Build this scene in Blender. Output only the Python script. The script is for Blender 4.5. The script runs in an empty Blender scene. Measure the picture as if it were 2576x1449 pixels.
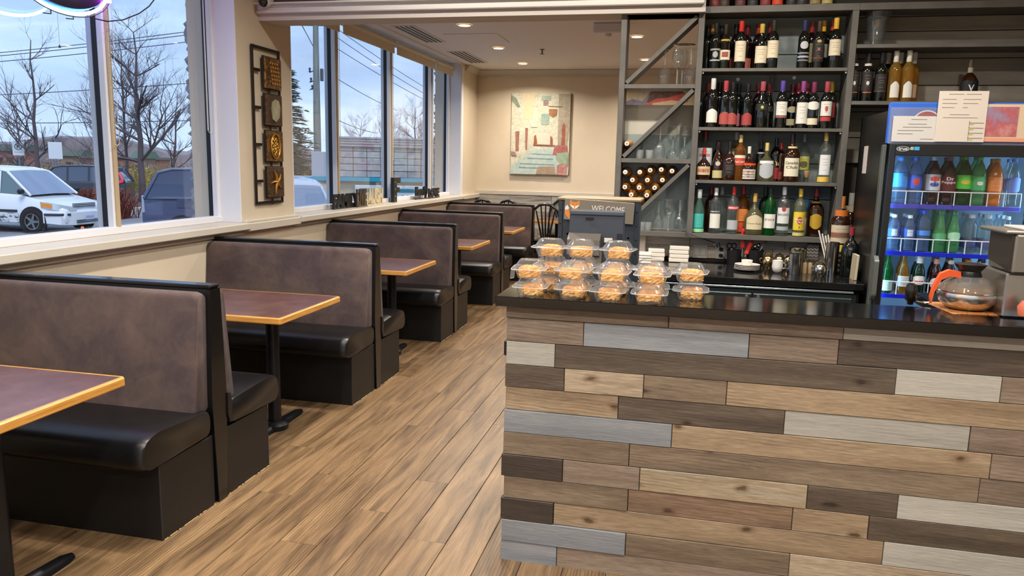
import bpy, math, random
import numpy as np
from mathutils import Vector, Matrix
C = bpy.context.scene.collection
SC = bpy.context.scene
PI = math.pi
rnd = random.Random(7)

# ---------------------------------------------------------------- camera
CAMH = 1.55
FPX = 1916.0
CX, CY = 1288.0, 724.5
def _n(v): return v / np.linalg.norm(v)
_d = _n(np.array([-258., 11700., FPX]))
_y = np.array([437., -304., FPX]); _y = _n(_y - _d * (_y @ _d))
_x = np.cross(_y, -_d)
ROT = np.array([_x, _y, -_d])
CAMP = np.array([0., 0., CAMH])
cam_data = bpy.data.cameras.new('camera')
cam_data.sensor_fit = 'HORIZONTAL'; cam_data.sensor_width = 36.0
cam_data.lens = 36.0 * FPX / 2576.0
cam_data.clip_start = 0.05; cam_data.clip_end = 600
cam = bpy.data.objects.new('camera', cam_data)
C.objects.link(cam)
_r, _u, _b = ROT[:, 0], -ROT[:, 1], -ROT[:, 2]
cam.matrix_world = Matrix(((_r[0], _u[0], _b[0], 0), (_r[1], _u[1], _b[1], 0), (_r[2], _u[2], _b[2], CAMH), (0, 0, 0, 1)))
SC.camera = cam
# measured points of the photograph -> points on real planes of the room
def ray(px, py): return ROT @ np.array([px - CX, py - CY, FPX])
def onX(px, py, v): r = ray(px, py); return CAMP + r * (v / r[0])
def onY(px, py, v): r = ray(px, py); return CAMP + r * (v / r[1])
def onZ(px, py, v): r = ray(px, py); return CAMP + r * ((v - CAMH) / r[2])
def proj(p):
    c = ROT.T @ (np.array(p, float) - CAMP); return CX + FPX * c[0] / c[2], CY + FPX * c[1] / c[2]
def x_at(px, Y, z):
    lo, hi = -Y * 2.2, Y * 2.2
    for _ in range(40):
        m = (lo + hi) / 2
        if proj((m, Y, z))[0] < px: lo = m
        else: hi = m
    return lo
def y_at(px, X, z):
    lo, hi = .5, 60.
    for _ in range(40):
        m = (lo + hi) / 2
        if (proj((X, m, z))[0] < px) == (X < 0): lo = m
        else: hi = m
    return lo

# ---------------------------------------------------------------- view
SC.view_settings.view_transform = 'Standard'
SC.view_settings.look = 'None'
SC.view_settings.exposure = 0.30
SC.view_settings.gamma = 1.0
SC.view_settings.use_curve_mapping = False
cy = SC.cycles
cy.use_denoising = True
cy.max_bounces = 9; cy.diffuse_bounces = 4; cy.glossy_bounces = 4
cy.transmission_bounces = 9; cy.transparent_max_bounces = 14
cy.caustics_reflective = False; cy.caustics_refractive = False
cy.sample_clamp_indirect = 6.0

# ---------------------------------------------------------------- sky
world = bpy.data.worlds.new('sky'); SC.world = world
world.use_nodes = True
wn = world.node_tree; wn.nodes.clear(); WL = wn.links.new
w_out = wn.nodes.new('ShaderNodeOutputWorld'); w_bg = wn.nodes.new('ShaderNodeBackground')
w_tc = wn.nodes.new('ShaderNodeTexCoord'); w_sep = wn.nodes.new('ShaderNodeSeparateXYZ')
WL(w_tc.outputs['Generated'], w_sep.inputs[0])
w_map = wn.nodes.new('ShaderNodeMapping'); w_map.inputs['Scale'].default_value = (1.6, 1.6, 6.5)
WL(w_tc.outputs['Generated'], w_map.inputs[0])
w_no = wn.nodes.new('ShaderNodeTexNoise'); w_no.inputs['Scale'].default_value = 1.7
w_no.inputs['Detail'].default_value = 6; w_no.inputs['Roughness'].default_value = .55; w_no.inputs['Distortion'].default_value = .35
WL(w_map.outputs[0], w_no.inputs['Vector'])
w_cr = wn.nodes.new('ShaderNodeValToRGB')
e = w_cr.color_ramp.elements
e[0].position = .34; e[0].color = (.20, .31, .52, 1)
e[1].position = .70; e[1].color = (.62, .74, .92, 1)
e.new(.46).color = (.27, .43, .72, 1); e.new(.55).color = (.36, .53, .84, 1); e.new(.62).color = (.50, .64, .86, 1)
WL(w_no.outputs['Fac'], w_cr.inputs[0])
w_hz = wn.nodes.new('ShaderNodeValToRGB')          # a brighter band low over the horizon
h = w_hz.color_ramp.elements
h[0].position = .0; h[0].color = (.66, .66, .66, 1); h[1].position = .30; h[1].color = (0, 0, 0, 1)
h.new(.10).color = (.30, .30, .30, 1)
WL(w_sep.outputs['Z'], w_hz.inputs[0])
w_mx = wn.nodes.new('ShaderNodeMix'); w_mx.data_type = 'RGBA'
w_mx.inputs[7].default_value = (.56, .71, .94, 1)
WL(w_hz.outputs[0], w_mx.inputs[0]); WL(w_cr.outputs[0], w_mx.inputs[6])
WL(w_mx.outputs[2], w_bg.inputs[0]); w_bg.inputs[1].default_value = 1.3
WL(w_bg.outputs[0], w_out.inputs[0])

def sun(name, direction, strength, angle, color):
    l = bpy.data.lights.new(name, 'SUN'); l.energy = strength; l.angle = math.radians(angle); l.color = color
    o = bpy.data.objects.new(name, l); C.objects.link(o)
    o.rotation_euler = Vector(direction).to_track_quat('-Z', 'Y').to_euler(); return o
sun('sun', (-.45, .62, -.95), 1.6, 24, (1, .97, .92))

WARM = (1.0, .74, .46)
def lamp(name, loc, watts, size, color=WARM, spread=150, rot=(0, 0, 0)):
    l = bpy.data.lights.new(name, 'AREA'); l.shape = 'DISK'; l.size = size; l.energy = watts; l.color = color
    l.spread = math.radians(spread)
    o = bpy.data.objects.new(name, l); C.objects.link(o); o.location = loc; o.rotation_euler = rot; return o
BACK_CEIL, FRONT_CEIL = 2.95, 3.35
BACK_LIGHTS = [(-2.31, 7.88), (-2.33, 9.45), (-2.33, 10.9), (-.60, 8.74), (-.55, 6.9), (-.6, 10.6), (1.1, 6.9), (1.1, 8.8)]
FRONT_LIGHTS = [(-1.7, .6), (-1.7, 2.5), (-1.7, 4.3), (-.55, .6), (-.6, 4.25), (.55, 1.35), (.55, 4.25), (1.7, .9), (1.75, 3.3), (-.6, -1.2), (1.2, -1.2), (-2.2, -1.2)]
for i, (x, y) in enumerate(BACK_LIGHTS): lamp('downlight_lamp', (x, y, BACK_CEIL - .03), 25, .13, (1, .88, .74))
for i, (x, y) in enumerate(FRONT_LIGHTS): lamp('downlight_lamp', (x, y, FRONT_CEIL - .03), 31 if y > 0 else 62, .13, (1, .94, .86))  # unseen row behind the camera added at double power to reach the back bar

# ---------------------------------------------------------------- colours and materials
def lin(c):
    if isinstance(c, str):
        c = c.lstrip('#'); c = [int(c[i:i + 2], 16) / 255 for i in (0, 2, 4)]
    return tuple(x / 12.92 if x <= .04045 else ((x + .055) / 1.055) ** 2.4 for x in c) + (1,)
_mc = {}
def mat(col, rough=.6, metal=0., coat=0., trans=0., emit=0., ior=1.45, bump=0., bscale=60., spec=.5, alpha=1., sheen=0.):
    key = (col, rough, metal, coat, trans, emit, ior, bump, bscale, spec, alpha, sheen)
    if key in _mc: return _mc[key]
    m = bpy.data.materials.new('m_' + str(col).strip('#')); m.use_nodes = True
    b = m.node_tree.nodes['Principled BSDF']; I = b.inputs
    I['Base Color'].default_value = lin(col); I['Roughness'].default_value = rough; I['Metallic'].default_value = metal
    I['Coat Weight'].default_value = coat; I['Coat Roughness'].default_value = .06
    I['Transmission Weight'].default_value = trans; I['IOR'].default_value = ior
    I['Specular IOR Level'].default_value = spec; I['Alpha'].default_value = alpha
    I['Sheen Weight'].default_value = sheen
    if emit: I['Emission Color'].default_value = lin(col); I['Emission Strength'].default_value = emit
    if bump:
        nt = m.node_tree; no = nt.nodes.new('ShaderNodeTexNoise'); no.inputs['Scale'].default_value = bscale
        no.inputs['Detail'].default_value = 4
        tc = nt.nodes.new('ShaderNodeTexCoord'); nt.links.new(tc.outputs['Object'], no.inputs['Vector'])
        bp = nt.nodes.new('ShaderNodeBump'); bp.inputs['Strength'].default_value = bump; bp.inputs['Distance'].default_value = .01
        nt.links.new(no.outputs['Fac'], bp.inputs['Height']); nt.links.new(bp.outputs[0], I['Normal'])
    _mc[key] = m; return m

def noise_mat(name, stops, scale=(1, 1, 1), nscale=3., detail=6., rough=.6, bump=0., distort=0., coat=0., coords='Object', metal=0., rand=0., coat_rough=.15, fine=None, sheen=0., wave=None):
    """colour ramp over stretched noise; rand shifts the pattern and brightness from object to object"""
    m = bpy.data.materials.new(name); m.use_nodes = True; nt = m.node_tree; L = nt.links.new
    b = nt.nodes['Principled BSDF']; I = b.inputs
    I['Roughness'].default_value = rough; I['Coat Weight'].default_value = coat; I['Coat Roughness'].default_value = coat_rough
    I['Metallic'].default_value = metal; I['Sheen Weight'].default_value = sheen
    mp = nt.nodes.new('ShaderNodeMapping'); mp.inputs['Scale'].default_value = scale
    if coords == 'World':
        g = nt.nodes.new('ShaderNodeNewGeometry'); src = g.outputs['Position']
    else:
        g = nt.nodes.new('ShaderNodeTexCoord'); src = g.outputs[coords]
    oi = nt.nodes.new('ShaderNodeObjectInfo')
    if rand:
        ml = nt.nodes.new('ShaderNodeMath'); ml.operation = 'MULTIPLY'; ml.inputs[1].default_value = 37.
        L(oi.outputs['Random'], ml.inputs[0])
        cx = nt.nodes.new('ShaderNodeCombineXYZ')
        for k in range(3): L(ml.outputs[0], cx.inputs[k])
        va = nt.nodes.new('ShaderNodeVectorMath'); va.operation = 'ADD'; L(src, va.inputs[0]); L(cx.outputs[0], va.inputs[1]); src = va.outputs[0]
    L(src, mp.inputs[0])
    no = nt.nodes.new('ShaderNodeTexNoise'); no.inputs['Scale'].default_value = nscale; no.inputs['Detail'].default_value = detail
    no.inputs['Roughness'].default_value = .6; no.inputs['Distortion'].default_value = distort
    L(mp.outputs[0], no.inputs['Vector'])
    cr = nt.nodes.new('ShaderNodeValToRGB'); el = cr.color_ramp.elements
    el[0].position, el[0].color = stops[0][0], lin(stops[0][1]); el[1].position, el[1].color = stops[-1][0], lin(stops[-1][1])
    for p, c in stops[1:-1]: el.new(p).color = lin(c)
    L(no.outputs['Fac'], cr.inputs[0]); col = cr.outputs[0]; height = no.outputs['Fac']
    if fine:    # (scale vec, nscale, strength) a second, finer grain multiplied in
        m2 = nt.nodes.new('ShaderNodeMapping'); m2.inputs['Scale'].default_value = fine[0]; L(src, m2.inputs[0])
        n2 = nt.nodes.new('ShaderNodeTexNoise'); n2.inputs['Scale'].default_value = fine[1]; n2.inputs['Detail'].default_value = 4
        n2.inputs['Distortion'].default_value = fine[3] if len(fine) > 3 else 0
        L(m2.outputs[0], n2.inputs['Vector'])
        mr = nt.nodes.new('ShaderNodeMapRange'); mr.inputs['From Min'].default_value = .3; mr.inputs['From Max'].default_value = .7
        mr.inputs['To Min'].default_value = 1 - fine[2]; mr.inputs['To Max'].default_value = 1 + fine[2]
        L(n2.outputs['Fac'], mr.inputs[0])
        mu = nt.nodes.new('ShaderNodeVectorMath'); mu.operation = 'SCALE'; L(col, mu.inputs[0]); L(mr.outputs[0], mu.inputs[3]); col = mu.outputs[0]; height = n2.outputs['Fac']
    if wave:    # (scale vec, wave scale, distortion, strength): cathedral growth rings as thin dark lines
        m3 = nt.nodes.new('ShaderNodeMapping'); m3.inputs['Scale'].default_value = wave[0]; L(src, m3.inputs[0])
        wv = nt.nodes.new('ShaderNodeTexWave'); wv.wave_type = 'RINGS'; wv.rings_direction = 'SPHERICAL'; wv.inputs['Scale'].default_value = wave[1]
        wv.inputs['Distortion'].default_value = wave[2]; wv.inputs['Detail'].default_value = 3; wv.inputs['Detail Scale'].default_value = 1.2
        L(m3.outputs[0], wv.inputs['Vector'])
        n3 = nt.nodes.new('ShaderNodeTexNoise'); n3.inputs['Scale'].default_value = 1.1; L(m3.outputs[0], n3.inputs['Vector'])
        k3 = nt.nodes.new('ShaderNodeMapRange'); k3.inputs['From Min'].default_value = .42; k3.inputs['From Max'].default_value = .62; k3.inputs['To Max'].default_value = wave[3]; L(n3.outputs['Fac'], k3.inputs[0])
        pw_ = nt.nodes.new('ShaderNodeMath'); pw_.operation = 'POWER'; pw_.inputs[1].default_value = 3.; L(wv.outputs['Fac'], pw_.inputs[0])
        ml3 = nt.nodes.new('ShaderNodeMath'); ml3.operation = 'MULTIPLY'; L(pw_.outputs[0], ml3.inputs[0]); L(k3.outputs[0], ml3.inputs[1])
        sb = nt.nodes.new('ShaderNodeMath'); sb.operation = 'SUBTRACT'; sb.inputs[0].default_value = 1.; L(ml3.outputs[0], sb.inputs[1])
        mu = nt.nodes.new('ShaderNodeVectorMath'); mu.operation = 'SCALE'; L(col, mu.inputs[0]); L(sb.outputs[0], mu.inputs[3]); col = mu.outputs[0]
    if rand:
        mr = nt.nodes.new('ShaderNodeMapRange'); mr.inputs['To Min'].default_value = 1 - rand; mr.inputs['To Max'].default_value = 1 + rand
        L(oi.outputs['Random'], mr.inputs[0])
        mu = nt.nodes.new('ShaderNodeVectorMath'); mu.operation = 'SCALE'; L(col, mu.inputs[0]); L(mr.outputs[0], mu.inputs[3]); col = mu.outputs[0]
    L(col, I['Base Color'])
    if bump:
        bp = nt.nodes.new('ShaderNodeBump'); bp.inputs['Strength'].default_value = bump; bp.inputs['Distance'].default_value = .01
        L(height, bp.inputs['Height']); L(bp.outputs[0], I['Normal'])
    return m

def sheet_mat(name, tint, haze=.12, rough=.05, ior=1.5, hazecol=None):
    """thin clear sheet: see-through with a fresnel sheen (plastic, panes)"""
    m = bpy.data.materials.new(name); m.use_nodes = True; nt = m.node_tree; L = nt.links.new; nt.nodes.clear()
    out = nt.nodes.new('ShaderNodeOutputMaterial'); tr = nt.nodes.new('ShaderNodeBsdfTransparent'); tr.inputs[0].default_value = lin(tint)
    gl = nt.nodes.new('ShaderNodeBsdfGlossy'); gl.inputs['Roughness'].default_value = rough
    fr = nt.nodes.new('ShaderNodeFresnel'); ge = nt.nodes.new('ShaderNodeNewGeometry'); mr = nt.nodes.new('ShaderNodeMapRange')
    mr.inputs['To Min'].default_value = ior; mr.inputs['To Max'].default_value = 1 / ior; L(ge.outputs['Backfacing'], mr.inputs[0]); L(mr.outputs[0], fr.inputs[0])
    mx = nt.nodes.new('ShaderNodeMixShader'); L(fr.outputs[0], mx.inputs[0]); L(tr.outputs[0], mx.inputs[1]); L(gl.outputs[0], mx.inputs[2])
    last = mx
    if haze:
        df = nt.nodes.new('ShaderNodeBsdfDiffuse'); df.inputs[0].default_value = lin(hazecol or '#f4f4f4')
        m2 = nt.nodes.new('ShaderNodeMixShader'); m2.inputs[0].default_value = haze
        L(mx.outputs[0], m2.inputs[1]); L(df.outputs[0], m2.inputs[2]); last = m2
    L(last.outputs[0], out.inputs[0]); return m

# ---------------------------------------------------------------- mesh helpers
class MB:
    def __init__(s): s.v = []; s.f = []; s.mi = []
    def add(s, vs, fs, M=None, mi=0):
        n = len(s.v)
        if M is not None: vs = [tuple(M @ Vector(v)) for v in vs]
        s.v += [tuple(v) for v in vs]; s.f += [tuple(i + n for i in f) for f in fs]; s.mi += [mi] * len(fs); return s
    def box(s, c, d, b=0., M=None, mi=0):
        x, y, z = (k / 2 for k in d)
        if b <= 0:
            vs = [(c[0] + i * x, c[1] + j * y, c[2] + k * z) for i in (-1, 1) for j in (-1, 1) for k in (-1, 1)]
            return s.add(vs, [(0, 1, 3, 2), (4, 6, 7, 5), (0, 4, 5, 1), (2, 3, 7, 6), (0, 2, 6, 4), (1, 5, 7, 3)], M, mi)
        b = min(b, x * .98, y * .98, z * .98); vs = []; idx = {}
        for i in (-1, 1):
            for j in (-1, 1):
                for k in (-1, 1):
                    for a in range(3):
                        p = [i * (x - b), j * (y - b), k * (z - b)]; p[a] = (i * x, j * y, k * z)[a]
                        idx[(i, j, k, a)] = len(vs); vs.append((c[0] + p[0], c[1] + p[1], c[2] + p[2]))
        fs = []
        for a, (p, q) in enumerate(((1, 2), (2, 0), (0, 1))):
            for sg in (-1, 1):
                def K(u, w):
                    t = [0, 0, 0]; t[a] = sg; t[p] = u; t[q] = w; return idx[(*t, a)]
                f = [K(-1, -1), K(1, -1), K(1, 1), K(-1, 1)]; fs.append(tuple(f if sg > 0 else f[::-1]))
        for a, (p, q) in enumerate(((1, 2), (2, 0), (0, 1))):     # edges along axis a
            for u in (-1, 1):
                for w in (-1, 1):
                    def K(e, ax):
                        t = [0, 0, 0]; t[a] = e; t[p] = u; t[q] = w; return idx[(*t, ax)]
                    f = [K(-1, p), K(1, p), K(1, q), K(-1, q)]; fs.append(tuple(f if u * w > 0 else f[::-1]))
        for i in (-1, 1):
            for j in (-1, 1):
                for k in (-1, 1):
                    f = [idx[(i, j, k, a)] for a in range(3)]; fs.append(tuple(f if i * j * k > 0 else f[::-1]))
        return s.add(vs, fs, M, mi)
    def lathe(s, prof, n=20, c=(0, 0, 0), M=None, mi=0, cap0=True, cap1=True):
        vs = []; fs = []
        for r, z in prof:
            for i in range(n):
                a = 2 * PI * i / n; vs.append((c[0] + r * math.cos(a), c[1] + r * math.sin(a), c[2] + z))
        for k in range(len(prof) - 1):
            for i in range(n):
                j = (i + 1) % n; fs.append((k * n + i, k * n + j, (k + 1) * n + j, (k + 1) * n + i))
        if cap0 and prof[0][0] > 1e-6: fs.append(tuple(range(n))[::-1])
        if cap1 and prof[-1][0] > 1e-6: fs.append(tuple((len(prof) - 1) * n + i for i in range(n)))
        return s.add(vs, fs, M, mi)
    def tube(s, pts, r, n=8, mi=0, M=None, caps=True):
        pts = [Vector(p) for p in pts]; rs = r if isinstance(r, (list, tuple)) else [r] * len(pts)
        vs = []; fs = []; prev = None
        for k, p in enumerate(pts):
            t = (pts[min(k + 1, len(pts) - 1)] - pts[max(k - 1, 0)]).normalized()
            if prev is None:
                a = Vector((0, 0, 1)) if abs(t.z) < .9 else Vector((1, 0, 0)); u = t.cross(a).normalized()
            else:
                u = (prev - t * prev.dot(t)); u = u.normalized() if u.length > 1e-6 else t.orthogonal().normalized()
            prev = u; w = t.cross(u)
            for i in range(n):
                a = 2 * PI * i / n; q = p + (u * math.cos(a) + w * math.sin(a)) * rs[k]; vs.append(tuple(q))
        for k in range(len(pts) - 1):
            for i in range(n):
                j = (i + 1) % n; fs.append((k * n + i, k * n + j, (k + 1) * n + j, (k + 1) * n + i))
        if caps: fs += [tuple(range(n))[::-1], tuple((len(pts) - 1) * n + i for i in range(n))]
        return s.add(vs, fs, M, mi)
    def prism(s, poly, a, b, axis='y', M=None, mi=0):
        """polygon extruded from a to b along an axis; polygon in the two other axes"""
        def P(u, w, t): return {'x': (t, u, w), 'y': (u, t, w), 'z': (u, w, t)}[axis]
        n = len(poly); vs = [P(u, w, a) for u, w in poly] + [P(u, w, b) for u, w in poly]
        fs = [tuple(range(n)), tuple(range(2 * n - 1, n - 1, -1))] + [(i, n + i, n + (i + 1) % n, (i + 1) % n) for i in range(n)]
        return s.add(vs, fs, M, mi)
    def sweep(s, rings, M=None, mi=0, cap=True, closed=True):
        """list of equal-length rings of points"""
        n = len(rings[0]); vs = [p for r in rings for p in r]; fs = []
        for k in range(len(rings) - 1):
            for i in range(n if closed else n - 1):
                j = (i + 1) % n; fs.append((k * n + i, k * n + j, (k + 1) * n + j, (k + 1) * n + i))
        if cap: fs += [tuple(range(n))[::-1], tuple((len(rings) - 1) * n + i for i in range(n))]
        return s.add(vs, fs, M, mi)
    def mesh(s, name, mats, smooth=False):
        me = bpy.data.meshes.new(name); me.from_pydata(s.v, [], s.f)
        for m in (mats if isinstance(mats, (list, tuple)) else [mats]): me.materials.append(m)
        if any(s.mi): me.polygons.foreach_set('material_index', s.mi)
        if smooth:
            me.polygons.foreach_set('use_smooth', [True] * len(me.polygons))
            if smooth != 'all':
                try: me.set_sharp_from_angle(angle=math.radians(smooth if smooth is not True else 40))
                except Exception: pass
        me.update(); return me
    def build(s, name, mats, parent=None, smooth=False, loc=None, rotz=0, fix=True):
        me = s.mesh(name, mats, smooth)
        if fix: fix_normals(me)
        return link(name, me, parent, loc, rotz)
import bmesh
def fix_normals(me):
    bm = bmesh.new(); bm.from_mesh(me); bmesh.ops.recalc_face_normals(bm, faces=bm.faces); bm.to_mesh(me); bm.free()
def link(name, me, parent=None, loc=None, rotz=0):
    o = bpy.data.objects.new(name, me); C.objects.link(o)
    if parent: o.parent = parent
    if loc is not None: o.location = loc
    if rotz: o.rotation_euler = (0, 0, rotz)
    return o
def tag(o, label=None, cat=None, group=None, kind=None):
    if label: o['label'] = label
    if cat: o['category'] = cat
    if group: o['group'] = group
    if kind: o['kind'] = kind
    return o
def thing(name, label, cat, loc=(0, 0, 0), rotz=0, group=None):
    o = bpy.data.objects.new(name, None); C.objects.link(o); o.empty_display_size = .05
    o.location = loc; o.rotation_euler = (0, 0, rotz); return tag(o, label, cat, group)
def struct(name, mb, m, parent=None, smooth=False):
    o = mb.build(name, m, parent, smooth)
    if not parent: o['kind'] = 'structure'
    return o
def dup(root, loc, rotz=0, label=None, group=None, scale=None):
    r = root.copy(); C.objects.link(r); r.location = loc; r.rotation_euler = (0, 0, rotz)
    if label: r['label'] = label
    if group: r['group'] = group
    if scale: r.scale = scale
    for ch in list(root.children):
        c = ch.copy(); C.objects.link(c); c.parent = r
        for g in list(ch.children):
            d = g.copy(); C.objects.link(d); d.parent = c
    return r
T = Matrix.Translation
def Rz(a): return Matrix.Rotation(a, 4, 'Z')
def Rx(a): return Matrix.Rotation(a, 4, 'X')
def Ry(a): return Matrix.Rotation(a, 4, 'Y')

_tc = {}
def text_geo(s, extrude=0., bold=0.):
    """vertices and faces of a line of lettering, 1 unit em, centred, in the XY plane"""
    k = (s, extrude, bold)
    if k in _tc: return _tc[k]
    cu = bpy.data.curves.new('t', 'FONT'); cu.body = s; cu.align_x = 'CENTER'; cu.align_y = 'CENTER'
    cu.resolution_u = 2; cu.extrude = extrude; cu.offset = bold
    o = bpy.data.objects.new('t', cu); C.objects.link(o); bpy.context.view_layer.update()
    ev = o.evaluated_get(bpy.context.evaluated_depsgraph_get()); me = ev.to_mesh()
    vs = [tuple(v.co) for v in me.vertices]; fs = [tuple(p.vertices) for p in me.polygons]
    ev.to_mesh_clear(); bpy.data.objects.remove(o); bpy.data.curves.remove(cu)
    _tc[k] = (vs, fs); return vs, fs
def text_mb(s, width=None, height=None, extrude=0., bold=0.):
    """lettering in the XZ plane facing -Y, centred on the origin; width fixes its total width"""
    vs, fs = text_geo(s, extrude, bold); mb = MB()
    xs = [v[0] for v in vs] or [0]; ys = [v[1] for v in vs] or [0]
    w = max(xs) - min(xs) or 1; hgt = max(ys) - min(ys) or 1
    sx = (width / w) if width else (height / hgt); sy = (height / hgt) if height else sx
    if not width: sx = sy
    cx0 = (max(xs) + min(xs)) / 2; cy0 = (max(ys) + min(ys)) / 2
    mb.add([((x - cx0) * sx, -z * sx, (y - cy0) * sy) for x, y, z in vs], fs); return mb
def wrap(mb, r, zc=0, ang0=0.):
    """bend flat XZ artwork round a cylinder of radius r, front towards -Y"""
    o = MB(); vs = []
    for x, y, z in mb.v:
        a = x / r + ang0; vs.append(((r - y) * math.sin(a), -(r - y) * math.cos(a), z + zc))
    o.add(vs, mb.f); o.mi = list(mb.mi); return o
ORD = ['first', 'second', 'third', 'fourth', 'fifth', 'sixth', 'seventh', 'eighth', 'ninth', 'tenth', 'eleventh', 'twelfth', 'thirteenth', 'fourteenth', 'fifteenth', 'sixteenth', 'seventeenth', 'eighteenth', 'nineteenth', 'twentieth']
# ================================================================ the room shell
XW = -3.21          # inner face of the window wall
XG = -3.43          # glass plane
YF = 11.70          # far wall
YB = -2.6           # wall behind the camera
XR = 3.3
M_cream = noise_mat('cream_paint', [(.3, '#cdbfa8'), (.7, '#d7cab4')], nscale=1.4, detail=3, rough=.55, coords='World')
M_white = mat('#dcdad6', .45)
M_trim = noise_mat('trim_paint', [(.3, '#c2bbae'), (.7, '#cbc4b7')], nscale=2, detail=2, rough=.42, coords='World')
M_ceil = mat('#dcd8d5', .85)
M_alu = mat('#b9c2cf', .4, .2)
M_gasket = mat('#15161c', .5)
M_black = mat('#101010', .5)
M_ext_block = noise_mat('split_face_block', [(.3, '#85878d'), (.7, '#a6a8ad')], nscale=9, detail=8, rough=.95, bump=.8, coords='World', fine=((1, 1, 1), 45, .2))

# floor: vinyl planks along the aisle, each its own piece, over a slab
M_floor = noise_mat('floor_plank_wood', [(.28, '#463525'), (.42, '#675139'), (.55, '#7e6447'), (.75, '#907555')], scale=(11, .9, 1), nscale=1.7, detail=10, rough=.36,
                    distort=.7, bump=.05, coords='World', rand=.10, coat=.12, coat_rough=.3, fine=((60, 2.6, 1), 5., .20, .6), wave=((5.5, .62, 1), 4.2, 4.5, .42))
M_slab = mat('#3a2f26', .8)
fl = MB().box(((XW + XR) / 2, (YB + YF) / 2, -.03), (XR - XW + .5, YF - YB + .4, .05))
FLOOR = struct('floor', fl, M_slab)
PWID = .1662
ROW_OFF = {0: .35, 1: 1.2, 2: .77, 3: 1.31, 4: 2.65 - 1.46, 5: 4.1 % 1.46, 6: 3.31 - 1.46, 7: 2.9, 8: 3.62}
plank_meshes = {}
def plank(x0, x1, y0, y1):
    k = (round(x1 - x0, 3), round(y1 - y0, 3))
    if k not in plank_meshes:
        plank_meshes[k] = MB().box((0, 0, -.003), (k[0] - .0026, k[1] - .0026, .006), .0012).mesh('floor_plank', M_floor)
        fix_normals(plank_meshes[k])
    return link('floor_plank', plank_meshes[k], FLOOR, ((x0 + x1) / 2, (y0 + y1) / 2, .0))
seam0 = -.71 + PWID * 3
far = MB()
for r in range(-2, 18):
    x1 = seam0 - r * PWID + 0; x0 = x1 - PWID
    if x1 < XW: break
    x0 = max(x0, XW)
    off = {3: 2.52, 4: 2.80, 5: 3.37, 6: 3.0, 7: 2.65, 8: 3.315, 9: 3.05, 10: 3.62}.get(r, (r * .53) % 1.46)
    y = off - 1.46 * 8
    while y < YF:
        a, b = max(y, .8), min(y + 1.46, YF); y += 1.46
        if b - a < .02: continue
        plank(x0, x1, a, b)
M_floor2 = M_floor
far.box(((seam0 + 2 * PWID + XR) / 2, (YB + YF) / 2, -.0025), (XR - seam0 - 2 * PWID, YF - YB, .005))
far.box(((XW + seam0 + 2 * PWID) / 2, (YB + .8) / 2, -.0025), (seam0 + 2 * PWID - XW, .8 - YB, .005))
far.build('floor_covering', M_floor2, FLOOR)

# window wall: low wall, pillar, header; openings from Y0 to Y1
W1 = (.9, 5.11); W2 = (5.895, 10.82); ZS = 1.04; ZT = 2.86
wl = MB(); XO = -3.60
def wallbox(mb, y0, y1, z0, z1, x0=XO, x1=XW): mb.box(((x0 + x1) / 2, (y0 + y1) / 2, (z0 + z1) / 2), (x1 - x0, y1 - y0, z1 - z0))
wallbox(wl, YB, YF, -.6, ZS)
wallbox(wl, YB, W1[0], ZS, 3.4); wallbox(wl, W1[1], W2[0], ZS, 3.4); wallbox(wl, W2[1], YF + .2, ZS, 3.4)
wallbox(wl, W1[0], W1[1], 3.05, 3.4); wallbox(wl, W2[0], W2[1], ZT + .09, 3.4)
struct('wall_left', wl, M_cream)
wallmb = MB().box(((XW + XR) / 2, YF + .1, 1.5), (XR - XW + .6, .2, 3.2)); struct('wall_back', wallmb, M_cream)
wr = MB().box((XR + .1, (YB + YF) / 2, 1.6), (.2, YF - YB, 3.6)); struct('wall_right', wr, mat('#8a7c68', .7))
wf = MB(); 
wf.box(((XW + XR) / 2, YB - .1, .2), (XR - XW + .4, .2, .5)); wf.box(((XW + XR) / 2, YB - .1, 3.05), (XR - XW + .4, .2, .7))
for x in (-3.2, -1.1, 1.1, 3.2): wf.box((x, YB - .1, 1.6), (.25, .2, 2.6))
struct('wall_front', wf, M_cream)
# ceilings
cb = MB().box(((XW + XR) / 2 - .05, (5.62 + YF) / 2, BACK_CEIL + .05), (XR - XW + .3, YF - 5.62 + .1, .1)); struct('ceiling', cb, M_ceil)
cf = MB().box(((XW + XR) / 2 - .05, (YB + 5.8) / 2, FRONT_CEIL + .05), (XR - XW + .3, 5.8 - YB + .1, .1)); struct('ceiling_front', cf, M_ceil)
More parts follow.
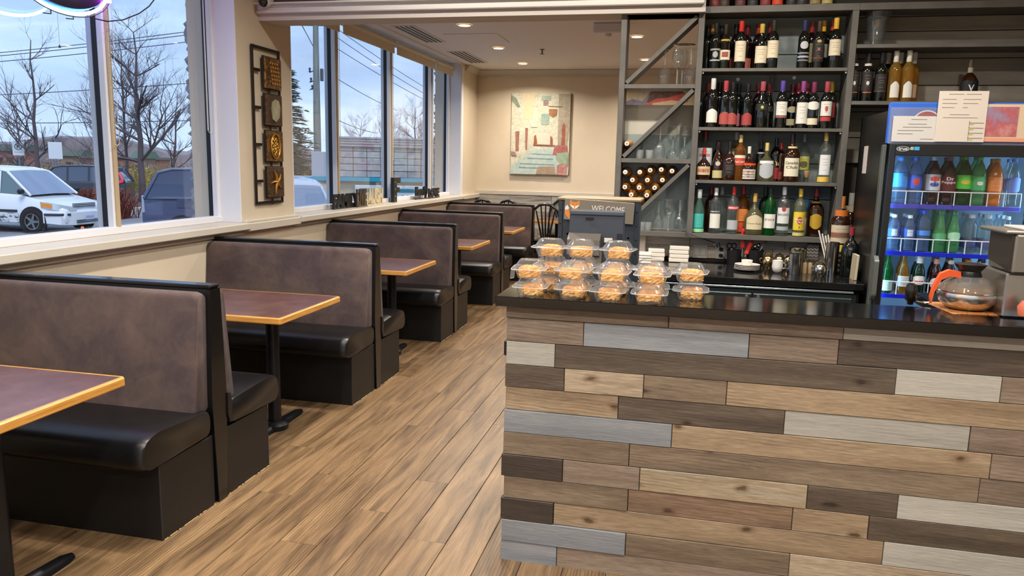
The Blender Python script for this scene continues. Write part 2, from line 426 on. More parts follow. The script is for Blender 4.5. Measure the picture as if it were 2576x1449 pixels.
# bulkhead between the two rooms
YK = 5.43
bk = MB().box(((XW + .07) / 2, (YK + 5.66) / 2, (2.62 + FRONT_CEIL) / 2), (.07 - XW, 5.66 - YK, FRONT_CEIL - 2.62 + .1)); BULK = struct('trim_1', bk, mat('#c2bab2', .8))
lg = MB(); lg.box((-1.575, YK - .012, 2.652), (3.27, .022, .055), .003); lg.box((-1.575, YK - .018, 2.629), (3.27, .035, .026), .006); lg.box((-1.575, YK - .03, 2.683), (3.27, .06, .014), .003)
struct('trim_2', lg, mat('#d2cfc8', .45))
WOODS = {
 'dark': [(.25, '#342b24'), (.5, '#4d4237'), (.75, '#635849')], 'vdark': [(.25, '#251e19'), (.5, '#362d26'), (.75, '#4b4036')],
 'brown': [(.25, '#534537'), (.5, '#6d5e4d'), (.75, '#847561')], 'tan': [(.25, '#6b5a46'), (.5, '#85725a'), (.75, '#99886f')],
 'grey': [(.25, '#64686d'), (.5, '#767a7e'), (.75, '#86878a')], 'light': [(.25, '#85827a'), (.5, '#959289'), (.75, '#a19e95')],
 'gbrown': [(.25, '#605245'), (.5, '#756658'), (.75, '#897c6c')], 'stain': [(.3, '#918c7f'), (.55, '#8d7c61'), (.75, '#9e9990')],
 'red': [(.25, '#5a493b'), (.5, '#78614d'), (.75, '#8c755e')], 'pale': [(.25, '#7e6f5d'), (.5, '#92826d'), (.75, '#a2947e')],
 'rust': [(.25, '#342015'), (.5, '#4c3225'), (.75, '#604232')], 'slate': [(.25, '#222427'), (.5, '#343639'), (.75, '#444446')]}
def wood_mat(k, axis=0, rough=.5):
    s = [9, 9, 9]; s[axis] = .8; f = [30, 30, 30]; f[axis] = 3.5
    m = noise_mat('wood_' + k, WOODS[k], scale=tuple(s), nscale=1.9, detail=12, rough=rough, bump=.18, distort=.45, coords='World', rand=.10, coat=.06, coat_rough=.35, fine=(tuple(f), 5., .08 if k in ('grey', 'light') else .20, .8), wave=((2.2, 2.2, 11) if axis == 0 else (11, 2.2, 2.2), 2.4, 5., .12 if k in ('grey', 'light') else .30))
    nt = m.node_tree; L = nt.links.new; b = nt.nodes['Principled BSDF']   # knots
    src = b.inputs['Base Color'].links[0].from_socket
    g = nt.nodes.new('ShaderNodeNewGeometry'); sx = nt.nodes.new('ShaderNodeSeparateXYZ'); cx = nt.nodes.new('ShaderNodeCombineXYZ'); L(g.outputs['Position'], sx.inputs[0]); L(sx.outputs[0], cx.inputs[0]); L(sx.outputs[2], cx.inputs[1])
    mp = nt.nodes.new('ShaderNodeMapping'); mp.inputs['Scale'].default_value = (3.4, 6.5, 1); mp.inputs['Location'].default_value = (sum(map(ord, k)) * .37, .2, 0)
    L(cx.outputs[0], mp.inputs[0]); nd = nt.nodes.new('ShaderNodeTexNoise'); nd.inputs['Scale'].default_value = 5.; L(mp.outputs[0], nd.inputs['Vector'])
    vs_ = nt.nodes.new('ShaderNodeVectorMath'); vs_.operation = 'SCALE'; vs_.inputs[3].default_value = .16; L(nd.outputs['Color'], vs_.inputs[0]); va_ = nt.nodes.new('ShaderNodeVectorMath'); va_.operation = 'ADD'; L(mp.outputs[0], va_.inputs[0]); L(vs_.outputs[0], va_.inputs[1])
    vo = nt.nodes.new('ShaderNodeTexVoronoi'); vo.voronoi_dimensions = '2D'; vo.inputs['Scale'].default_value = 1.0; L(va_.outputs[0], vo.inputs['Vector'])
    cr = nt.nodes.new('ShaderNodeValToRGB'); cr.color_ramp.elements[0].position = .035; cr.color_ramp.elements[0].color = (.28, .22, .18, 1)
    cr.color_ramp.elements[1].position = .13; cr.color_ramp.elements[1].color = (1, 1, 1, 1); cr.color_ramp.elements.new(.07).color = (.72, .66, .6, 1)
    L(vo.outputs['Distance'], cr.inputs[0]); mu = nt.nodes.new('ShaderNodeMix'); mu.data_type = 'RGBA'; mu.blend_type = 'MULTIPLY'; mu.inputs[0].default_value = 0
    if k not in ('grey', 'light'):
        sr = nt.nodes.new('ShaderNodeSeparateColor'); L(vo.outputs['Color'], sr.inputs[0]); gt = nt.nodes.new('ShaderNodeMath'); gt.operation = 'GREATER_THAN'; gt.inputs[1].default_value = .55; L(sr.outputs[0], gt.inputs[0]); L(gt.outputs[0], mu.inputs[0])
    L(src, mu.inputs[6]); L(cr.outputs[0], mu.inputs[7]); L(mu.outputs[2], b.inputs['Base Color']); return m
WM = {k: wood_mat(k) for k in WOODS}
# plank cladding on the bulkhead face, above the ledge
x = XW + .02
for i, (wd, k) in enumerate([(.62, 'rust'), (.95, 'gbrown'), (.80, 'vdark'), (.85, 'rust')]):
    for row in range(5):
        kk = k if row == 0 else ['rust', 'gbrown', 'dark', 'vdark'][(i * 3 + row) % 4]
        MB().box((x + wd / 2, YK - .008, 2.692 + .065 + row * .131), (wd - .003, .016, .128), .002).build('wall_plank', WM[kk], BULK)
    x += wd
# crown on the far wall, chair rail, plank wainscot
cr = MB()
cr.prism([(YF, 2.87), (YF - .015, 2.87), (YF - .02, 2.89), (YF - .05, 2.92), (YF - .075, 2.945), (YF, 2.95)], XW, XR, 'x')
cr.prism([(YF - .02, 2.855), (YF, 2.855), (YF, 2.872), (YF - .02, 2.872)], XW, XR, 'x')
cr.prism([(XW, 2.87), (XW + .015, 2.87), (XW + .05, 2.92), (XW + .075, 2.945), (XW, 2.95)], 11.02, YF, 'y')
struct('trim_3', cr, M_trim)
rl = MB(); rl.box(((XW + XR) / 2, YF - .015, 1.105), (XR - XW, .03, .045), .004); rl.box(((XW + XR) / 2, YF - .02, 1.075), (XR - XW, .02, .02), .004)
struct('trim_4', rl, M_trim)
WAIN = struct('trim_5', MB().box(((XW + XR) / 2, YF - .004, .53), (XR - XW, .01, 1.06)), mat('#4a443e', .8))
PW = {k: noise_mat('pale_' + k, v, scale=(.8, 9, 9), nscale=1.8, detail=9, rough=.65, distort=.8, coords='World', rand=.08, fine=((1.5, 30, 30), 5, .2, 1)) for k, v in
      {'a': [(.3, '#8a867f'), (.5, '#a8a49c'), (.7, '#bdb9b1')], 'b': [(.3, '#7c6c5c'), (.5, '#94867a'), (.7, '#aaa094')], 'c': [(.3, '#5a544e'), (.45, '#8c8781'), (.7, '#b3afa8')]}.items()}
rr = random.Random(3)
for row in range(8):
    x = XW; z = 1.065 - (row + .5) * .13
    while x < .6:
        wd = rr.uniform(.35, 1.2)
        MB().box((x + wd / 2, YF - .014, z), (wd - .003, .012, .127), .002).build('wall_plank', PW[rr.choice('aabc')], WAIN); x += wd
# pillar caps and sills
sl = MB()
sl.box((XW - .07, (YB + W1[1]) / 2, ZS + .005), (.30, W1[1] - YB, .05), .006); sl.box((XW + .012, (YB + W1[1]) / 2, ZS - .035), (.024, W1[1] - YB, .045), .004)
sl.box((XW - .07, (W2[0] + W2[1]) / 2, ZS + .005), (.30, W2[1] - W2[0], .05), .006); sl.box((XW + .012, (W2[0] + W2[1]) / 2, ZS - .035), (.024, W2[1] - W2[0], .045), .004)
struct('trim_6', sl, M_trim)
cp = MB()
cp.box((XW + .03, (5.10 + 5.90) / 2, ZS - .005), (.075, .80, .06), .005); cp.box((XW + .02, 5.50, ZS + .035), (.04, .80, .022), .005)
cp.box((XW + .03, (10.80 + YF) / 2, ZS + .0), (.075, YF - 10.80, .06), .005)
struct('trim_7', cp, M_trim)
# inner jamb faces (white)
jb = MB()
for (y0, y1, zt) in ((W1[0], W1[1], 3.05), (W2[0], W2[1], ZT + .09)):
    jb.box(((XG + XW) / 2 + .02, y1 - .006, (ZS + zt) / 2 + .02), (XW - XG - .03, .012, zt - ZS - .02), .002)
    jb.box(((XG + XW) / 2 + .02, y0 + .006, (ZS + zt) / 2 + .02), (XW - XG - .03, .012, zt - ZS - .02), .002)
    jb.box(((XG + XW) / 2 + .02, (y0 + y1) / 2, zt - .006), (XW - XG - .03, y1 - y0 - .03, .012), .002)
jb.box((XW + .006, 10.86, 1.98), (.012, .09, 1.83), .002)
struct('trim_8', jb, mat('#dfe0e4', .45))
# windows: one object each, with frame, gaskets, mullions and panes as parts
M_pane = sheet_mat('window_glass', '#ffffff', haze=0, rough=.0, ior=1.45)
M_wframe = mat('#dcdde2', .42)
M_tan = mat('#b5a182', .5)
def window(name, y0, y1, zt, mull):
    root = thing(name, None, None); root['kind'] = 'structure'
    fr = MB(); gk = MB(); tn = MB(); al = MB()
    zb = ZS + .03; w = .05
    fr.box((XG + .03, (y0 + y1) / 2, zb + .022), (.075, y1 - y0, .045), .004); fr.box((XG + .03, (y0 + y1) / 2, zt - .025), (.075, y1 - y0, .05), .004)
    gk.box((XG - .012, (y0 + y1) / 2, zb + .01), (.02, y1 - y0, .03)); al.box((XG - .06, (y0 + y1) / 2, zb), (.07, y1 - y0, .05))
    al.box((XG - .06, (y0 + y1) / 2, zt - .02), (.07, y1 - y0, .05))
    for y, full in [(y0 + .02, 0), (y1 - .016, 0)] + [(m, 1) for m in mull]:
        zc, hz = (zb + zt) / 2, zt - zb
        fr.box((XG + .032, y, zc), (.045, .045, hz), .004)
        gk.box((XG - .008, y, zc), (.036 if full else .030, .040, hz))
        if full or y < y0 + .1: al.box((XG - .044, y, zc), (.036, .045, hz), .004)
        else: al.box((XG - .029, y + .01, zc), (.012, .03, hz), .002)
        if full: tn.box((XG + .060, y + .010, zc), (.012, .032, hz), .002)
    fr.build('frame', M_wframe, root); gk.build('gasket', M_gasket, root); al.build('outer_frame', M_alu, root); tn.build('mullion_cover', M_tan, root)
    ys = [y0] + list(mull) + [y1]
    for a, b in zip(ys, ys[1:]):
        MB().box((XG - .012, (a + b) / 2, (zb + zt) / 2), (.004, b - a - .04, zt - zb - .04)).build('pane', M_pane, root)
    return root
window('window_1', W1[0], W1[1], 3.05, [2.2, 4.02])
window('window_2', W2[0], W2[1], ZT + .09, [7.10, 8.53, 9.99])
# front glazing behind the camera: frames only show in reflections
fg = thing('window_3', None, None); fg['kind'] = 'structure'
mbf = MB()
for x in (-2.15, 0, 2.15): mbf.box((x, YB - .06, 1.5), (2.0, .05, .06)); mbf.box((x, YB - .06, 2.67), (2.0, .05, .06))
for x in (-3.05, -1.25, -.95, .95, 1.25, 3.05): mbf.box((x, YB - .06, 1.58), (.05, .05, 2.25))
mbf.build('frame', M_alu, fg)
for x in (-2.15, 0, 2.15): MB().box((x, YB - .06, 1.58), (1.8, .006, 2.2)).build('pane', M_pane, fg)
# roof slab so that the sky only enters through the windows
struct('roof', MB().box((-.05, (YB + YF) / 2, 3.50), (XR - XW + 1.0, YF - YB + .6, .1)), mat('#55504b', .9))

# roller blinds, one above each bay of the far window and the near one
M_blind = mat('#d2c5ab', .6); M_chain = mat('#d8d6d0', .35)
def blind(y0, y1, z, label, chain=True, low=1.55, far_side=False):
    t = thing('roller_blind', label, 'blind', (XG + .115, (y0 + y1) / 2, z), group='roller blinds over the windows')
    L = y1 - y0
    MB().box((.0, 0, -.05), (.012, L - .05, .13), .003).build('blind_fabric', M_blind, t)
    MB().lathe([(.024, -L / 2 + .02), (.024, L / 2 - .02)], 12, M=Rx(PI / 2)).build('roller', mat('#c7bda9', .5), t, 30)
    for s in (-1, 1): MB().box((0, s * (L / 2 - .012), 0), (.05, .006, .07), .002).build('bracket', mat('#d9d6cf', .5), t)
    if chain:
        yc = (L / 2 - .06) if far_side else (-L / 2 + .012); zz = z - low; pts = []
        n = 40
        c = MB()
        for k in range(n + 1):
            c_z = -.03 - (zz - .03) * k / n
            pts.append((.028, yc, c_z))
        c.v = []; c.f = []; c.mi = []; xc = -.062
        loop = [(xc, yc + .0, -.03)] + [(xc, yc, -.03 - (zz - .05) * k / 8) for k in range(1, 9)]
        loop += [(xc, yc + .022 * (1 - math.cos(a)), -zz - .02 * math.sin(a) + .02) for a in [PI * q / 6 for q in range(1, 7)]]
        loop += [(xc, yc + .044, -.03 - (zz - .05) * (8 - k) / 8) for k in range(1, 9)]
        c.tube(loop, .0026, 5); 
        for k in range(0, 110):
            z_ = -.04 - (zz - .05) * k / 110
            c.box((xc, yc, z_), (.008, .008, .008))
        c.build('bead_chain', M_chain, t)
    return t
blind(7.12, 8.51, 2.87, 'cream roller blind rolled up over the second bay of the far window', low=1.56)
blind(8.55, 9.97, 2.87, 'cream roller blind rolled up over the third bay of the far window', low=1.56)
blind(10.01, 10.76, 2.87, 'narrow cream roller blind at the corner end of the far window', low=1.56)
blind(5.95, 7.08, 2.87, 'cream roller blind rolled up beside the pillar over the first bay of the far window', low=1.56)
blind(4.05, 5.05, 2.97, 'roller blind with white bead chain over the near window bay next to the pillar', low=1.72, far_side=True)
blind(2.25, 3.99, 2.97, 'roller blind whose white bead chain hangs beside the near window mullion', chain=False)
t = thing('bead_chain', 'long white bead chain loop hanging before the dark mullion of the near window', 'chain', (XG + .09, 4.0, 2.9))
c = MB(); 
for k in range(150): c.box((0, 0, -.0085 * k), (.006, .006, .005), .0015)
for a in range(8): c.box((0, .02 * (1 - math.cos(PI * a / 7)), -1.275 - .02 * math.sin(PI * a / 7)), (.006, .006, .005), .0015)
for k in range(150): c.box((0, .04, -.0085 * k), (.006, .006, .005), .0015)
c.build('beads', M_chain, t)

# downlights, vents, sprinkler, hatch, exit-like white case on the ceiling
M_glow = mat('#ffd9a0', .5, emit=14.)
def downlight(x, y, z, label, grp):
    t = thing('downlight', label, 'ceiling light', (x, y, z), group=grp)
    MB().lathe([(.078, -.002), (.078, -.008), (.062, -.010), (.060, -.004)], 24, cap0=False, cap1=False).build('trim_ring', mat('#efe6da', .5), t, 30)
    MB().lathe([(.0, -.0045), (.061, -.0045)], 24, cap0=False, cap1=False).build('lens', M_glow, t)
pl = ['round warm downlight nearest in the dining room ceiling above the second booth', 'round warm downlight second in the row running to the far wall', 'round warm downlight closest to the far wall',
      'round warm downlight seen through the top of the bottle rack', 'round downlight behind the rack near the bulkhead', 'round downlight near the far wall behind the shelves', 'round downlight over the hidden dining area behind the shelves', 'round downlight deep behind the shelf unit']
for (x, y), l in zip(BACK_LIGHTS, pl): downlight(x, y, BACK_CEIL, l, 'downlights in the dining room ceiling')
for i, (x, y) in enumerate(FRONT_LIGHTS): downlight(x, y, FRONT_CEIL, 'round downlight in the high front ceiling, %s one' % ORD[i], 'downlights in the front ceiling')
def vent(x, y, label, L=1.0):
    t = thing('ceiling_vent', label, 'vent', (x, y, BACK_CEIL), group='slotted ceiling vents along the window')
    MB().box((0, 0, -.003), (.26, L, .006), .002).build('vent_frame', mat('#cfc8bf', .6), t)
    for k in range(4): MB().box((-.082 + k * .055, 0, -.0075), (.026, L - .06, .003)).build('slot', M_black, t)
vent(-2.98, 8.40, 'long slotted white vent in the ceiling over the middle bay of the far window', 1.1); vent(-2.95, 10.25, 'slotted white ceiling vent near the far corner', 1.1); vent(-2.98, 6.75, 'slotted ceiling vent nearest the bulkhead', .9)
t = thing('sprinkler', 'small dark sprinkler head on the dining room ceiling', 'sprinkler', tuple(onZ(1364, 124, BACK_CEIL)))
MB().lathe([(.03, 0), (.03, -.006), (.008, -.01), (.008, -.05)], 12).build('stem', mat('#4a443c', .4, .6), t, 30)
MB().lathe([(.003, -.05), (.028, -.056), (.028, -.06)], 12).build('deflector', mat('#4a443c', .4, .6), t)
p = onZ(1200, 96, BACK_CEIL)
MB().box((p[0], p[1], BACK_CEIL - .003), (.62, .62, .006), .002).build('access_hatch', M_ceil)
tag(bpy.data.objects['access_hatch'], 'flat square access hatch set flush in the dining room ceiling', 'hatch')
p = onZ(1525, 47, BACK_CEIL)
t = thing('emergency_light', 'white emergency light case on the ceiling behind the bulkhead', 'light', (p[0] + .03, p[1] + .25, BACK_CEIL))
MB().box((0, 0, -.05), (.36, .12, .10), .012).build('housing', mat('#d4d2da', .5), t); MB().lathe([(.0, -.13), (.03, -.12), (.035, -.10)], 12, c=(-.03, 0, 0)).build('lamp_head', mat('#bbb8bd', .4), t, 30)
# ================================================================ booths and tables
M_velour = noise_mat('brown_velour', [(.28, '#382b2c'), (.44, '#463838'), (.58, '#54443f'), (.76, '#65534b')], nscale=3.0, detail=9, rough=.85, distort=.8, coords='Object', rand=.05, sheen=.06, bump=.05, fine=((1, 1, 1), 14, .12, 1.5))
M_leather = noise_mat('black_leather', [(.3, '#09090a'), (.7, '#111012')], nscale=5, detail=4, rough=.36, bump=.05, coords='Object', fine=((1, 1, 1), 140, .1))
M_bbase = noise_mat('black_laminate', [(.3, '#090909'), (.7, '#0f0f10')], nscale=3, detail=4, rough=.48, coords='World')
M_ptrim = mat('#08090b', .3, coat=.3)
XE = -1.985
def round_slab(x0, x1, prof, ends=.02, nx=2):
    """profile (y,z) polygon run along x with softened ends"""
    cy_ = sum(p[0] for p in prof) / len(prof); cz = sum(p[1] for p in prof) / len(prof); rings = []
    for t, s in ((0, 1 - ends * 2.2), (.3, 1 - ends * .9), (1, 1)):
        rings.append([(x0 + ends * t * 1.2, cy_ + (y - cy_) * s, cz + (z - cz) * s) for y, z in prof])
    for t, s in ((1, 1), (.3, 1 - ends * .9), (0, 1 - ends * 2.2)):
        rings.append([(x1 - ends * t * 1.2, cy_ + (y - cy_) * s, cz + (z - cz) * s) for y, z in prof])
    return rings
def rounded(poly, r, n=4):
    out = []
    for i, p in enumerate(poly):
        p = Vector(p); a = (Vector(poly[i - 1]) - p); b = (Vector(poly[(i + 1) % len(poly)]) - p)
        rr_ = min(r, a.length * .45, b.length * .45); a = a.normalized() * rr_; b = b.normalized() * rr_
        for k in range(n + 1):
            t = k / n; q = p + a * (1 - t) ** 2 + b * t ** 2; out.append((q.x, q.y))
    return out
def make_booth(label):
    t = thing('booth_bench', label, 'booth', (0, 0, 0), group='back to back booth benches along the window wall')
    XL = XW + .008
    core = MB()
    core.prism([(-.045, 0), (-.052, .45), (-.03, .985), (.03, .985), (.052, .45), (.045, 0)], XL, XE - .02, 'x')
    core.build('back_core', M_bbase, t)
    MB().box(((XL + XE) / 2, 0, .989), (XE - XL, .072, .018), .005).build('top_cap', M_ptrim, t, 30)
    MB().prism([(-.033, 0), (-.055, .50), (-.036, .98), (.036, .98), (.055, .50), (.033, 0)], XE - .02, XE + .003, 'x').build('end_post', M_ptrim, t)
    for s in (-1, 1):
        prof = rounded([(.05 * s, .425), (.155 * s, .425), (.098 * s, .972), (.03 * s, .972)], .03)
        m = MB(); m.sweep(round_slab(XL, XE - .022, prof, .025)); m.build('backrest', M_velour, t, 50)
        prof = rounded([(.055 * s, .335), (.49 * s, .322), (.525 * s, .36), (.51 * s, .45), (.43 * s, .475), (.055 * s, .45)], .045, 4)
        m = MB(); m.sweep(round_slab(XL, XE + .004, prof, .035)); o = m.build('seat', M_leather, t, 60)
        # gathered corner fold and the stitched tongue beside the post
        f = MB()
        for k in range(3):
            y = (.497 - .03 * k) * s
            f.tube([(XE - .055, y + .012 * s, .345), (XE - .03 + .006 * k, y + .014 * s, .38), (XE - .02 + .004 * k, y, .42)], [.003, .009, .003], 6)
        f.build('corner_fold', M_leather, o, 60)
        if s > 0:
            q = [(.055, .49), (.075, .485), (.088, .43), (.08, .37), (.066, .345), (.052, .39)]
            MB().prism(q, XE - .002, XE + .01, 'x').build('stitched_tongue', M_leather, o)
        b = MB(); b.box(((XL + XE - .006) / 2, .23 * s, .162), (XE - XL - .006, .36, .324), .002); b.build('base', M_bbase, t)
        e_ = MB()
        for (y, z, w, hh) in ((.409, .162, .004, .32),): e_.box((XE - .008, y * s, z), (.006, w, hh), .001)
        e_.build('edge_strip', mat('#2a2a2c', .35), t)
        e2 = MB(); rq = random.Random(5)
        for k in range(30):
            yy = .06 + .35 * k / 30
            if rq.random() < .7: e2.box((XE - .003, yy * s, .002), (.004, .009, .004), .0008)
        e2.build('caulk_bead', mat('#b59c72', .8), t)['kind'] = 'stuff'
    return t
BY = [1.10, 2.93, 4.76, 6.59, 8.42]
blab = ['dark booth bench nearest the camera at the left edge behind the first table', 'large booth bench in the left foreground, nearest one fully in view', 'second booth bench with brown velour back, beside the wall art pillar',
        'third booth bench from the front, under the far window', 'fourth booth bench from the front with a brown velour back', 'last booth bench, closest to the far wall chairs']
b0 = make_booth(blab[1]); b0.location = (0, BY[1], 0)
for i, y in enumerate(BY):
    if i == 1: continue
    dup(b0, (0, y, 0), label=blab[i])
dup(b0, (0, 10.25, 0), label=blab[5])

M_ttop = noise_mat('tabletop_laminate', [(.3, '#4a2f2d'), (.55, '#573a37'), (.75, '#664845')], nscale=7, detail=8, rough=.33, coords='World', fine=((1, 1, 1), 90, .12))
M_oak = noise_mat('oak_edge', [(.3, '#b07a32'), (.5, '#c58d43'), (.75, '#d8a45c')], scale=(2, 2, 30), nscale=3, detail=6, rough=.4, coords='World', coat=.15)
M_iron = mat('#141518', .38, .2)
def make_table(label):
    t = thing('booth_table', label, 'table', (0, 0, 0), group='wood edged tables between the booth benches')
    XL = XW + .012; XR_ = -1.99; hy = .355; z = .735
    MB().box(((XL + XR_) / 2 - .006, 0, z - .012), (XR_ - XL - .016, 2 * hy - .028, .025), .004).build('tabletop', M_ttop, t)
    e_ = MB()
    rail = [(0, -.034), (.011, -.034), (.014, -.03), (.014, -.005), (.010, -.0005), (0, 0)]
    loop = [(XL, -hy), (XR_ - .035, -hy), (XR_, -hy + .035), (XR_, hy - .035), (XR_ - .035, hy), (XL, hy)]
    loop = [(XL, -hy + .012), (XR_ - .018, -hy + .012), (XR_ - .012, -hy + .018), (XR_ - .012, hy - .018), (XR_ - .018, hy - .012), (XL, hy - .012)]
    rings = []
    for i, (x, y) in enumerate(loop):
        p = Vector((x, y)); a = Vector(loop[i - 1]) if i else None; b = Vector(loop[i + 1]) if i < 5 else None
        n = Vector((0, 0))
        if a is not None: d = (p - a).normalized(); n += Vector((d.y, -d.x))
        if b is not None: d = (b - p).normalized(); n += Vector((d.y, -d.x))
        n.normalize(); k = 1.0 if (a is None or b is None) else 1.04
        rings.append([(x + n.x * u * k, y + n.y * u * k, z + w) for u, w in rail])
    e_.sweep(rings); e_.build('wood_edge', M_oak, t)
    MB().box(((XL + XR_) / 2, 0, z - .036), (XR_ - XL - .1, 2 * hy - .1, .02)).build('underside', M_black, t)
    MB().lathe([(.037, .02), (.037, z - .05)], 20, c=(-2.245, .0, 0)).build('pole', M_iron, t, 30)
    MB().box((-2.245, 0, z - .052), (.25, .25, .012), .003).build('top_plate', M_iron, t)
    b = MB(); b.lathe([(.075, .0), (.078, .03), (.06, .045), (.045, .05)], 20, c=(-2.245, 0, 0)); b.build('base_hub', M_iron, t, 30)
    for s in (-1, 1):
        rings = []
        for k in range(7):
            u = k / 6; y = s * (.05 + .255 * u); w = .036 - .008 * u; hgt = .04 - .012 * u
            if k == 6: w *= .6; hgt *= .7
            rings.append([(-2.245 + w * math.cos(a), y, max(0.0, hgt * math.sin(a)) if True else 0) for a in [PI * q / 6 for q in range(7)]])
        m = MB(); m.sweep(rings); m.build('foot', M_iron, t, 50)
    MB().box((XL + .01, 0, z - .08), (.03, .4, .06), .003).build('wall_cleat', M_iron, t)
    return t
tl = ['wood edged brown table in the left foreground, cut off by the frame', 'brown wood edged table between the first and second full booth benches', 'wood edged table third from the front, beyond the second booth bench', 'wood edged table fourth from the front', 'small looking wood edged table furthest along the booth row']
t0 = make_table(tl[0]); t0.location = (0, 2.015, 0)
for i in range(1, 5): dup(t0, (0, 2.015 + 1.83 * i, 0), label=tl[i])

# ================================================================ bar counter
YBAR = 2.745; XBL = -.618; XBR = 2.9
bar = thing('bar_counter', 'long plank clad bar counter with black granite ledge in the right foreground', 'bar counter', (0, 0, 0))
body = MB(); body.box(((XBL + XBR) / 2 + .004, YBAR + .10, .513), (XBR - XBL - .01, .18, 1.026)); body.build('bar_body', mat('#2b2a29', .7), bar)
lw = MB(); lw.box(((XBL + XBR) / 2 + .03, 3.27, .43), (XBR - XBL - .06, .62, .86)); lw.box(((XBL + XBR) / 2 + .03, 3.27, .88), (XBR - XBL - .02, .66, .035), .003); lw.build('lower_worktop', mat('#232323', .3), bar)
M_granite = noise_mat('black_granite', [(.3, '#050506'), (.7, '#0b0c0e')], nscale=30, detail=3, rough=.10, coords='World')
def speckle(m, col, scale, th):
    nt = m.node_tree; L = nt.links.new; b = nt.nodes['Principled BSDF']; src = b.inputs['Base Color'].links[0].from_socket
    g = nt.nodes.new('ShaderNodeNewGeometry'); vo = nt.nodes.new('ShaderNodeTexVoronoi'); vo.inputs['Scale'].default_value = scale; L(g.outputs['Position'], vo.inputs['Vector'])
    cr = nt.nodes.new('ShaderNodeValToRGB'); cr.color_ramp.elements[0].position = th; cr.color_ramp.elements[0].color = (1, 1, 1, 1); cr.color_ramp.elements[1].position = th * 1.5; cr.color_ramp.elements[1].color = (0, 0, 0, 1)
    L(vo.outputs['Distance'], cr.inputs[0]); mu = nt.nodes.new('ShaderNodeMix'); mu.data_type = 'RGBA'; L(cr.outputs[0], mu.inputs[0]); L(src, mu.inputs[6]); mu.inputs[7].default_value = lin(col); L(mu.outputs[2], b.inputs['Base Color'])
speckle(M_granite, '#3c4448', 300, .09)
gr = MB(); gr.box(((-.656 + XBR) / 2, (2.682 + 2.985) / 2, 1.0485), (XBR + .656, .303, .037), .0025)
gr.box(((.93 + XBR) / 2, 3.17, 1.0485), (XBR - .93, .37, .037), .0025); gr.build('granite_ledge', M_granite, bar)
# plank cladding: seams measured row by row (px, py in the enlarged view) with the wood of each piece
ROWS = [
 (85, [(878, 'brown'), (1715, 'gbrown'), (9999, 'light')]),
 (170, [(470, 'gbrown'), (1262, 'grey'), (1690, 'gbrown'), (9999, 'dark')]),
 (280, [(333, 'light'), (1965, 'dark'), (2470, 'light'), (9999, 'gbrown')]),
 (390, [(378, 'dark'), (757, 'pale'), (1155, 'brown'), (9999, 'tan')]),
 (495, [(635, 'tan'), (1432, 'dark'), (2320, 'light'), (9999, 'gbrown')]),
 (600, [(892, 'grey'), (2420, 'tan'), (9999, 'gbrown')]),
 (705, [(688, 'brown'), (2365, 'brown'), (9999, 'gbrown')]),
 (810, [(370, 'vdark'), (738, 'gbrown'), (1540, 'stain'), (1975, 'dark'), (9999, 'light')]),
 (918, [(682, 'brown'), (1470, 'red'), (1835, 'tan'), (9999, 'dark')]),
 (1022, [(325, 'vdark'), (1905, 'tan'), (9999, 'light')]),
 (1125, [(670, 'grey'), (1455, 'brown'), (9999, 'pale')]),
 (1230, [(340, 'grey'), (9999, 'gbrown')])]
RH = .0895; rq = random.Random(11)
for i, (yy, segs) in enumerate(ROWS):
    z0 = 1.029 - .051 - i * RH if i else .978; z1 = z0 + (RH if i else .051)
    x0 = XBL - .004 - rq.uniform(0, .012)
    zc = (z0 + z1) / 2
    for (sx, k) in segs:
        if sx == 9999: x1 = min(XBR, x0 + 1.9); 
        else:
            # seam height on the photograph slopes with the row
            pxx = 1220 + sx / 1.9; x1 = x_at(pxx, YBAR - .014, zc)
        th = rq.uniform(.008, .016)
        if x1 - x0 > .02:
            MB().box(((x0 + x1) / 2, YBAR - .002 - th / 2 + .012, (z0 + z1) / 2), (x1 - x0 - .0022, th + .012, z1 - z0 - .0018), .0014).build('bar_plank', WM[k], bar)
        x0 = x1
    if x0 < XBR - .05:
        MB().box(((x0 + XBR) / 2, YBAR, (z0 + z1) / 2), (XBR - x0 - .002, .02, z1 - z0 - .0018), .0014).build('bar_plank', WM[rq.choice(['tan', 'brown', 'gbrown', 'grey'])], bar)
    # return planks on the aisle side
    MB().box((XBL - .004, YBAR + .115, (z0 + z1) / 2), (.012, .19, z1 - z0 - .002), .0014).build('bar_plank', WM[segs[0][1]], bar)
MB().box((XBL - .018, YBAR + .07, .845), (.02, .045, .06), .004).build('hook_plate', mat('#15161a', .4), bar)
# ================================================================ outside
ZG = -.6
def G(px, py): return onZ(px, py, ZG)
M_asph = noise_mat('asphalt', [(.3, '#77797d'), (.7, '#94969b')], nscale=.35, detail=9, rough=.92, coords='World', fine=((1, 1, 1), 14, .12))
M_conc = noise_mat('concrete_kerb', [(.3, '#a9a49a'), (.7, '#c2bdb2')], nscale=2, detail=6, rough=.9, coords='World')
M_grass = noise_mat('autumn_grass', [(.3, '#6f7048'), (.5, '#8a8455'), (.7, '#a1965f')], nscale=.5, detail=9, rough=.95, coords='World', fine=((1, 1, 1), 4, .2))
M_paint = mat('#c9cbd0', .8)
struct('ground', MB().box((-40, 40, ZG - .06), (220, 260, .1)), M_grass)
struct('parking_lot', MB().box((-14, 20, ZG - .02), (21, 60, .05)), M_asph)
struct('road', MB().prism([(-26.6, -20), (-40, -20), (-48, 90), (-33, 90)], ZG - .02, ZG + .01, 'z'), M_asph)
kb = thing('kerb', 'pale concrete kerb along the far edge of the parking lot', 'kerb')
kb['kind'] = 'structure'
for k in range(18): MB().box((-20.6, 8 + k * 2.2, ZG + .07), (.22, 2.18, .16), .02).build('kerb_stone', M_conc, kb)
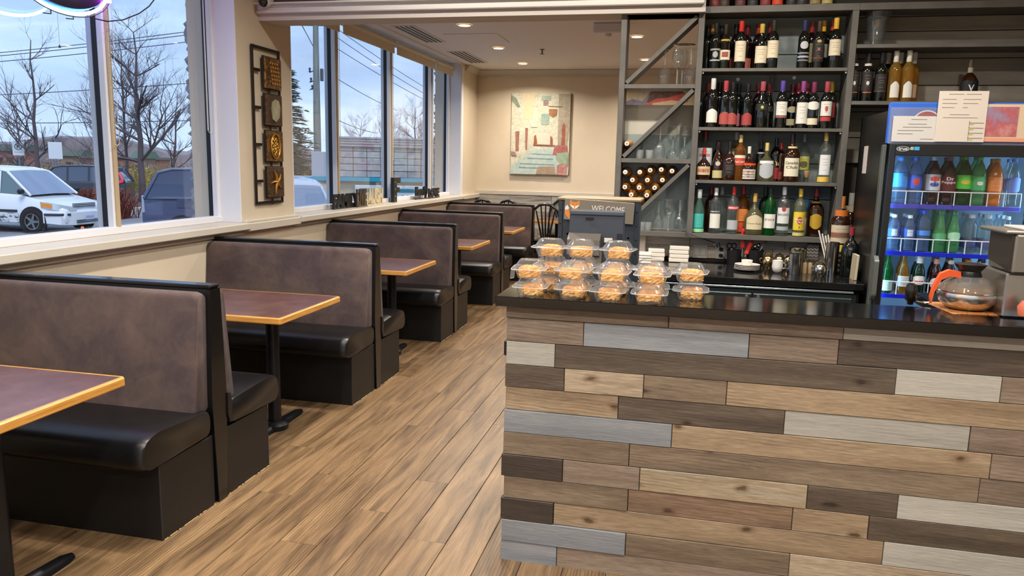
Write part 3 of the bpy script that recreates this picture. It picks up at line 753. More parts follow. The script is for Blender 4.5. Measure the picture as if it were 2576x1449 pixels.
for k in range(16): MB().box((-26.4 - k * .12, 8 + k * 2.2, ZG + .07), (.22, 2.18, .16), .02).build('kerb_stone', M_conc, kb)
ln = MB()
for k in range(6): ln.box((-14.2, 12.8 + k * 2.8 - 2.4, ZG + .008), (4.6, .10, .004))
o = ln.build('parking_lines', M_paint); o['kind'] = 'structure'
# flower bed between the kerbs
bed = MB().box((-23.5, 28, ZG + .02), (5.6, 44, .08)); struct('planting_bed', bed, noise_mat('bark_mulch', [(.3, '#5a4038'), (.7, '#7d6257')], nscale=5, rough=1, coords='World'))

# ---- cars: one builder, proportions per car. local +x = forward
def car(label, name, L, W, H, paint, loc, rot, kind='van', glass='#5d6a7e', wheel='#8a8f96', extras=None, front=True):
    t = thing(name, label, 'car', loc, rot)
    P = mat(paint, .25, 0, .6); GL = mat(glass, .06, 0, .5, spec=.8); BK = mat('#17181c', .5); 
    hw = W / 2; gc = .22
    prof = {  # (x fraction from the tail, lower z, belt z fraction)
     'van': [(0, .45, .60), (.02, .28, .62), (.10, .22, .62), (.62, .22, .60), (.74, .22, .585), (.88, .24, .50), (.96, .26, .44), (.995, .30, .38), (1, .36, .34)],
     'suv': [(0, .42, .60), (.02, .30, .63), (.10, .25, .635), (.62, .25, .62), (.72, .25, .60), (.88, .27, .56), (.965, .30, .52), (.995, .34, .46), (1, .4, .42)]}[kind]
    roof = {'van': [(.015, .60), (.04, .93), (.10, .985), (.35, 1.0), (.55, .985), (.64, .94), (.80, .585)],
            'suv': [(.01, .62), (.075, .94), (.14, .985), (.35, 1.0), (.52, .985), (.58, .95), (.71, .60)]}[kind]
    body = MB(); rings = []
    for fx, zl, zb in prof:
        x = (fx - .5) * L; tap = 1 - .16 * max(0, (fx - .86) / .14) ** 2 - .10 * max(0, (.06 - fx) / .06) ** 2; w = hw * tap; zb = zb * H; zl = max(gc, zl)
        zm = zl + (zb - zl) * .5
        rings.append([(x, -w * .93, zl), (x, w * .93, zl), (x, w, zl + .1), (x, w, zm), (x, w * .985, zb - .07), (x, w * .93, zb), (x, 0, zb + .015), (x, -w * .93, zb), (x, -w * .985, zb - .07), (x, -w, zm), (x, -w, zl + .1)])
    body.sweep(rings); body.build('body', P, t, 35)
    # greenhouse: roof shell plus glass side panels and screens
    rf = MB(); rings = []
    for fx, z in roof:
        x = (fx - .5) * L; z *= H; k = (z / H - .6) / .4; w = hw * (.93 - .17 * max(0, k))
        rings.append([(x, -w, z - .02), (x, -w * .9, z + .0), (x, 0, z + .02), (x, w * .9, z), (x, w, z - .02)])
    vs = [p for r in rings for p in r]; n = 5; fs = []
    for k in range(len(rings) - 1):
        for i in range(n - 1): fs.append((k * n + i, (k + 1) * n + i, (k + 1) * n + i + 1, k * n + i + 1))
    top = [k for k in range(len(roof)) if roof[k][1] > .93]
    r0, r1 = top[0], top[-1]
    def strip(a, b): return [f for k in range(a, b) for f in fs[k * (n - 1):(k + 1) * (n - 1)]]
    m = MB(); m.add(vs, strip(r0, r1)); o = m.build('roof', P, t, 40); sol = o.modifiers.new('s', 'SOLIDIFY'); sol.thickness = .03
    m = MB(); m.add(vs, strip(r1, len(roof) - 1)); m.build('windscreen', mat('#8390a6' if front else glass, .08, 0, .4, spec=.8), t, 40)
    m = MB(); m.add(vs, strip(0, r0)); m.build('rear_window', GL, t, 40)
    for s in (-1, 1):      # side glass as a prism following the roof profile, then pillars
        pts = [((fx - .5) * L, z * H) for fx, z in roof]
        def side(z): return s * hw * (.93 - .17 * max(0, (z / H - .6) / .4))
        g = MB(); vv = [(x, side(z) + s * .0, z - .022) for x, z in pts]; bz = .60 * H
        x0, x1 = pts[0][0], pts[-1][0]; vv += [(x1 - .02, s * hw * .93, bz - .03), (x0 + .02, s * hw * .93, bz - .03)]
        g.add(vv, [tuple(range(len(vv)))]); g.build('side_window', GL, t, fix=False)
        pr = MB()
        for fx in ((.06, .34, .60) if kind == 'van' else (.30, .47)):
            x = (fx - .5) * L; zt = H * .975
            pr.add([(x - .04, side(bz) + s * .012, bz - .03), (x + .04, side(bz) + s * .012, bz - .03), (x + .02, side(zt) + s * .012, zt), (x - .04, side(zt) + s * .012, zt)], [(0, 1, 2, 3)])
        xa, za = pts[-1]; xb, zb_ = pts[-2] if kind == 'van' else pts[-2]
        pr.tube([(xa, side(za), za - .01), (xb, side(zb_), zb_ - .02)], .035, 5)
        xa, za = pts[0]; xb, zb_ = pts[1]; pr.tube([(xa, side(za), za - .02), (xb, side(zb_), zb_ - .01)], .05 if kind == 'suv' else .035, 5)
        pr.tube([(x, side(z), z - .015) for x, z in pts[r0:r1 + 1]], .03, 5)
        pr.build('pillars', P, t)
        MB().box((.27 * L if kind == 'van' else .22 * L, s * (hw + .09), .64 * H), (.14, .18, .13), .04).build('door_mirror', BK, t, 40)
        db = MB()
        for fx in (.36, .60): db.box(((fx - .5) * L, s * (hw + .001), .42 * H), (.012, .006, .36 * H))
        db.build('door_gap', mat('#565b66', .6), t)
    wr_ = .33 if H > 1.6 else .31
    for fx in (.175, .815):
        for s in (-1, 1):
            a = MB(); a.lathe([(wr_ + .075, -.0), (wr_ + .075, .02)], 24, M=T(((fx - .5) * L, s * (hw - .012), wr_)) @ Rx(-s * PI / 2)); a.build('wheel_arch', BK, t)
            w = MB(); M = T(((fx - .5) * L, s * (hw - .07), wr_)) @ Rx(-s * PI / 2)
            w.lathe([(.0, -.1), (wr_ - .03, -.1), (wr_, -.07), (wr_, .08), (wr_ - .03, .10), (wr_ * .66, .10), (wr_ * .64, .06), (0, .05)], 24, M=M)
            wo = w.build('wheel', mat('#18191b', .8), t, 30)
            r = MB()
            for k in range(5): r.box((math.cos(k * 1.2566) * wr_ * .32, math.sin(k * 1.2566) * wr_ * .32, .085), (wr_ * .60, .075, .03), .012, M=M @ T((0, 0, 0)) @ Matrix.Identity(4)) if False else r.add(*spoke(k * 1.2566, wr_), M)
            r.lathe([(.05, .105), (.055, .08)], 12, M=M); r.lathe([(wr_ * .66, .09), (wr_ * .60, .105), (wr_ * .66, .108)], 24, M=M, cap0=False, cap1=False)
            r.build('wheel_rim', mat(wheel, .3, .7), wo)
    return t
def spoke(a, r):
    c, s = math.cos(a), math.sin(a); w = .035; q = []
    for z in (.07, .105):
        for u, v in ((.04, -w), (r * .62, -w * .6), (r * .62, w * .6), (.04, w)): q.append((u * c - v * s, u * s + v * c, z))
    return q, [(0, 1, 2, 3), (7, 6, 5, 4), (0, 4, 5, 1), (1, 5, 6, 2), (2, 6, 7, 3), (3, 7, 4, 0)]
# white minivan: front wheel at (90,587), nose towards the right of the frame
fwheel = G(90, 588); ang = math.radians(3)
Lv = 4.75; fwd = Vector((math.cos(ang), math.sin(ang))); side_ = Vector((math.sin(ang), -math.cos(ang)))
cv = Vector((fwheel[0], fwheel[1])) - fwd * (.815 - .5) * Lv - side_ * .86
van = car('white minivan with scraped lower door parked outside the near window', 'minivan', Lv, 1.85, 1.76, '#e9edf2', (cv.x, cv.y, ZG), ang, 'van', '#5f7478')
def on_van(x, y, z): return (x, y, z)
for s in (-1, 1):
    hl = MB(); path = [(-.62, .925, .72, .865), (-.42, .905, .68, .845), (-.20, .835, .635, .80), (-.06, .70, .61, .755), (.0, .52, .60, .72), (.01, .40, .605, .69)]
    hl.sweep([[(Lv / 2 + x - .05, s * (y - .05), z0), (Lv / 2 + x + .03, s * (y + .012), z0), (Lv / 2 + x + .02, s * (y + .004), z1), (Lv / 2 + x - .07, s * (y - .06), z1 + .015)] for x, y, z0, z1 in path])
    lamp_ = hl.build('headlamp', mat('#c9d2da', .08, .2, .6), van, 50)
    am = MB(); am.sweep([[(Lv / 2 + x - .02, s * (y - .03), z0 + .03), (Lv / 2 + x + .034, s * (y + .018), z0 + .02), (Lv / 2 + x + .026, s * (y + .010), z1 - .02), (Lv / 2 + x - .03, s * (y - .03), z1 - .02)] for x, y, z0, z1 in path[:2] + [(-.33, .88, .665, .83)]])
    am.build('indicator', mat('#e8923c', .3), lamp_)
gg = MB()
for k in range(4): gg.box((Lv * .5 - .035 + .0, 0, .655 + k * .045), (.05, .84, .018), .004)
gg.build('grille', mat('#c9cfd6', .3, .4), van); gb = MB(); gb.box((Lv * .5 - .055, 0, .72), (.05, .82, .19)); gb.build('grille_backing', mat('#50565c', .6), van)
bu = MB(); bu.sweep([[(Lv * .5 - .55, -.94, .30), (Lv * .5 - .55, -.94, .58), (Lv * .5 - .6, -.90, .6), (Lv * .5 - .6, -.9, .28)], [(Lv * .5 - .1, -.84, .26), (Lv * .5 - .08, -.84, .58), (Lv * .5 - .15, -.8, .62), (Lv * .5 - .15, -.8, .24)], [(Lv * .5 + .05, -.5, .24), (Lv * .5 + .07, -.5, .58), (Lv * .5 - .05, -.5, .63), (Lv * .5 - .05, -.5, .22)], [(Lv * .5 + .08, 0, .24), (Lv * .5 + .10, 0, .58), (Lv * .5 - .05, 0, .63), (Lv * .5 - .05, 0, .22)], [(Lv * .5 + .05, .5, .24), (Lv * .5 + .07, .5, .58), (Lv * .5 - .05, .5, .63), (Lv * .5 - .05, .5, .22)], [(Lv * .5 - .1, .84, .26), (Lv * .5 - .08, .84, .58), (Lv * .5 - .15, .8, .62), (Lv * .5 - .15, .8, .24)], [(Lv * .5 - .55, .94, .30), (Lv * .5 - .55, .94, .58), (Lv * .5 - .6, .90, .6), (Lv * .5 - .6, .9, .28)]])
bu.build('bumper', mat('#e4e9ee', .3, 0, .4), van, 50)
st = MB()
for s in (-1, 1): st.tube([(Lv * .5 - .5, s * .945, .53), (Lv * .5 - .09, s * .845, .53), (Lv * .5 + .02, s * .62, .53)], .032, 6)
st.build('rub_strip', BKX := mat('#2c3038', .6), van); ai = MB()
for k in range(2): ai.box((Lv * .5 + .085, 0, .31 + k * .05), (.03, .95, .022), .004)
ai.build('air_intake', BKX, van)
pt = MB().box((Lv * .5 + .105, 0, .43), (.012, .32, .13), .003).build('licence_plate', mat('#c6cfea', .5), van)
tx = text_mb('AZTJ 077', width=.27); o = tx.build('lettering', mat('#5f6fae', .6), pt, loc=(Lv * .5 + .113, 0, .43), rotz=PI / 2)
sd = MB()
sd.box((.1, -.93, .60), (1.9, .02, .07), .006); sd.build('side_moulding', BKX, van)
MB().box((.35, -.926, .42), (1.5, .012, .26), .02).build('scraped_panel', noise_mat('scraped_paint', [(.42, '#3d424c'), (.52, '#d8dce2')], scale=(1, 1, 2.5), nscale=5, detail=7, rough=.6), van)
# dark crossover behind, facing away from the frame's centre
p = G(205, 527)
suv = car('black crossover with red tail lamps parked behind the white minivan', 'crossover', 4.6, 1.86, 1.68, '#272d3b', (p[0] - 1.9, p[1] + 1.6, ZG), math.radians(207), 'suv', '#4c5669')
tlm = MB()
for s in (-1, 1):
    tlm.tube([(-2.05, s * .80, 1.42), (-2.2, s * .88, 1.10)], .045, 5); tlm.tube([(-2.2, s * .88, 1.08), (-2.05, s * .93, 1.02)], .06, 5)
tlm.build('tail_lamp', mat('#e0404a', .3, emit=.25), suv)
# big slate SUV parked nose-on to the building behind the block pier
p = G(385, 608)
rr_ang = math.radians(36)
rv = car('slate blue square backed SUV seen past the split-face pier', 'large_suv', 4.9, 2.0, 1.86, '#4a5270', (-11.12, 18.0, ZG), rr_ang, 'suv', '#2f3a58')
fc = MB(); fc.box((-1.55, -1.003, 1.02), (.26, .012, .22), .05); fc.build('fuel_flap', mat('#454d66', .3, 0, .5), rv, 40)
MB().box((-1.0, -1.002, 1.12), (2.8, .012, .02)).build('body_crease', mat('#1f2430', .4), rv)
fr = MB()
for s in (-1, 1): fr.box((-2.42, s * .88, 1.0), (.06, .14, .42), .02)
fr.build('tail_lamp', mat('#aab4c8', .2), rv)
# pale silver car by the second window
rs_ = ray(800, 440); rs_ = rs_ / math.hypot(rs_[0], rs_[1]) * 13.2
sv = car('silver blue car with a large windscreen outside the far window', 'silver_car', 4.4, 1.85, 1.80, '#b9c6da', (rs_[0] - 1.2, rs_[1] + .6, ZG), math.radians(-50), 'van', '#20242c')

# ---- traffic cone, signs
t = thing('traffic_cone', 'small orange traffic cone on the asphalt before the white minivan', 'cone', tuple(G(213, 652)))
MB().lathe([(.17, .02), (.15, .03), (.115, .26), (.03, .66), (.02, .68)], 16).build('cone_body', mat('#e07a3c', .6), t, 40); MB().box((0, 0, .012), (.42, .42, .024), .005).build('cone_base', mat('#d06c34', .7), t)
M_post = mat('#6f8494', .5, .5); M_sign = mat('#dde3ea', .5)
def sign_post(px, py, label, w, hgt, top, text=True):
    p = G(px, py); t = thing('sign_post', label, 'sign', tuple(p)); yaw = math.atan2(p[0], -p[1]) * 0 + math.radians(38)
    t.rotation_euler = (0, 0, math.radians(38))
    MB().box((0, .03, 1.25), (.06, .05, 2.9 if text else 3.1), .006).build('post', M_post, t)
    b = MB().box((0, 0, top - hgt / 2), (w, .02, hgt), .008).build('sign_plate', M_sign, t)
    if text:
        r = MB(); r.lathe([(.155, 0), (.125, 0)], 28, M=T((0, -.014, top - .24)) @ Rx(PI / 2), cap0=False, cap1=False); r.build('ring', mat('#3b3f4a', .6), b)
        text_mb('P', height=.17, bold=.02).build('letter', mat('#2c2f38', .6), b, loc=(0, -.015, top - .24))
        s_ = MB(); s_.box((0, -.016, 0), (.25, .002, .02), M=T((0, 0, top - .24)) @ Ry(PI / 4)); s_.build('slash', mat('#3b3f4a', .6), b)
        text_mb('NO PARKING', width=.3).build('lettering', mat('#6b707a', .6), b, loc=(0, -.014, top - .50))
    return t
sign_post(56, 497, 'white no parking sign with a crossed P on a grey post', .48, .66, 2.66)
sign_post(149, 512, 'blank white sign back on a tall grey post behind the minivan', .52, .72, 2.62, False)

# ---- masonry piers outside the windows, block by block
def pier(name, y0, x0, x1, label):
    t = thing(name, None, None); t['kind'] = 'structure'
    for k in range(21):
        z = ZG + .1 + k * .205
        jit = .010 * math.sin(k * 5.1)
        m = MB(); n = 8; vs = []; fs = []
        # rough outer end, smooth front
        rng = random.Random(k); a = x0; b = x1
        ring0 = []; ring1 = []
        for i in range(n + 1):
            zz = z + .191 * i / n
            vs.append((a + rng.uniform(-.02, .02) + (.02 if i in (0, n) else 0), y0 + .004, zz)); vs.append((a + .065 + rng.uniform(-.015, .01), y0 - .016 + rng.uniform(-.010, .008), zz)); vs.append((a + .085, y0, zz)); vs.append((b, y0, zz)); vs.append((b, y0 + .36, zz)); vs.append((a + rng.uniform(-.016, .014), y0 + .36, zz))
        for i in range(n):
            for j in range(6):
                q = (j + 1) % 6; fs.append((i * 6 + j, i * 6 + q, i * 6 + 6 + q, i * 6 + 6 + j))
        fs += [tuple(range(6))[::-1], tuple(n * 6 + j for j in range(6))]
        m.add(vs, fs); m.build('block', M_ext_block, t)
    MB().box(((x0 + x1) / 2 + .02, y0 + .18, ZG + 2.1), (x1 - x0 - .05, .33, 4.2)).build('mortar', mat('#6f7278', .9), t)
    return t
pier('trim_9', 5.18, -3.665, -3.52, ''); pier('trim_10', 10.97, -3.66, -3.49, '')

# ---- neighbour building of grey block, teal stripe, cream wall and sign
dirv = Vector((ray(970, 420)[0], ray(970, 420)[1])).normalized(); bc = dirv * 22.5
nb = thing('neighbour_building', 'low grey block building with teal stripe and sign beyond the far window', 'building', (bc.x, bc.y, 0), math.atan2(dirv.y, dirv.x) - PI / 2)
def nb_at(px, py):   # local x,z on the facade
    r = ray(px, py); d2 = Vector((r[0], r[1])); s = 22.5 / (d2.x * dirv.x + d2.y * dirv.y); q = d2 * s - bc
    return q.x * dirv.y - q.y * dirv.x, CAMH + r[2] * s
xl, zt = nb_at(848, 343); xr, _ = nb_at(1180, 343); _, zst = nb_at(960, 447); _, zsb = nb_at(960, 457); _, zc1 = nb_at(960, 366)
MB().box(((xl + xr) / 2, 2.0, (ZG + zt - .05) / 2), (xr - xl - .1, 3.8, zt - ZG)).build('wall', noise_mat('cream_render', [(.3, '#c9bda4'), (.7, '#d6ccb6')], nscale=3, rough=.9), nb)
MB().box(((xl + xr) / 2, 1.9, zt - .03), (xr - xl + .1, 4.1, .06), .01).build('coping', mat('#9aa3b0', .6, .3), nb)
m = MB()
for k in range(3): m.box(((xl + xr) / 2, .0 - .02 * (3 - k) + .0, zt - .09 - k * .075), (xr - xl, .12, .07), .006)
m.build('cornice', mat('#a4a7ae', .7), nb)
MB().box(((xl + xr) / 2 - .3, -.04, (zst + zsb) / 2), (xr - xl + 2.6, .10, zst - zsb), .004).build('stripe', mat('#1f9fc0', .5), nb)
M_nblock = noise_mat('grey_split_block', [(.3, '#8d8f96'), (.7, '#b4b5ba')], nscale=6, detail=8, rough=.95, bump=.5, rand=.05)
bw = .385; bh = (zc1 - zst) / 5.0; bm_ = MB().box((0, 0, 0), (bw - .012, .09, bh - .012), .012).mesh('block', M_nblock); fix_normals(bm_)
for r in range(5):
    n = int((xr - xl) / bw) + 1
    for k in range(n):
        x = xl + .05 + (k + (.5 if r % 2 else 0)) * bw + bw / 2 - (bw / 2 if r % 2 else 0)
        if x > xr - .1: continue
        o = link('block', bm_, nb, (x, .035 + .006 * ((k * 7 + r * 3) % 3), zst + (r + .5) * bh))
MB().box(((xl + xr) / 2, .07, (zst + zc1) / 2), (xr - xl - .05, .05, zc1 - zst)).build('mortar', mat('#73757c', .9), nb)
sx0, szt = nb_at(893, 465); sx1, _ = nb_at(1120, 470); szb = szt - .95
sg = MB().box(((sx0 + sx1) / 2, -.09, (szt + szb) / 2), (sx1 - sx0, .08, szt - szb), .01).build('sign_board', mat('#c8d6e2', .5), nb)
MB().box(((sx0 + sx1) / 2 + .06, -.135, szt - .14), (sx1 - sx0 - .14, .012, .10)).build('sign_band', mat('#3f8492', .5), sg)
xa, za = nb_at(1040, 497); text_mb('N CO', height=.2, bold=.02).build('lettering', mat('#3a808c', .5), sg, loc=(xa, -.136, za - .02)); xe, ze = nb_at(958, 494); text_mb('E', height=.22, bold=.04).build('lettering', mat('#2f4468', .5), sg, loc=(xe, -.136, ze))
MB().box((xl - 1.2, .6, (ZG + zst) / 2), (2.5, 1.2, zst - ZG - .02)).build('side_wing', mat('#cfc6b2', .9), nb)
MB().box((xl - .35, .3, zst + .35), (.75, .5, .7), .01).build('utility_box', mat('#a9b2bf', .6, .2), nb)

# ---- utility pole and wires
pp = onY(800, 440, 30.)   # pole column
px_ = pp[0]
up = thing('utility_pole', 'tall weathered wooden utility pole with crossarm beside the spruce', 'pole', (px_, 30., ZG))
ztop = onY(804, 60, 30.)[2]
MB().tube([(0, 0, 0), (.0, 0, (ztop - ZG) * .5), (.02, 0, ztop - ZG)], [.17, .15, .11], 10).build('pole_shaft', noise_mat('weathered_pole', [(.3, '#6a7274'), (.7, '#8a9492')], scale=(4, 4, .4), nscale=3, rough=.9), up, 40)
zc_ = onY(790, 62, 30.)[2] - ZG
MB().box((-.25, 0, zc_), (1.3, .12, .10), .01, M=Rz(.2)).build('crossarm', mat('#8d9499', .8), up)
MB().tube([(-.6, 0, zc_), (-.25, 0, zc_ - .6), (-.05, 0, zc_ - .95)], .02, 5).build('brace', mat('#5d646c', .6), up)
i2 = MB()
for k, z in enumerate((zc_ - 1.9, zc_ - 2.3, zc_ - 2.6)): i2.lathe([(.02, 0), (.06, .05), (.03, .1), (.06, .15), (.02, .2)], 8, c=(-.28 + .05 * k, 0, z)); i2.tube([(-.3, 0, z), (0, 0, z + .1)], .02, 4)
i2.box((.26, 0, zc_ - 2.0), (.12, .12, .5), .02); i2.build('insulators', mat('#4b5360', .5), up)
def wire(a, b, sag, label):
    a = Vector(a); b = Vector(b); pts = [a.lerp(b, k / 14) - Vector((0, 0, sag * 4 * (k / 14) * (1 - k / 14))) for k in range(15)]
    o = MB(); o.tube(pts, .018, 4); o = o.build('overhead_wire', mat('#4f5b70', .6)); tag(o, label, 'wire', 'overhead power lines')
YW = 32.
def onp(px, py, Y=YW): return onY(px, py, Y)
for i, (pa, pb, lab) in enumerate([((-60, 138), (500, 76), 'topmost thin power line crossing the near window sky'), ((-60, 146), (500, 84), 'second thin power line just under the topmost in the near window'), ((-60, 160), (500, 102), 'third thin power line in the near window sky'),
    ((-60, 241), (520, 206), 'middle power line passing behind the bare trees'), ((-60, 309), (520, 302), 'lowest power line across the near window')]):
    wire(onp(*pa), onp(*pb), .05, lab)
for i, (pa, pb, lab) in enumerate([((845, 70), (1090, 232), 'upper sloping power line in the far window'), ((845, 92), (1090, 248), 'second sloping power line in the far window'), ((845, 120), (1090, 262), 'third sloping power line in the far window'), ((845, 196), (1000, 278), 'faint lower power line in the far window'), ((845, 300), (950, 335), 'short low power line ending above the block building')]):
    wire(onY(*pa, 34.), onY(*pb, 52.), .1, lab)

# ---- trees
M_bark = mat('#5c5459', .9); M_bark2 = mat('#6a6064', .9)
def branch(mb, p, d, L, r, depth, rng, bend=.18, split=(2, 3), up=.12):
    pts = [p]; rs = [r]; q = p.copy(); dd = d.copy(); n = 4
    for k in range(n):
        dd = (dd + Vector((rng.uniform(-bend, bend), rng.uniform(-bend, bend), rng.uniform(-bend, bend) + up * .3))).normalized()
        q = q + dd * (L / n); pts.append(q.copy()); rs.append(r * (1 - .5 * (k + 1) / n))
    mb.tube(pts, rs, 4 if depth > 1 else 3, caps=False)
    if depth == 0: return
    for k in range(rng.randint(*split) + 2):
        i = rng.randint(1, n); nd = (dd + Vector((rng.uniform(-1, 1), rng.uniform(-1, 1), rng.uniform(-.25, .8))) * .85).normalized()
        branch(mb, pts[i], nd, L * rng.uniform(.5, .75), rs[i] * .62, depth - 1, rng, bend * 1.15, split, up)
def bare_tree(base_px, Y, top_py, label, seed, trunk=.16, depth=4, lean=0., forks=4, first=.25, mat_=None):
    trunk *= .62
    rng = random.Random(seed)
    r = ray(*base_px); x = Y * r[0] / r[1]; topz = onY(base_px[0], top_py, Y)[2]; H = topz - ZG
    t = thing('bare_tree', label, 'tree', (x, Y, ZG), group='leafless trees across the road')
    trunkpts = [Vector((lean * (k / 8) ** 2 * H * .3 + rng.uniform(-.08, .08), rng.uniform(-.08, .08), H * k / 8)) for k in range(9)]
    MB().tube(trunkpts, [trunk * (1 - .85 * k / 8) for k in range(9)], 7).build('trunk', mat_ or M_bark, t, 50)
    b = MB()
    for k in range(forks * 4):
        i = 2 + (k * 7 // (forks * 4)) if k < forks * 4 else 7
        i = min(8, max(int(first * 8), i)); a = rng.uniform(0, 2 * PI); nd = Vector((math.cos(a), math.sin(a) * .6, rng.uniform(.3, 1.0))).normalized()
        branch(b, trunkpts[i], nd, H * rng.uniform(.20, .42) * (1.15 - i / 10), trunk * .50 * (1.1 - i / 9), depth - 1, rng)
    b.build('branches', mat_ or M_bark, t, fix=False); return t
bare_tree((98, 440), 31, 100, 'tall bare tree with a thin forked top in the near window, left pane', 3, .20, 3, .02, 3, .3)
bare_tree((62, 440), 34, 250, 'short spreading leafless tree beside the tall forked one', 8, .13, 4, -.3, 4, .2)
bare_tree((355, 440), 30, 82, 'largest spreading leafless tree in the near window, right pane', 21, .27, 4, .05, 5, .3)
bare_tree((318, 440), 33, 92, 'slim leafless tree just left of the largest spreading one', 33, .15, 4, .02, 4, .25)
bare_tree((438, 440), 36, 230, 'leafless tree leaning over the slate SUV roof', 12, .14, 4, .3, 4, .2)
bare_tree((285, 440), 36, 260, 'thin leafless tree close to the near window mullion', 14, .11, 4, -.3, 4, .2)
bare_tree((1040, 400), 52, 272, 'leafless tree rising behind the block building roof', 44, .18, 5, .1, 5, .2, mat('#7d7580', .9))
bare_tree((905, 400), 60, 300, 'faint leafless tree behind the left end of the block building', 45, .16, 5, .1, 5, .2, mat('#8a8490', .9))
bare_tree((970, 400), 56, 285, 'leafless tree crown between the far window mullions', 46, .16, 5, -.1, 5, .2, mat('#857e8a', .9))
# spruce
sp = onY(748, 440, 26.); ztp = onY(742, 168, 26.)[2]
t = thing('spruce_tree', 'dark sparse spruce beside the utility pole', 'tree', (sp[0] - .3, 26., ZG)); Hs = ztp - ZG
MB().tube([(0, 0, 0), (0, 0, Hs)], [.14, .015], 6).build('trunk', M_bark, t)
b = MB(); rng = random.Random(4)
for k in range(58):
    z = Hs * (.14 + .86 * k / 58); rad = (1 - z / Hs) * 1.9 + .12; n = 6
    for j in range(n):
        a = rng.uniform(0, 2 * PI); L = rad * rng.uniform(.55, 1.1)
        d = Vector((math.cos(a), math.sin(a), 0)); tip = d * L + Vector((0, 0, z - L * .12)); s0 = Vector((0, 0, z))
        b.tube([s0, s0.lerp(tip, .6) - Vector((0, 0, L * .06)), tip + Vector((0, 0, L * .07))], [.02, .014, .005], 3, caps=False)
        for q in range(9):
            u = rng.uniform(.2, 1); c0 = s0.lerp(tip, u); w = .16 + .12 * rng.random(); sd_ = Vector((-d.y, d.x, 0)) * rng.choice((-1, 1))
            e1 = c0 + (sd_ * .8 + d * .6) * w + Vector((0, 0, rng.uniform(-.07, .02)))
            b.add([tuple(c0 + Vector((0, 0, .015))), tuple(c0 - Vector((0, 0, .03))), tuple(e1)], [(0, 1, 2)])
b.build('foliage', noise_mat('spruce_needles', [(.3, '#2f3a38'), (.7, '#4c5854')], nscale=3, rough=.95), t, fix=False)
# brush and undergrowth belt (nobody could count it), far woods
def brush(name, pts, hgt, n, cols, label, seed, dens=1., wd=1.3, leaf=.7):
    rng = random.Random(seed); mb = MB()
    for k in range(n):
        u = rng.random() * (len(pts) - 1); i = int(u); a = Vector(pts[i]); b_ = Vector(pts[i + 1]); c0 = a.lerp(b_, u - i) + Vector((rng.uniform(-wd, wd), rng.uniform(-wd, wd)))
        hh = hgt * rng.uniform(.35, 1.0); x, y = c0; dx, dy = rng.uniform(-.5, .5) * hh, rng.uniform(-.5, .5) * hh
        r = .012 + .012 * rng.random(); mi = rng.randrange(len(cols))
        mb.tube([(x, y, ZG), (x + dx * .4, y + dy * .4, ZG + hh * .6), (x + dx, y + dy, ZG + hh)], [r, r * .8, r * .3], 3, mi=mi, caps=False)
        for q in range(4):
            v = rng.uniform(.35, 1); s = (.10 + .12 * rng.random()) * leaf; cx_, cy_, cz = x + dx * v * v, y + dy * v * v, ZG + hh * v
            o1 = Vector((rng.uniform(-s, s), rng.uniform(-s, s), rng.uniform(-s, s))); o2 = Vector((rng.uniform(-s, s), rng.uniform(-s, s), rng.uniform(-s, s)))
            mb.add([(cx_, cy_, cz), (cx_ + o1.x, cy_ + o1.y, cz + o1.z), (cx_ + o2.x, cy_ + o2.y, cz + o2.z)], [(0, 1, 2)], mi=mi)
    o = mb.build(name, [mat(c, .95) for c in cols], fix=False); tag(o, label, 'undergrowth', kind='stuff')
brush('undergrowth', [(-70, 42), (-50, 46), (-36, 52), (-22, 60)], 1.75, 5200, ['#8c7468', '#7a675e', '#9a8468', '#6d5d58'], 'brown leafless brush along the far side of the road', 1, wd=3.0)
brush('undergrowth', [(-33, 36.), (-29, 41), (-22, 47)], 1.6, 1500, ['#a39a5c', '#b5a35a', '#8f8a56', '#c0a85c'], 'yellowing bushes beyond the road in the near window right pane', 2, wd=1.8)
brush('undergrowth', [(-19.9, 20.6), (-18.9, 22.4)], 1.05, 2600, ['#7c4038', '#8f5648', '#6d3a34'], 'low red brown hedge in the planting bed behind the minivan', 3, wd=.6, leaf=.4)
brush('undergrowth', [(-20, 45), (-14, 46), (-8, 48)], 2.4, 1200, ['#8a8268', '#6f7458', '#9a8a60'], 'brush below the spruce beyond the far window', 6, wd=2)
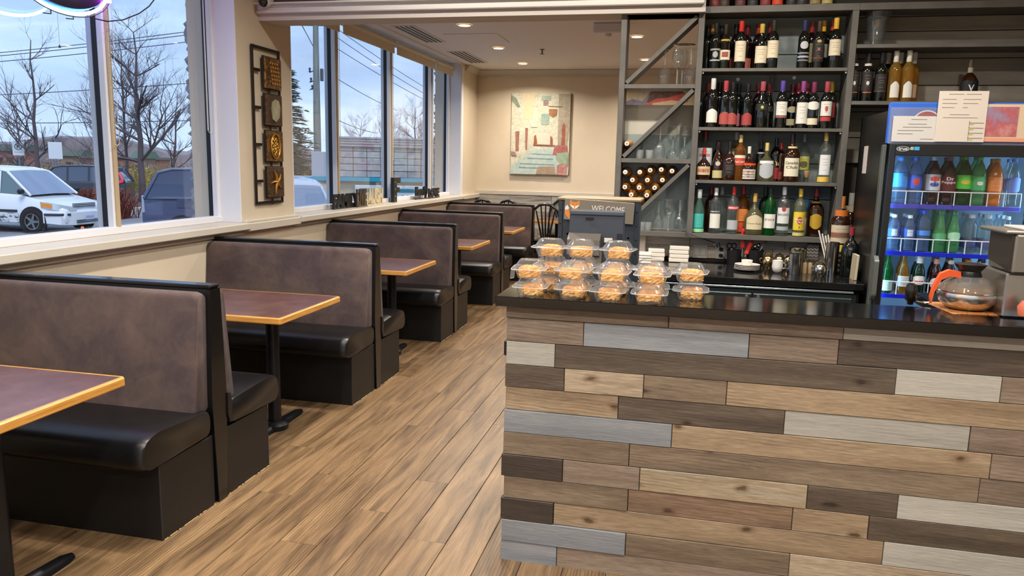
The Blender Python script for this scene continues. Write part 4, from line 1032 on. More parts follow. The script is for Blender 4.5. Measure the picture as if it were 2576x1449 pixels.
# wooded ridge and houses far off
hz = MB(); rng = random.Random(9)
pts = []
for k in range(60):
    a = math.radians(95 + 75 * k / 59); R_ = 140; pts.append((R_ * math.cos(a), R_ * math.sin(a), 2.6 + 1.2 * math.sin(k * .7) + rng.uniform(0, 1.6)))
vs = [(x, y, ZG) for x, y, z in pts] + [(x, y, z) for x, y, z in pts] + [(x * 1.2, y * 1.2, z + .8) for x, y, z in pts]; n = 60; fs = []
for k in range(n - 1): fs += [(k, k + 1, n + k + 1, n + k), (n + k, n + k + 1, 2 * n + k + 1, 2 * n + k)]
hz.add(vs, fs); o = hz.build('wooded_ridge', noise_mat('far_woods', [(.3, '#6f6870'), (.5, '#8a8088'), (.7, '#a09498')], nscale=.25, detail=10, rough=1, coords='World'), fix=False); o['kind'] = 'structure'
def house(px0, px1, pyt, pyb, Y, wall, roofc, label, win=0, gable=True):
    a = onY(px0, pyt, Y); b_ = onY(px1, pyt, Y); zb_ = ZG; z_ = a[2]; w = b_[0] - a[0]
    t = thing('house', label, 'building', ((a[0] + b_[0]) / 2, Y, ZG), group=None); hh = z_ - ZG
    MB().box((0, 1, hh / 2), (w, 2, hh)).build('wall', mat(wall, .9), t)
    m = MB(); rz = .8
    if gable: m.prism([(-.3, hh), (2.3, hh), (1.5, hh + rz), (.5, hh + rz)], -w / 2 - .4, w / 2 + .4, 'x', M=None)
    else: m.box((0, 1, hh + .15), (w + .4, 2.4, .3), .02)
    m.build('roof', mat(roofc, .8), t)
    for k in range(win):
        x = -w / 2 + w * (k + .5) / win
        f = MB().box((x, -.03, hh - 1.3), (1.0, .08, 1.1), .02).build('window', mat('#5a4f58', .4), t); MB().box((x, -.08, hh - 1.3), (.8, .03, .9)).build('pane', mat('#3b3844', .2), f)
house(-40, 62, 378, 440, 78, '#a8746a', '#5c6460', 'salmon brick house at the far left of the near window', 4)
house(150, 200, 392, 440, 84, '#9c8a80', '#62695f', 'grey green roofed house behind the blank sign', 1)
house(205, 400, 398, 440, 80, '#9d7068', '#6d6a70', 'long low brick building behind the bare trees', 6, False)
house(338, 362, 398, 440, 76, '#a0857a', '#5a756d', 'small teal roofed house behind the spreading tree', 1)
# ================================================================ back bar: rack, shelving, counter, coolers
YS = 5.48; YD = .21
M_frame = noise_mat('shelf_paint', [(.3, '#55524c'), (.7, '#67635c')], scale=(2, 2, 2), nscale=3, rough=.5, coords='World')
M_frame_u = M_frame
M_bplank = noise_mat('slate_board', [(.3, '#6a7272'), (.5, '#777f7e'), (.7, '#868c89')], scale=(.8, 8, 8), nscale=2, detail=7, rough=.7, coords='World', bump=.05, rand=.05)
def boards(root, x0, x1, z0, z1, y, step, m, name='back_board', seed=1):
    z = z0
    while z < z1 - .01:
        h_ = min(step, z1 - z); MB().box(((x0 + x1) / 2, y, z + h_ / 2), (x1 - x0, .014, h_ - .005), .002).build(name, m, root); z += h_
su = thing('bottle_shelf_unit', 'grey painted shelf unit full of wine and liquor bottles behind the bar', 'shelf', (0, 0, 0))
ym = YS + YD / 2
XA0, XA1, XB0, XB1 = .031, .071, .994, 1.034
SZ = [2.213, 1.823, 1.465, 1.096]
for (a, b, n) in ((XA0, XA1, 'left'), (XB0, XB1, 'right')): MB().box(((a + b) / 2, ym, (1.06 + 2.57) / 2), (b - a, YD, 2.57 - 1.06), .002).build('side_post', M_frame, su)
MB().box(((XA0 + XB1) / 2, ym, 2.592), (XB1 - XA0, YD, .044), .002).build('top_board', M_frame, su)
for i, z in enumerate(SZ): th = .022 if i < 3 else .034; MB().box(((XA1 + XB0) / 2, ym, z - th / 2), (XB0 - XA1, YD, th), .0015).build('shelf_board', M_frame, su)
boards(su, XA1, XB0, 1.10, 2.57, YS + YD + .004, .245, M_bplank)
for x, z0, z1 in ((.545, 1.823, 2.191), (.50, 1.465, 1.80), (.47, 1.096, 1.443)): MB().box((x, YS + YD - .014, (z0 + z1) / 2), (.022, .022, z1 - z0)).build('divider', M_frame, su)
for x, z in ((.32, 2.16), (.69, 2.17)): MB().lathe([(0, 0), (.012, 0), (.012, .01)], 12, M=T((x, YS + YD - .01, z)) @ Rx(PI / 2)).build('puck_light', mat('#cfd4d2', .3, .3), su)
for x, z in [(a, b - .03) for b in SZ[:3] for a in (XA1 + .008, XB0 - .008)]: MB().box((x, YS + .012, z), (.012, .012, .014), .002).build('shelf_pin', mat('#b8b8b4', .3, .7), su)
# right-hand unit over the drinks cooler
ru = thing('upper_shelf_unit', 'brownish grey plank backed shelves above the drinks cooler', 'shelf', (0, 0, 0))
MB().box(((XB1 + 2.6) / 2, ym, 2.592), (2.6 - XB1 - .001, YD, .044), .002).build('top_board', M_frame, ru)
for z in (2.357, 2.000): MB().box(((XB1 + 2.6) / 2, ym + .02, z - .012), (2.6 - XB1, YD + .06, .024), .0015).build('shelf_board', M_frame, ru)
M_bp2 = noise_mat('brown_grey_board', [(.3, '#787166'), (.5, '#857e72'), (.7, '#938b7e')], scale=(.8, 8, 8), nscale=2, detail=7, rough=.7, coords='World', bump=.05, rand=.05)
boards(ru, XB1, 2.6, 1.60, 2.57, YS + YD + .05, .175, M_bp2)
MB().box((2.22, ym + .02, 2.2), (.06, YD + .05, .76), .002).build('side_post', mat('#332c25', .6), ru)
struct('wall_bar', MB().box(((XA0 + 2.7) / 2 + .05, YS + YD + .10, 1.75), (2.7 - XA0 + .1, .06, 3.5)), mat('#45403a', .8))
# wood strip behind the counter, base colour lightened against the shelf's shade
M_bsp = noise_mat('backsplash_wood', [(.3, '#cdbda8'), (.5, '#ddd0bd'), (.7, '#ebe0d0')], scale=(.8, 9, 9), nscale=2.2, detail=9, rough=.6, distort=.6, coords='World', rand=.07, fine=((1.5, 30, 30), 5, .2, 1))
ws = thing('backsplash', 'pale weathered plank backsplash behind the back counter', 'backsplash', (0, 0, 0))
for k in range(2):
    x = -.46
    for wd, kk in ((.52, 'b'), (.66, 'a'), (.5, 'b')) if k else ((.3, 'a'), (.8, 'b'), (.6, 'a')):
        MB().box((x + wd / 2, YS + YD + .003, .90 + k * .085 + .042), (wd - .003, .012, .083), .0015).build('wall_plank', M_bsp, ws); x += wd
MB().box((.3, YS + YD + .014, .98), (1.55, .008, .22)).build('backing', mat('#3a352f', .8), ws)
# diamond rack
rk = thing('wine_rack', 'tall grey wine rack with diagonal dividers and see-through top beside the shelf unit', 'rack', (0, 0, 0))
XR0, XR1 = -.486, -.446
MB().box(((XR0 + XR1) / 2, ym, (1.06 + 2.57) / 2), (XR1 - XR0, YD, 2.57 - 1.06), .002).build('side_post', M_frame, rk)
for z, th in ((2.108, .028), (1.603, .03), (1.096, .034)): MB().box(((XR1 + XA0) / 2, ym, z - th / 2), (XA0 - XR1, YD, th), .0015).build('rack_shelf', M_frame, rk)
MB().box(((XR0 + XA0) / 2, ym, 2.592), (XA0 - XR0 - .001, YD, .044), .002).build('top_rail', M_frame, rk)
def diag(x0, z0, x1, z1, th=.026):
    d = Vector((x1 - x0, z1 - z0)).normalized(); n = Vector((-d.y, d.x)) * th / 2
    q = [(x0 + n.x, z0 + n.y), (x1 + n.x, z1 + n.y), (x1 - n.x, z1 - n.y), (x0 - n.x, z0 - n.y)]
    MB().prism(q, YS + .002, YS + YD - .002, 'y').build('diagonal', M_frame, rk)
diag(XR1 + .012, 2.118, XA0 - .012, 2.55); diag(XR1 + .012, 1.614, XA0 - .012, 2.07); diag(XR1 + .012, 1.107, XA0 - .012, 1.565)
zb = onY(1650, 264, YS + YD)[2]; zm = onY(1650, 338, YS + YD)[2]
MB().box(((XR1 + XA0) / 2, YS + YD + .004, (zm + zb) / 2), (XA0 - XR1, .008, zb - zm)).build('cream_back_panel', mat('#c9c3b4', .5), rk)
MB().box(((XR1 + XA0) / 2, YS + YD + .004, (zm + 1.10) / 2), (XA0 - XR1, .008, zm - 1.10 - .002)).build('pale_blue_back_panel', noise_mat('rack_back', [(.3, '#8c9896'), (.7, '#a9b4b2')], nscale=2, rough=.35, coords='World'), rk)
# counter with under-counter cooler
bc_ = thing('back_counter', 'polished black back counter behind the bar', 'counter', (0, 0, 0))
M_bcount = noise_mat('polished_black', [(.3, '#141414'), (.7, '#1e1d1c')], nscale=20, rough=.07, coords='World')
MB().box(((-.47 + 1.085) / 2, (4.86 + YS + YD) / 2, .86), (1.555, YS + YD - 4.86, .04), .003).build('countertop', M_bcount, bc_)
MB().box(((-.47 + 1.085) / 2, 5.3, .42), (1.54, .7, .84)).build('counter_body', mat('#1b1b1c', .6), bc_)
uc = thing('undercounter_cooler', 'low black back bar cooler with two locked doors and chrome strip', 'cooler', (0, 0, 0))
M_cool = mat('#1c2426', .38)
MB().box((.30, 4.905, .41), (1.50, .07, .80), .004).build('cabinet', M_cool, uc)
MB().box((.30, 4.868, .824), (1.46, .012, .012), .002).build('chrome_strip', mat('#b9c2c4', .25, .8), uc)
xd = x_at(1893, 4.86, .8)
for a, b in ((-.42, xd - .004), (xd + .004, 1.02)):
    d_ = MB().box(((a + b) / 2, 4.858, .45), (b - a, .03, .68), .004).build('door', M_cool, uc)
    sx = b - .03 if a < 0 else a + .03
    MB().lathe([(.0, .006), (.009, .006), (.011, 0)], 14, M=T((sx, 4.842, .772)) @ Rx(PI / 2)).build('lock', mat('#c8ccc8', .25, .9), d_)
    if a > 0:
        c0 = x_at(2100, 4.84, .76); g = mat('#cbb16a', .3, .8)
        text_mb('True', height=.03, width=.10).build('emblem', g, d_, loc=(c0, 4.842, .735))
        l_ = MB(); l_.box((c0 - .05, 4.842, .752), (.09, .002, .004)); l_.box((c0 + .06, 4.842, .722), (.10, .002, .004)); l_.build('emblem_line', mat('#c9c9c4', .3, .8), d_)
# upright glass door drinks cooler
YFR = 4.78; XF0, XF1 = 1.10, 1.99; YFB = 5.44; YFM = (4.78 + 5.44) / 2 + .01
fr_ = thing('drinks_cooler', 'tall black glass door drinks cooler with lit shelves at the right', 'refrigerator', (0, 0, 0))
ZH0, ZH1 = 1.706, 1.9335; xg0 = 1.151; xg1 = 1.852; zg1 = 1.641; zg0 = .16
M_fb = mat('#181817', .35); M_fin = mat('#c8dbe8', .4)
fb = MB()
fb.box((XF0 + .01, (YFR + YFB) / 2, .95), (.02, YFB - YFR, 1.88), .002); fb.box((XF1 - .01, (YFR + YFB) / 2, .95), (.02, YFB - YFR, 1.88), .002)
fb.box(((XF0 + XF1) / 2, YFB - .01, .95), (XF1 - XF0, .02, 1.88)); fb.box(((XF0 + XF1) / 2, (YFR + YFB) / 2, 1.80), (XF1 - XF0 - .03, YFB - YFR, .19), .002)
fb.box(((XF0 + XF1) / 2, (YFR + YFB) / 2, .12), (XF1 - XF0 - .03, YFB - YFR, .2), .002)
fb.build('cabinet', M_fb, fr_)
M_dr = mat('#1e1e1d', .32, 0, .3)
dr = MB(); y0 = YFR - .03
dr.box(((XF0 + xg0) / 2 + .008, y0, (ZH0 + .2) / 2), (xg0 - XF0 - .016, .05, ZH0 - .2), .006); dr.box(((xg1 + XF1) / 2 - .01, y0, (ZH0 + .2) / 2), (XF1 - xg1 - .01, .05, ZH0 - .2), .006)
dr.box(((xg0 + xg1) / 2, y0, (zg1 + ZH0) / 2), (xg1 - xg0 + .01, .05, ZH0 - zg1), .004); dr.box(((xg0 + xg1) / 2, y0, (.2 + zg0) / 2), (xg1 - xg0 + .01, .05, zg0 - .2), .004)
door = dr.build('door', M_dr, fr_)
MB().box(((xg0 + xg1) / 2, y0 + .01, (zg0 + zg1) / 2), (xg1 - xg0, .004, zg1 - zg0)).build('glass', M_pane, door)
MB().box((XF0 - .004, YFR - .01, 1.1), (.02, .05, 1.2), .004).build('grey_hinge_trim', mat('#5b605c', .4, .3), fr_)
zhd0 = float(onY(2192, 755, y0 - .03)[2]); zhd1 = float(onY(2203, 642, y0 - .03)[2])
hd = MB().prism(rounded([(y0 - .01, zhd0), (y0 - .01, zhd1), (y0 - .05, zhd1 - .03), (y0 - .05, zhd0 + .03)], .01), XF0 - .01, XF0 + .015, 'x'); hd.build('handle', mat('#6d716c', .4, .4), door)
MB().box(((XF0 + XF1) / 2, YFR - .02, (ZH0 + ZH1) / 2), (XF1 - XF0, .04, ZH1 - ZH0), .004).build('header_sign', mat('#3467c8', .3, 0, .3), fr_)
hd_ = fr_.children[-1]
zrd = float(onY(2340, 277, YFR - .045)[2]) - .075
hdr = [o for o in fr_.children if o.name.startswith('header_sign')][0]
m = MB(); m.lathe([(0, 0), (.068, 0)], 32, M=T((x_at(2335, YFR - .045, 1.90), YFR - .0415, zrd)) @ Rx(PI / 2), cap1=False); m.build('red_roundel', mat('#c9413c', .4), hdr)
m = MB(); m.lathe([(.068, 0), (.075, 0)], 32, M=T((x_at(2335, YFR - .045, 1.90), YFR - .0417, zrd)) @ Rx(PI / 2), cap0=False, cap1=False); m.build('roundel_rim', mat('#e6e8ee', .4), hdr)
# maker's oval on the door header
m = MB(); c0 = x_at(2272, y0 - .03, 1.675)
rings = [[(c0 + math.cos(a) * r1, y0 - .026, 1.678 + math.sin(a) * r1 * .42) for a in [2 * PI * q / 28 for q in range(28)]] for r1 in (.034, .029)]
m.sweep(rings, cap=False); m.build('oval_badge', mat('#d5d8d6', .3, .5), door)
text_mb('true', height=.017, bold=.02).build('badge_lettering', mat('#d5d8d6', .3), door, loc=(c0, y0 - .027, 1.678))
MB().box((c0 + .072, y0 - .026, 1.680), (.026, .003, .02), .001).build('blue_sticker', mat('#3fa6d8', .4), door); MB().box((c0 + .047, y0 - .026, 1.680), (.018, .003, .018), .002).build('grey_sticker', mat('#9fa8a8', .4), door)
# cooler interior
inn = MB(); inn.box(((XF0 + XF1) / 2, YFB - .07, .95), (XF1 - XF0 - .05, .01, 1.45)); inn.box((XF0 + .025, YFM, .95), (.006, .56, 1.45)); inn.box((XF1 - .025, YFM, .95), (.006, .56, 1.45)); inn.box(((XF0 + XF1) / 2, YFM, 1.695), (XF1 - XF0 - .05, .56, .01))
inn.build('liner', M_fin, fr_)
for x in (xg0 + .006, xg1 + .05): MB().tube([(x - .012, YFR + .03, .35), (x - .012, YFR + .03, 1.60)], .008, 8).build('light_tube', mat('#9fd4ff', .4, emit=30.), fr_)
FS = [float(onY(2236, 512, YFR + .05)[2]), float(onY(2226, 630, YFR + .05)[2]), float(onY(2215, 737, YFR + .05)[2]), .62]
M_wire = mat('#e4ecf2', .4)
for i, z in enumerate(FS):
    s_ = MB(); s_.box(((xg0 + xg1) / 2, YFR + .045, z - .012), (xg1 - xg0 - .01, .012, .026), .003); so = s_.build('shelf_edge', mat(['#4f4fc0', '#1c2ed0', '#1626c8', '#1626c8'][i], .35), fr_)
    w = MB(); w.box(((xg0 + xg1) / 2, YFR + .32, z - .006), (xg1 - xg0, .52, .006))
    w.build('wire_shelf', sheet_mat('wire_shelf_%d' % i, '#ccd4dc', haze=.45), so)
    w = MB(); w.tube([(xg0 + .01, YFR + .03, z + .075), (xg1 - .01, YFR + .03, z + .075)], .0035, 6)
    for k in range(9): x = xg0 + .012 + (xg1 - xg0 - .024) * k / 8; w.tube([(x, YFR + .03, z), (x, YFR + .03, z + .075)], .003, 6)
    w.build('divider_rail', M_wire, so)
def paper(label, corners_px, Y, col, name='paper_sign', lines=(), cat='paper', logo=True, tilt=0):
    (x0, z0), (x1, z1) = [(float(onY(*c, Y)[0]), float(onY(*c, Y)[2])) for c in corners_px]
    t = thing(name, label, cat, ((x0 + x1) / 2, Y, (z0 + z1) / 2)); w, hh = abs(x1 - x0), abs(z1 - z0)
    s_ = MB().box((0, 0, 0), (w, .0022, hh), .0008).build('sheet', mat(col, .35, 0, .2), t)
    if lines:
        l_ = MB()
        for (u, v, ww) in lines: l_.box((w * (u - .5) + w * ww / 2, -.0016, hh * (.5 - v)), (w * ww, .0008, .0022))
        l_.build('printed_lines', mat('#8d857c', .7), s_)['kind'] = 'stuff'
    if tilt: t.rotation_euler = (0, math.radians(tilt), 0)
    return t, w, hh
YP = YFR - .047
paper('laminated white certificate low on the left of the blue cooler header', ((2248, 292), (2372, 358)), YP, '#cfcbc4', lines=[(.35, .12, .3), (.3, .3, .35), (.2, .42, .55), (.1, .55, .5), (.1, .68, .3), (.55, .88, .25)])
p_, w_, h_ = paper('tall white licence sheet taped across the cooler header', ((2364, 229), (2474, 358)), YP - .006, '#d8cdbf', lines=[(.2, .06, .3), (.55, .06, .3), (.08, .16, .28), (.5, .16, .35), (.08, .24, .3), (.5, .24, .3), (.08, .32, .25), (.5, .32, .1), (.25, .46, .4), (.12, .52, .7)])
tb = MB()
for k in range(4): tb.box((w_ * .31, -.002, h_ * (-.12 - .10 * k)), (w_ * .30, .001, .0016))
tb.box((w_ * .17, -.002, -h_ * .28), (.0016, .001, h_ * .40)); tb.build('table_print', mat('#6f6a60', .7), p_)
yl = MB()
for k in range(4): yl.box((w_ * .22, -.002, h_ * (-.145 - .10 * k)), (w_ * .08, .001, .004))
yl.build('yellow_marks', mat('#cfc24a', .6), p_)
p_, w_, h_ = paper('pink and beige notice with a faded picture at the right of the cooler header', ((2474, 262), (2620, 359)), YP - .002, '#d9bfa0')
MB().box((-w_ * .18, -.002, h_ * .04), (w_ * .52, .001, h_ * .78)).build('faded_picture', noise_mat('faded_red_print', [(.35, '#8a8fae'), (.5, '#b25c60'), (.65, '#c98884')], nscale=9, rough=.4), p_)
MB().box((0, -.002, -h_ * .44), (w_, .001, h_ * .10)).build('pink_band', mat('#df9a80', .5), p_)
xs_ = XF0 - .014
t = thing('paper_note', 'narrow white note taped to the dark side of the cooler', 'paper', (XF0 - .0015, y_at(2180, XF0, 1.7), float(onX(2180, 402, XF0)[2])))
MB().box((0, 0, 0), (.003, .10, .17), .001).build('sheet', mat('#cfc6bd', .5), t)
# clear acrylic tray edge behind the papers
MB().box(((XF0 + xg1) / 2, YFR - .0425, ZH0 + .10), (xg1 - XF0 - .01, .002, .20)).build('plastic_sleeve', sheet_mat('sleeve', '#eef2f6', haze=.1), fr_)
# ================================================================ bottles and glasses
M_gdark = mat('#0b0f0c', .05, 0, .4, spec=.7); M_gred = mat('#12080a', .05, 0, .4, spec=.7)
def vglass(col, tint): return mat(col, .03, 0, 0, trans=.92, ior=1.33)
GL_ = {'dark': M_gdark, 'wine': M_gred, 'amber': mat('#6e3a12', .04, 0, .2, trans=.75, ior=1.33), 'damber': mat('#2a1408', .05, 0, .4, spec=.7), 'clear': sheet_mat('clear_glass', '#e9efec', haze=.03, rough=.04, ior=1.6, hazecol='#dfe6e2'),
       'green': mat('#1f7a33', .04, trans=.8, ior=1.3), 'dgreen': mat('#0e2a18', .05, 0, .4), 'yellow': sheet_mat('yellow_glass', '#e6b848', haze=.14, rough=.04, ior=1.6, hazecol='#e0b850'), 'teal': sheet_mat('teal_glass', '#a8d4c4', haze=.10, rough=.04, ior=1.6, hazecol='#a8dcc8'), 'pale': sheet_mat('pale_glass', '#c8c89c', haze=.09, rough=.04, ior=1.6, hazecol='#d0cc9c'),
       'blue': mat('#bfe0ff', .04, trans=.9, ior=1.25), 'cola': mat('#2a120c', .06, 0, .3), 'orange': mat('#e88a3c', .1, trans=.4), 'lgreen': mat('#6fd08a', .06, trans=.7, ior=1.3), 'whisky': mat('#b8702a', .04, trans=.8, ior=1.33)}
STY = {  # profile (r/R, z/H) and where the label sits; R relative to height
 'bord': (.120, [(.80, 0), (.97, .006), (1, .02), (1, .60), (.93, .665), (.66, .73), (.42, .775), (.37, .82), (.36, .985), (.40, .99), (.40, 1)], .78),
 'burg': (.135, [(.80, 0), (.97, .006), (1, .02), (1, .46), (.93, .54), (.70, .64), (.44, .74), (.36, .80), (.34, .985), (.38, 1)], .80),
 'hock': (.115, [(.80, 0), (.97, .006), (1, .02), (1, .42), (.90, .54), (.66, .68), (.45, .78), (.36, .86), (.35, 1)], .84),
 'liq': (.125, [(.85, 0), (.98, .006), (1, .02), (1, .63), (.94, .69), (.62, .76), (.36, .80), (.31, .84), (.31, 1)], .84),
 'round': (.235, [(.70, 0), (.90, .01), (.99, .06), (1, .22), (.97, .38), (.84, .50), (.50, .60), (.25, .67), (.19, .74), (.19, 1)], .80),
 'squat': (.20, [(.86, 0), (.98, .008), (1, .03), (1, .42), (.94, .52), (.66, .62), (.32, .69), (.24, .74), (.24, 1)], .80),
 'big': (.175, [(.86, 0), (.98, .008), (1, .03), (1, .52), (.92, .60), (.60, .70), (.32, .76), (.26, .80), (.26, 1)], .84),
 'pet': (.145, [(.60, 0), (.85, .01), (.98, .05), (1, .10), (.93, .13), (1, .17), (1, .62), (.92, .70), (.62, .82), (.36, .90), (.34, .93), (.34, 1)], .93),
 'water': (.150, [(.60, 0), (.90, .012), (1, .06), (.95, .10), (1, .14), (.95, .18), (1, .22), (.95, .26), (1, .30), (1, .60), (.95, .72), (.70, .83), (.42, .90), (.40, .92), (.40, 1)], .92),
 'beer': (.135, [(.80, 0), (.98, .01), (1, .03), (1, .50), (.90, .60), (.60, .72), (.42, .82), (.38, .97), (.43, .975), (.43, 1)], .965),
 'perr': (.155, [(.75, 0), (.95, .012), (1, .06), (1, .30), (.94, .45), (.74, .62), (.48, .80), (.38, .90), (.36, 1)], .91)}
_bm = {}
def lathe_mesh(name, prof, m, n=20):
    k = (name, tuple(prof), m.name)
    if k not in _bm:
        me = MB().lathe(prof, n).mesh(name, m, 35); fix_normals(me); _bm[k] = me
    return _bm[k]
def curve_label(R, z0, z1, span, m, shape='rect'):
    mb = MB(); n = 12; vs = []; fs = []
    for i in range(n + 1):
        u = i / n; a = (u - .5) * span; top = z1
        if shape == 'arch': top = z1 - (z1 - z0) * .22 * abs(2 * u - 1) ** 1.5 * 1.2
        if shape == 'oval':
            c_ = math.sqrt(max(0, 1 - (2 * u - 1) ** 2)) * .5; lo = (z0 + z1) / 2 - (z1 - z0) * c_; hi = (z0 + z1) / 2 + (z1 - z0) * c_
        elif shape == 'shield': lo = z0 + (z1 - z0) * .25 * abs(2 * u - 1) ** 2; hi = z1 - (z1 - z0) * .18 * abs(2 * u - 1) ** 2
        else: lo, hi = z0, top
        for z in (lo, hi): vs.append((R * math.sin(a), -R * math.cos(a), z))
    for i in range(n): fs.append((2 * i, 2 * i + 2, 2 * i + 3, 2 * i + 1))
    mb.add(vs, fs); return mb
def bottle(x, y, z, H, sty, glass, cap, labels, label, group, text=None, name='bottle', capfrac=None, cat='bottle', rz=0, liquid=None):
    """labels: (z0, z1, colour, span, shape) as fractions of the height"""
    Rf, prof, cz = STY[sty]; R = Rf * H; cz = capfrac or cz
    t = thing(name, label, cat, (x, y, z), rz, group)
    body = [(a * R, b * H) for a, b in prof if b < cz or True]
    link('glass', lathe_mesh('glass', body, GL_[glass]), t)
    if cap:
        neck = min(a for a, b in prof if b > .8) * R
        top = max(a for a, b in prof if b >= .97) * R
        cm = mat(cap, .35, .0, .2)
        link('cap', lathe_mesh('cap', [(neck + .0012, cz * H), (top + .0014, (cz + .01) * H), (top + .0014, H + .0005), (top * .9, H + .002), (0, H + .002)], cm, 16), t)
    lo = None
    for i, (z0, z1, col, span, shp) in enumerate(labels):
        rr_ = max(np.interp([z0, z1, (z0 + z1) / 2], [b for a, b in prof], [a for a, b in prof])) * R
        o = curve_label(rr_ + .0008, z0 * H, z1 * H, span, None, shp).build('label', mat(col, .6), t, fix=False)
        if lo is None:
            lo = (o, rr_, z0, z1)
            if not text and z1 - z0 > .2 and shp == 'rect' and span > 1.7:
                seg = MB()
                for q, wq in ((.78, .62), (.62, .40), (.50, .52), (.24, .34)):
                    zz = (z0 + (z1 - z0) * q) * H; w_ = wq * span * R * .8
                    for e_ in range(6):
                        a0, a1 = (-w_ / 2 + w_ * e_ / 6) / rr_, (-w_ / 2 + w_ * (e_ + 1) / 6) / rr_; r_ = rr_ + .0013
                        seg.add([(r_ * math.sin(a0), -r_ * math.cos(a0), zz), (r_ * math.sin(a1), -r_ * math.cos(a1), zz), (r_ * math.sin(a1), -r_ * math.cos(a1), zz + .0016), (r_ * math.sin(a0), -r_ * math.cos(a0), zz + .0016)], [(0, 1, 2, 3)])
                seg.build('label_print', mat('#8a7f6e', .7), o, fix=False)['kind'] = 'stuff'
    if text and lo:
        o, rr_, z0, z1 = lo
        for (s_, zc, hh, col, wf) in text:
            tm = text_mb(s_, height=hh * H, width=min(wf, labels[0][3] * .43) * 2 * R if wf else None, bold=.015)
            wrap(tm, rr_ + .0014, zc * H).build('lettering', mat(col, .6), o, fix=False)
    return t
F_, B_ = YS + .055, YS + .145
def place_row(rows, zs, shelfname, grp):
    for k, r in enumerate(rows):
        px, pyt, fb, sty, gl, cap, labels, desc = r[:8]; text = r[8] if len(r) > 8 else None
        y = F_ if fb == 'f' else B_
        if sty in ('big', 'squat', 'round'): y += .01 if fb == 'f' else -.012
        # centre column: the bottle foot on this shelf
        zt = float(onY(px, pyt, y)[2]); x = x_at(px, y, zt); H = zt - zs
        bottle(x, y, zs, H, sty, gl, cap, labels, desc + ', %s from left, %s' % (ORD[k], shelfname), grp, text)
CRM, WHT, RED, BLK = '#d9ccae', '#dcd8cc', '#9c3a38', '#1a1a1c'
W_ = 2.2
place_row([
 (1783, 67, 'b', 'bord', 'dark', BLK, [], 'dark wine bottle with a black neck'),
 (1795, 62, 'b', 'bord', 'dark', '#b98a34', [], 'dark wine bottle with a gold neck'),
 (1804, 59, 'f', 'bord', 'dark', BLK, [(.40, .44, '#8f8f88', 2.4, 'rect'), (.24, .38, '#9a9f9a', 1.0, 'oval'), (.17, .20, '#b5b5ac', 2.4, 'rect')], 'black wine bottle with a pale round emblem'),
 (1817, 66, 'b', 'bord', 'dark', BLK, [], 'dark wine bottle half hidden'),
 (1828, 62, 'f', 'bord', 'dark', '#2a2318', [(.20, .42, CRM, 2.4, 'rect'), (.26, .37, '#93453a', 1.2, 'rect'), (.62, .66, '#b8963c', 2.0, 'rect')], 'wine bottle with a cream label and red picture'),
 (1854, 62, 'b', 'bord', 'wine', BLK, [(.05, .30, '#8c4238', 2.2, 'arch')], 'dark bottle with a low red label'),
 (1867, 54, 'f', 'bord', 'dark', '#c22a26', [(.15, .58, CRM, 2.4, 'rect')], 'red necked bottle with a tall cream label'),
 (1882, 64, 'b', 'bord', 'wine', '#6b1d22', [(.04, .26, '#a0503e', 2.2, 'rect')], 'dark bottle with a maroon neck'),
 (1910, 61, 'b', 'bord', 'wine', '#8c2a24', [], 'maroon topped bottle peeking out'),
 (1919, 61, 'f', 'burg', 'dark', '#c9a544', [(.12, .50, CRM, 2.4, 'rect')], 'gold necked bottle with a plain cream label'),
 (1940, 58, 'b', 'bord', 'wine', '#7c2422', [], 'dark red topped bottle'),
 (1949, 52, 'f', 'bord', 'dark', '#2c2a1c', [(.22, .58, CRM, 2.4, 'rect')], 'olive black necked bottle with a square cream label'),
 (2027, 52, 'f', 'bord', 'dark', '#2b2f52', [(.40, .56, '#b9b9bd', 1.5, 'oval'), (.30, .33, '#8a8c92', 2.4, 'rect'), (.22, .26, '#a5a7ad', 2.4, 'rect'), (.15, .18, '#7b7d84', 2.4, 'rect')], 'blue necked bottle with a silver disc and wavy bands'),
 (2045, 56, 'b', 'bord', 'wine', '#8d2c2a', [(.15, .55, '#7f7650', .8, 'rect')], 'dark red topped bottle with a gold strip'),
 (2064, 54, 'f', 'bord', 'dark', '#4a3326', [(.14, .60, '#26221f', 2.4, 'rect'), (.20, .23, '#b96f38', 2.4, 'rect'), (.38, .42, '#c74b60', .45, 'oval'), (.54, .60, '#b59a54', .8, 'oval')], 'black labelled bottle with a pink dot and orange band'),
 (2074, 53, 'b', 'bord', 'dark', '#d5a62c', [(.25, .52, '#8f8d80', 2.0, 'rect')], 'yellow topped bottle with a grey label'),
 (2098, 50, 'b', 'bord', 'dark', '#b0402c', [], 'rust red topped bottle'),
 (2106, 46, 'f', 'bord', 'dark', '#e0ae38', [(.25, .57, CRM, 2.4, 'rect')], 'yellow necked bottle with a plain cream label'),
], SZ[0], 'top shelf', 'wine bottles on the top shelf')
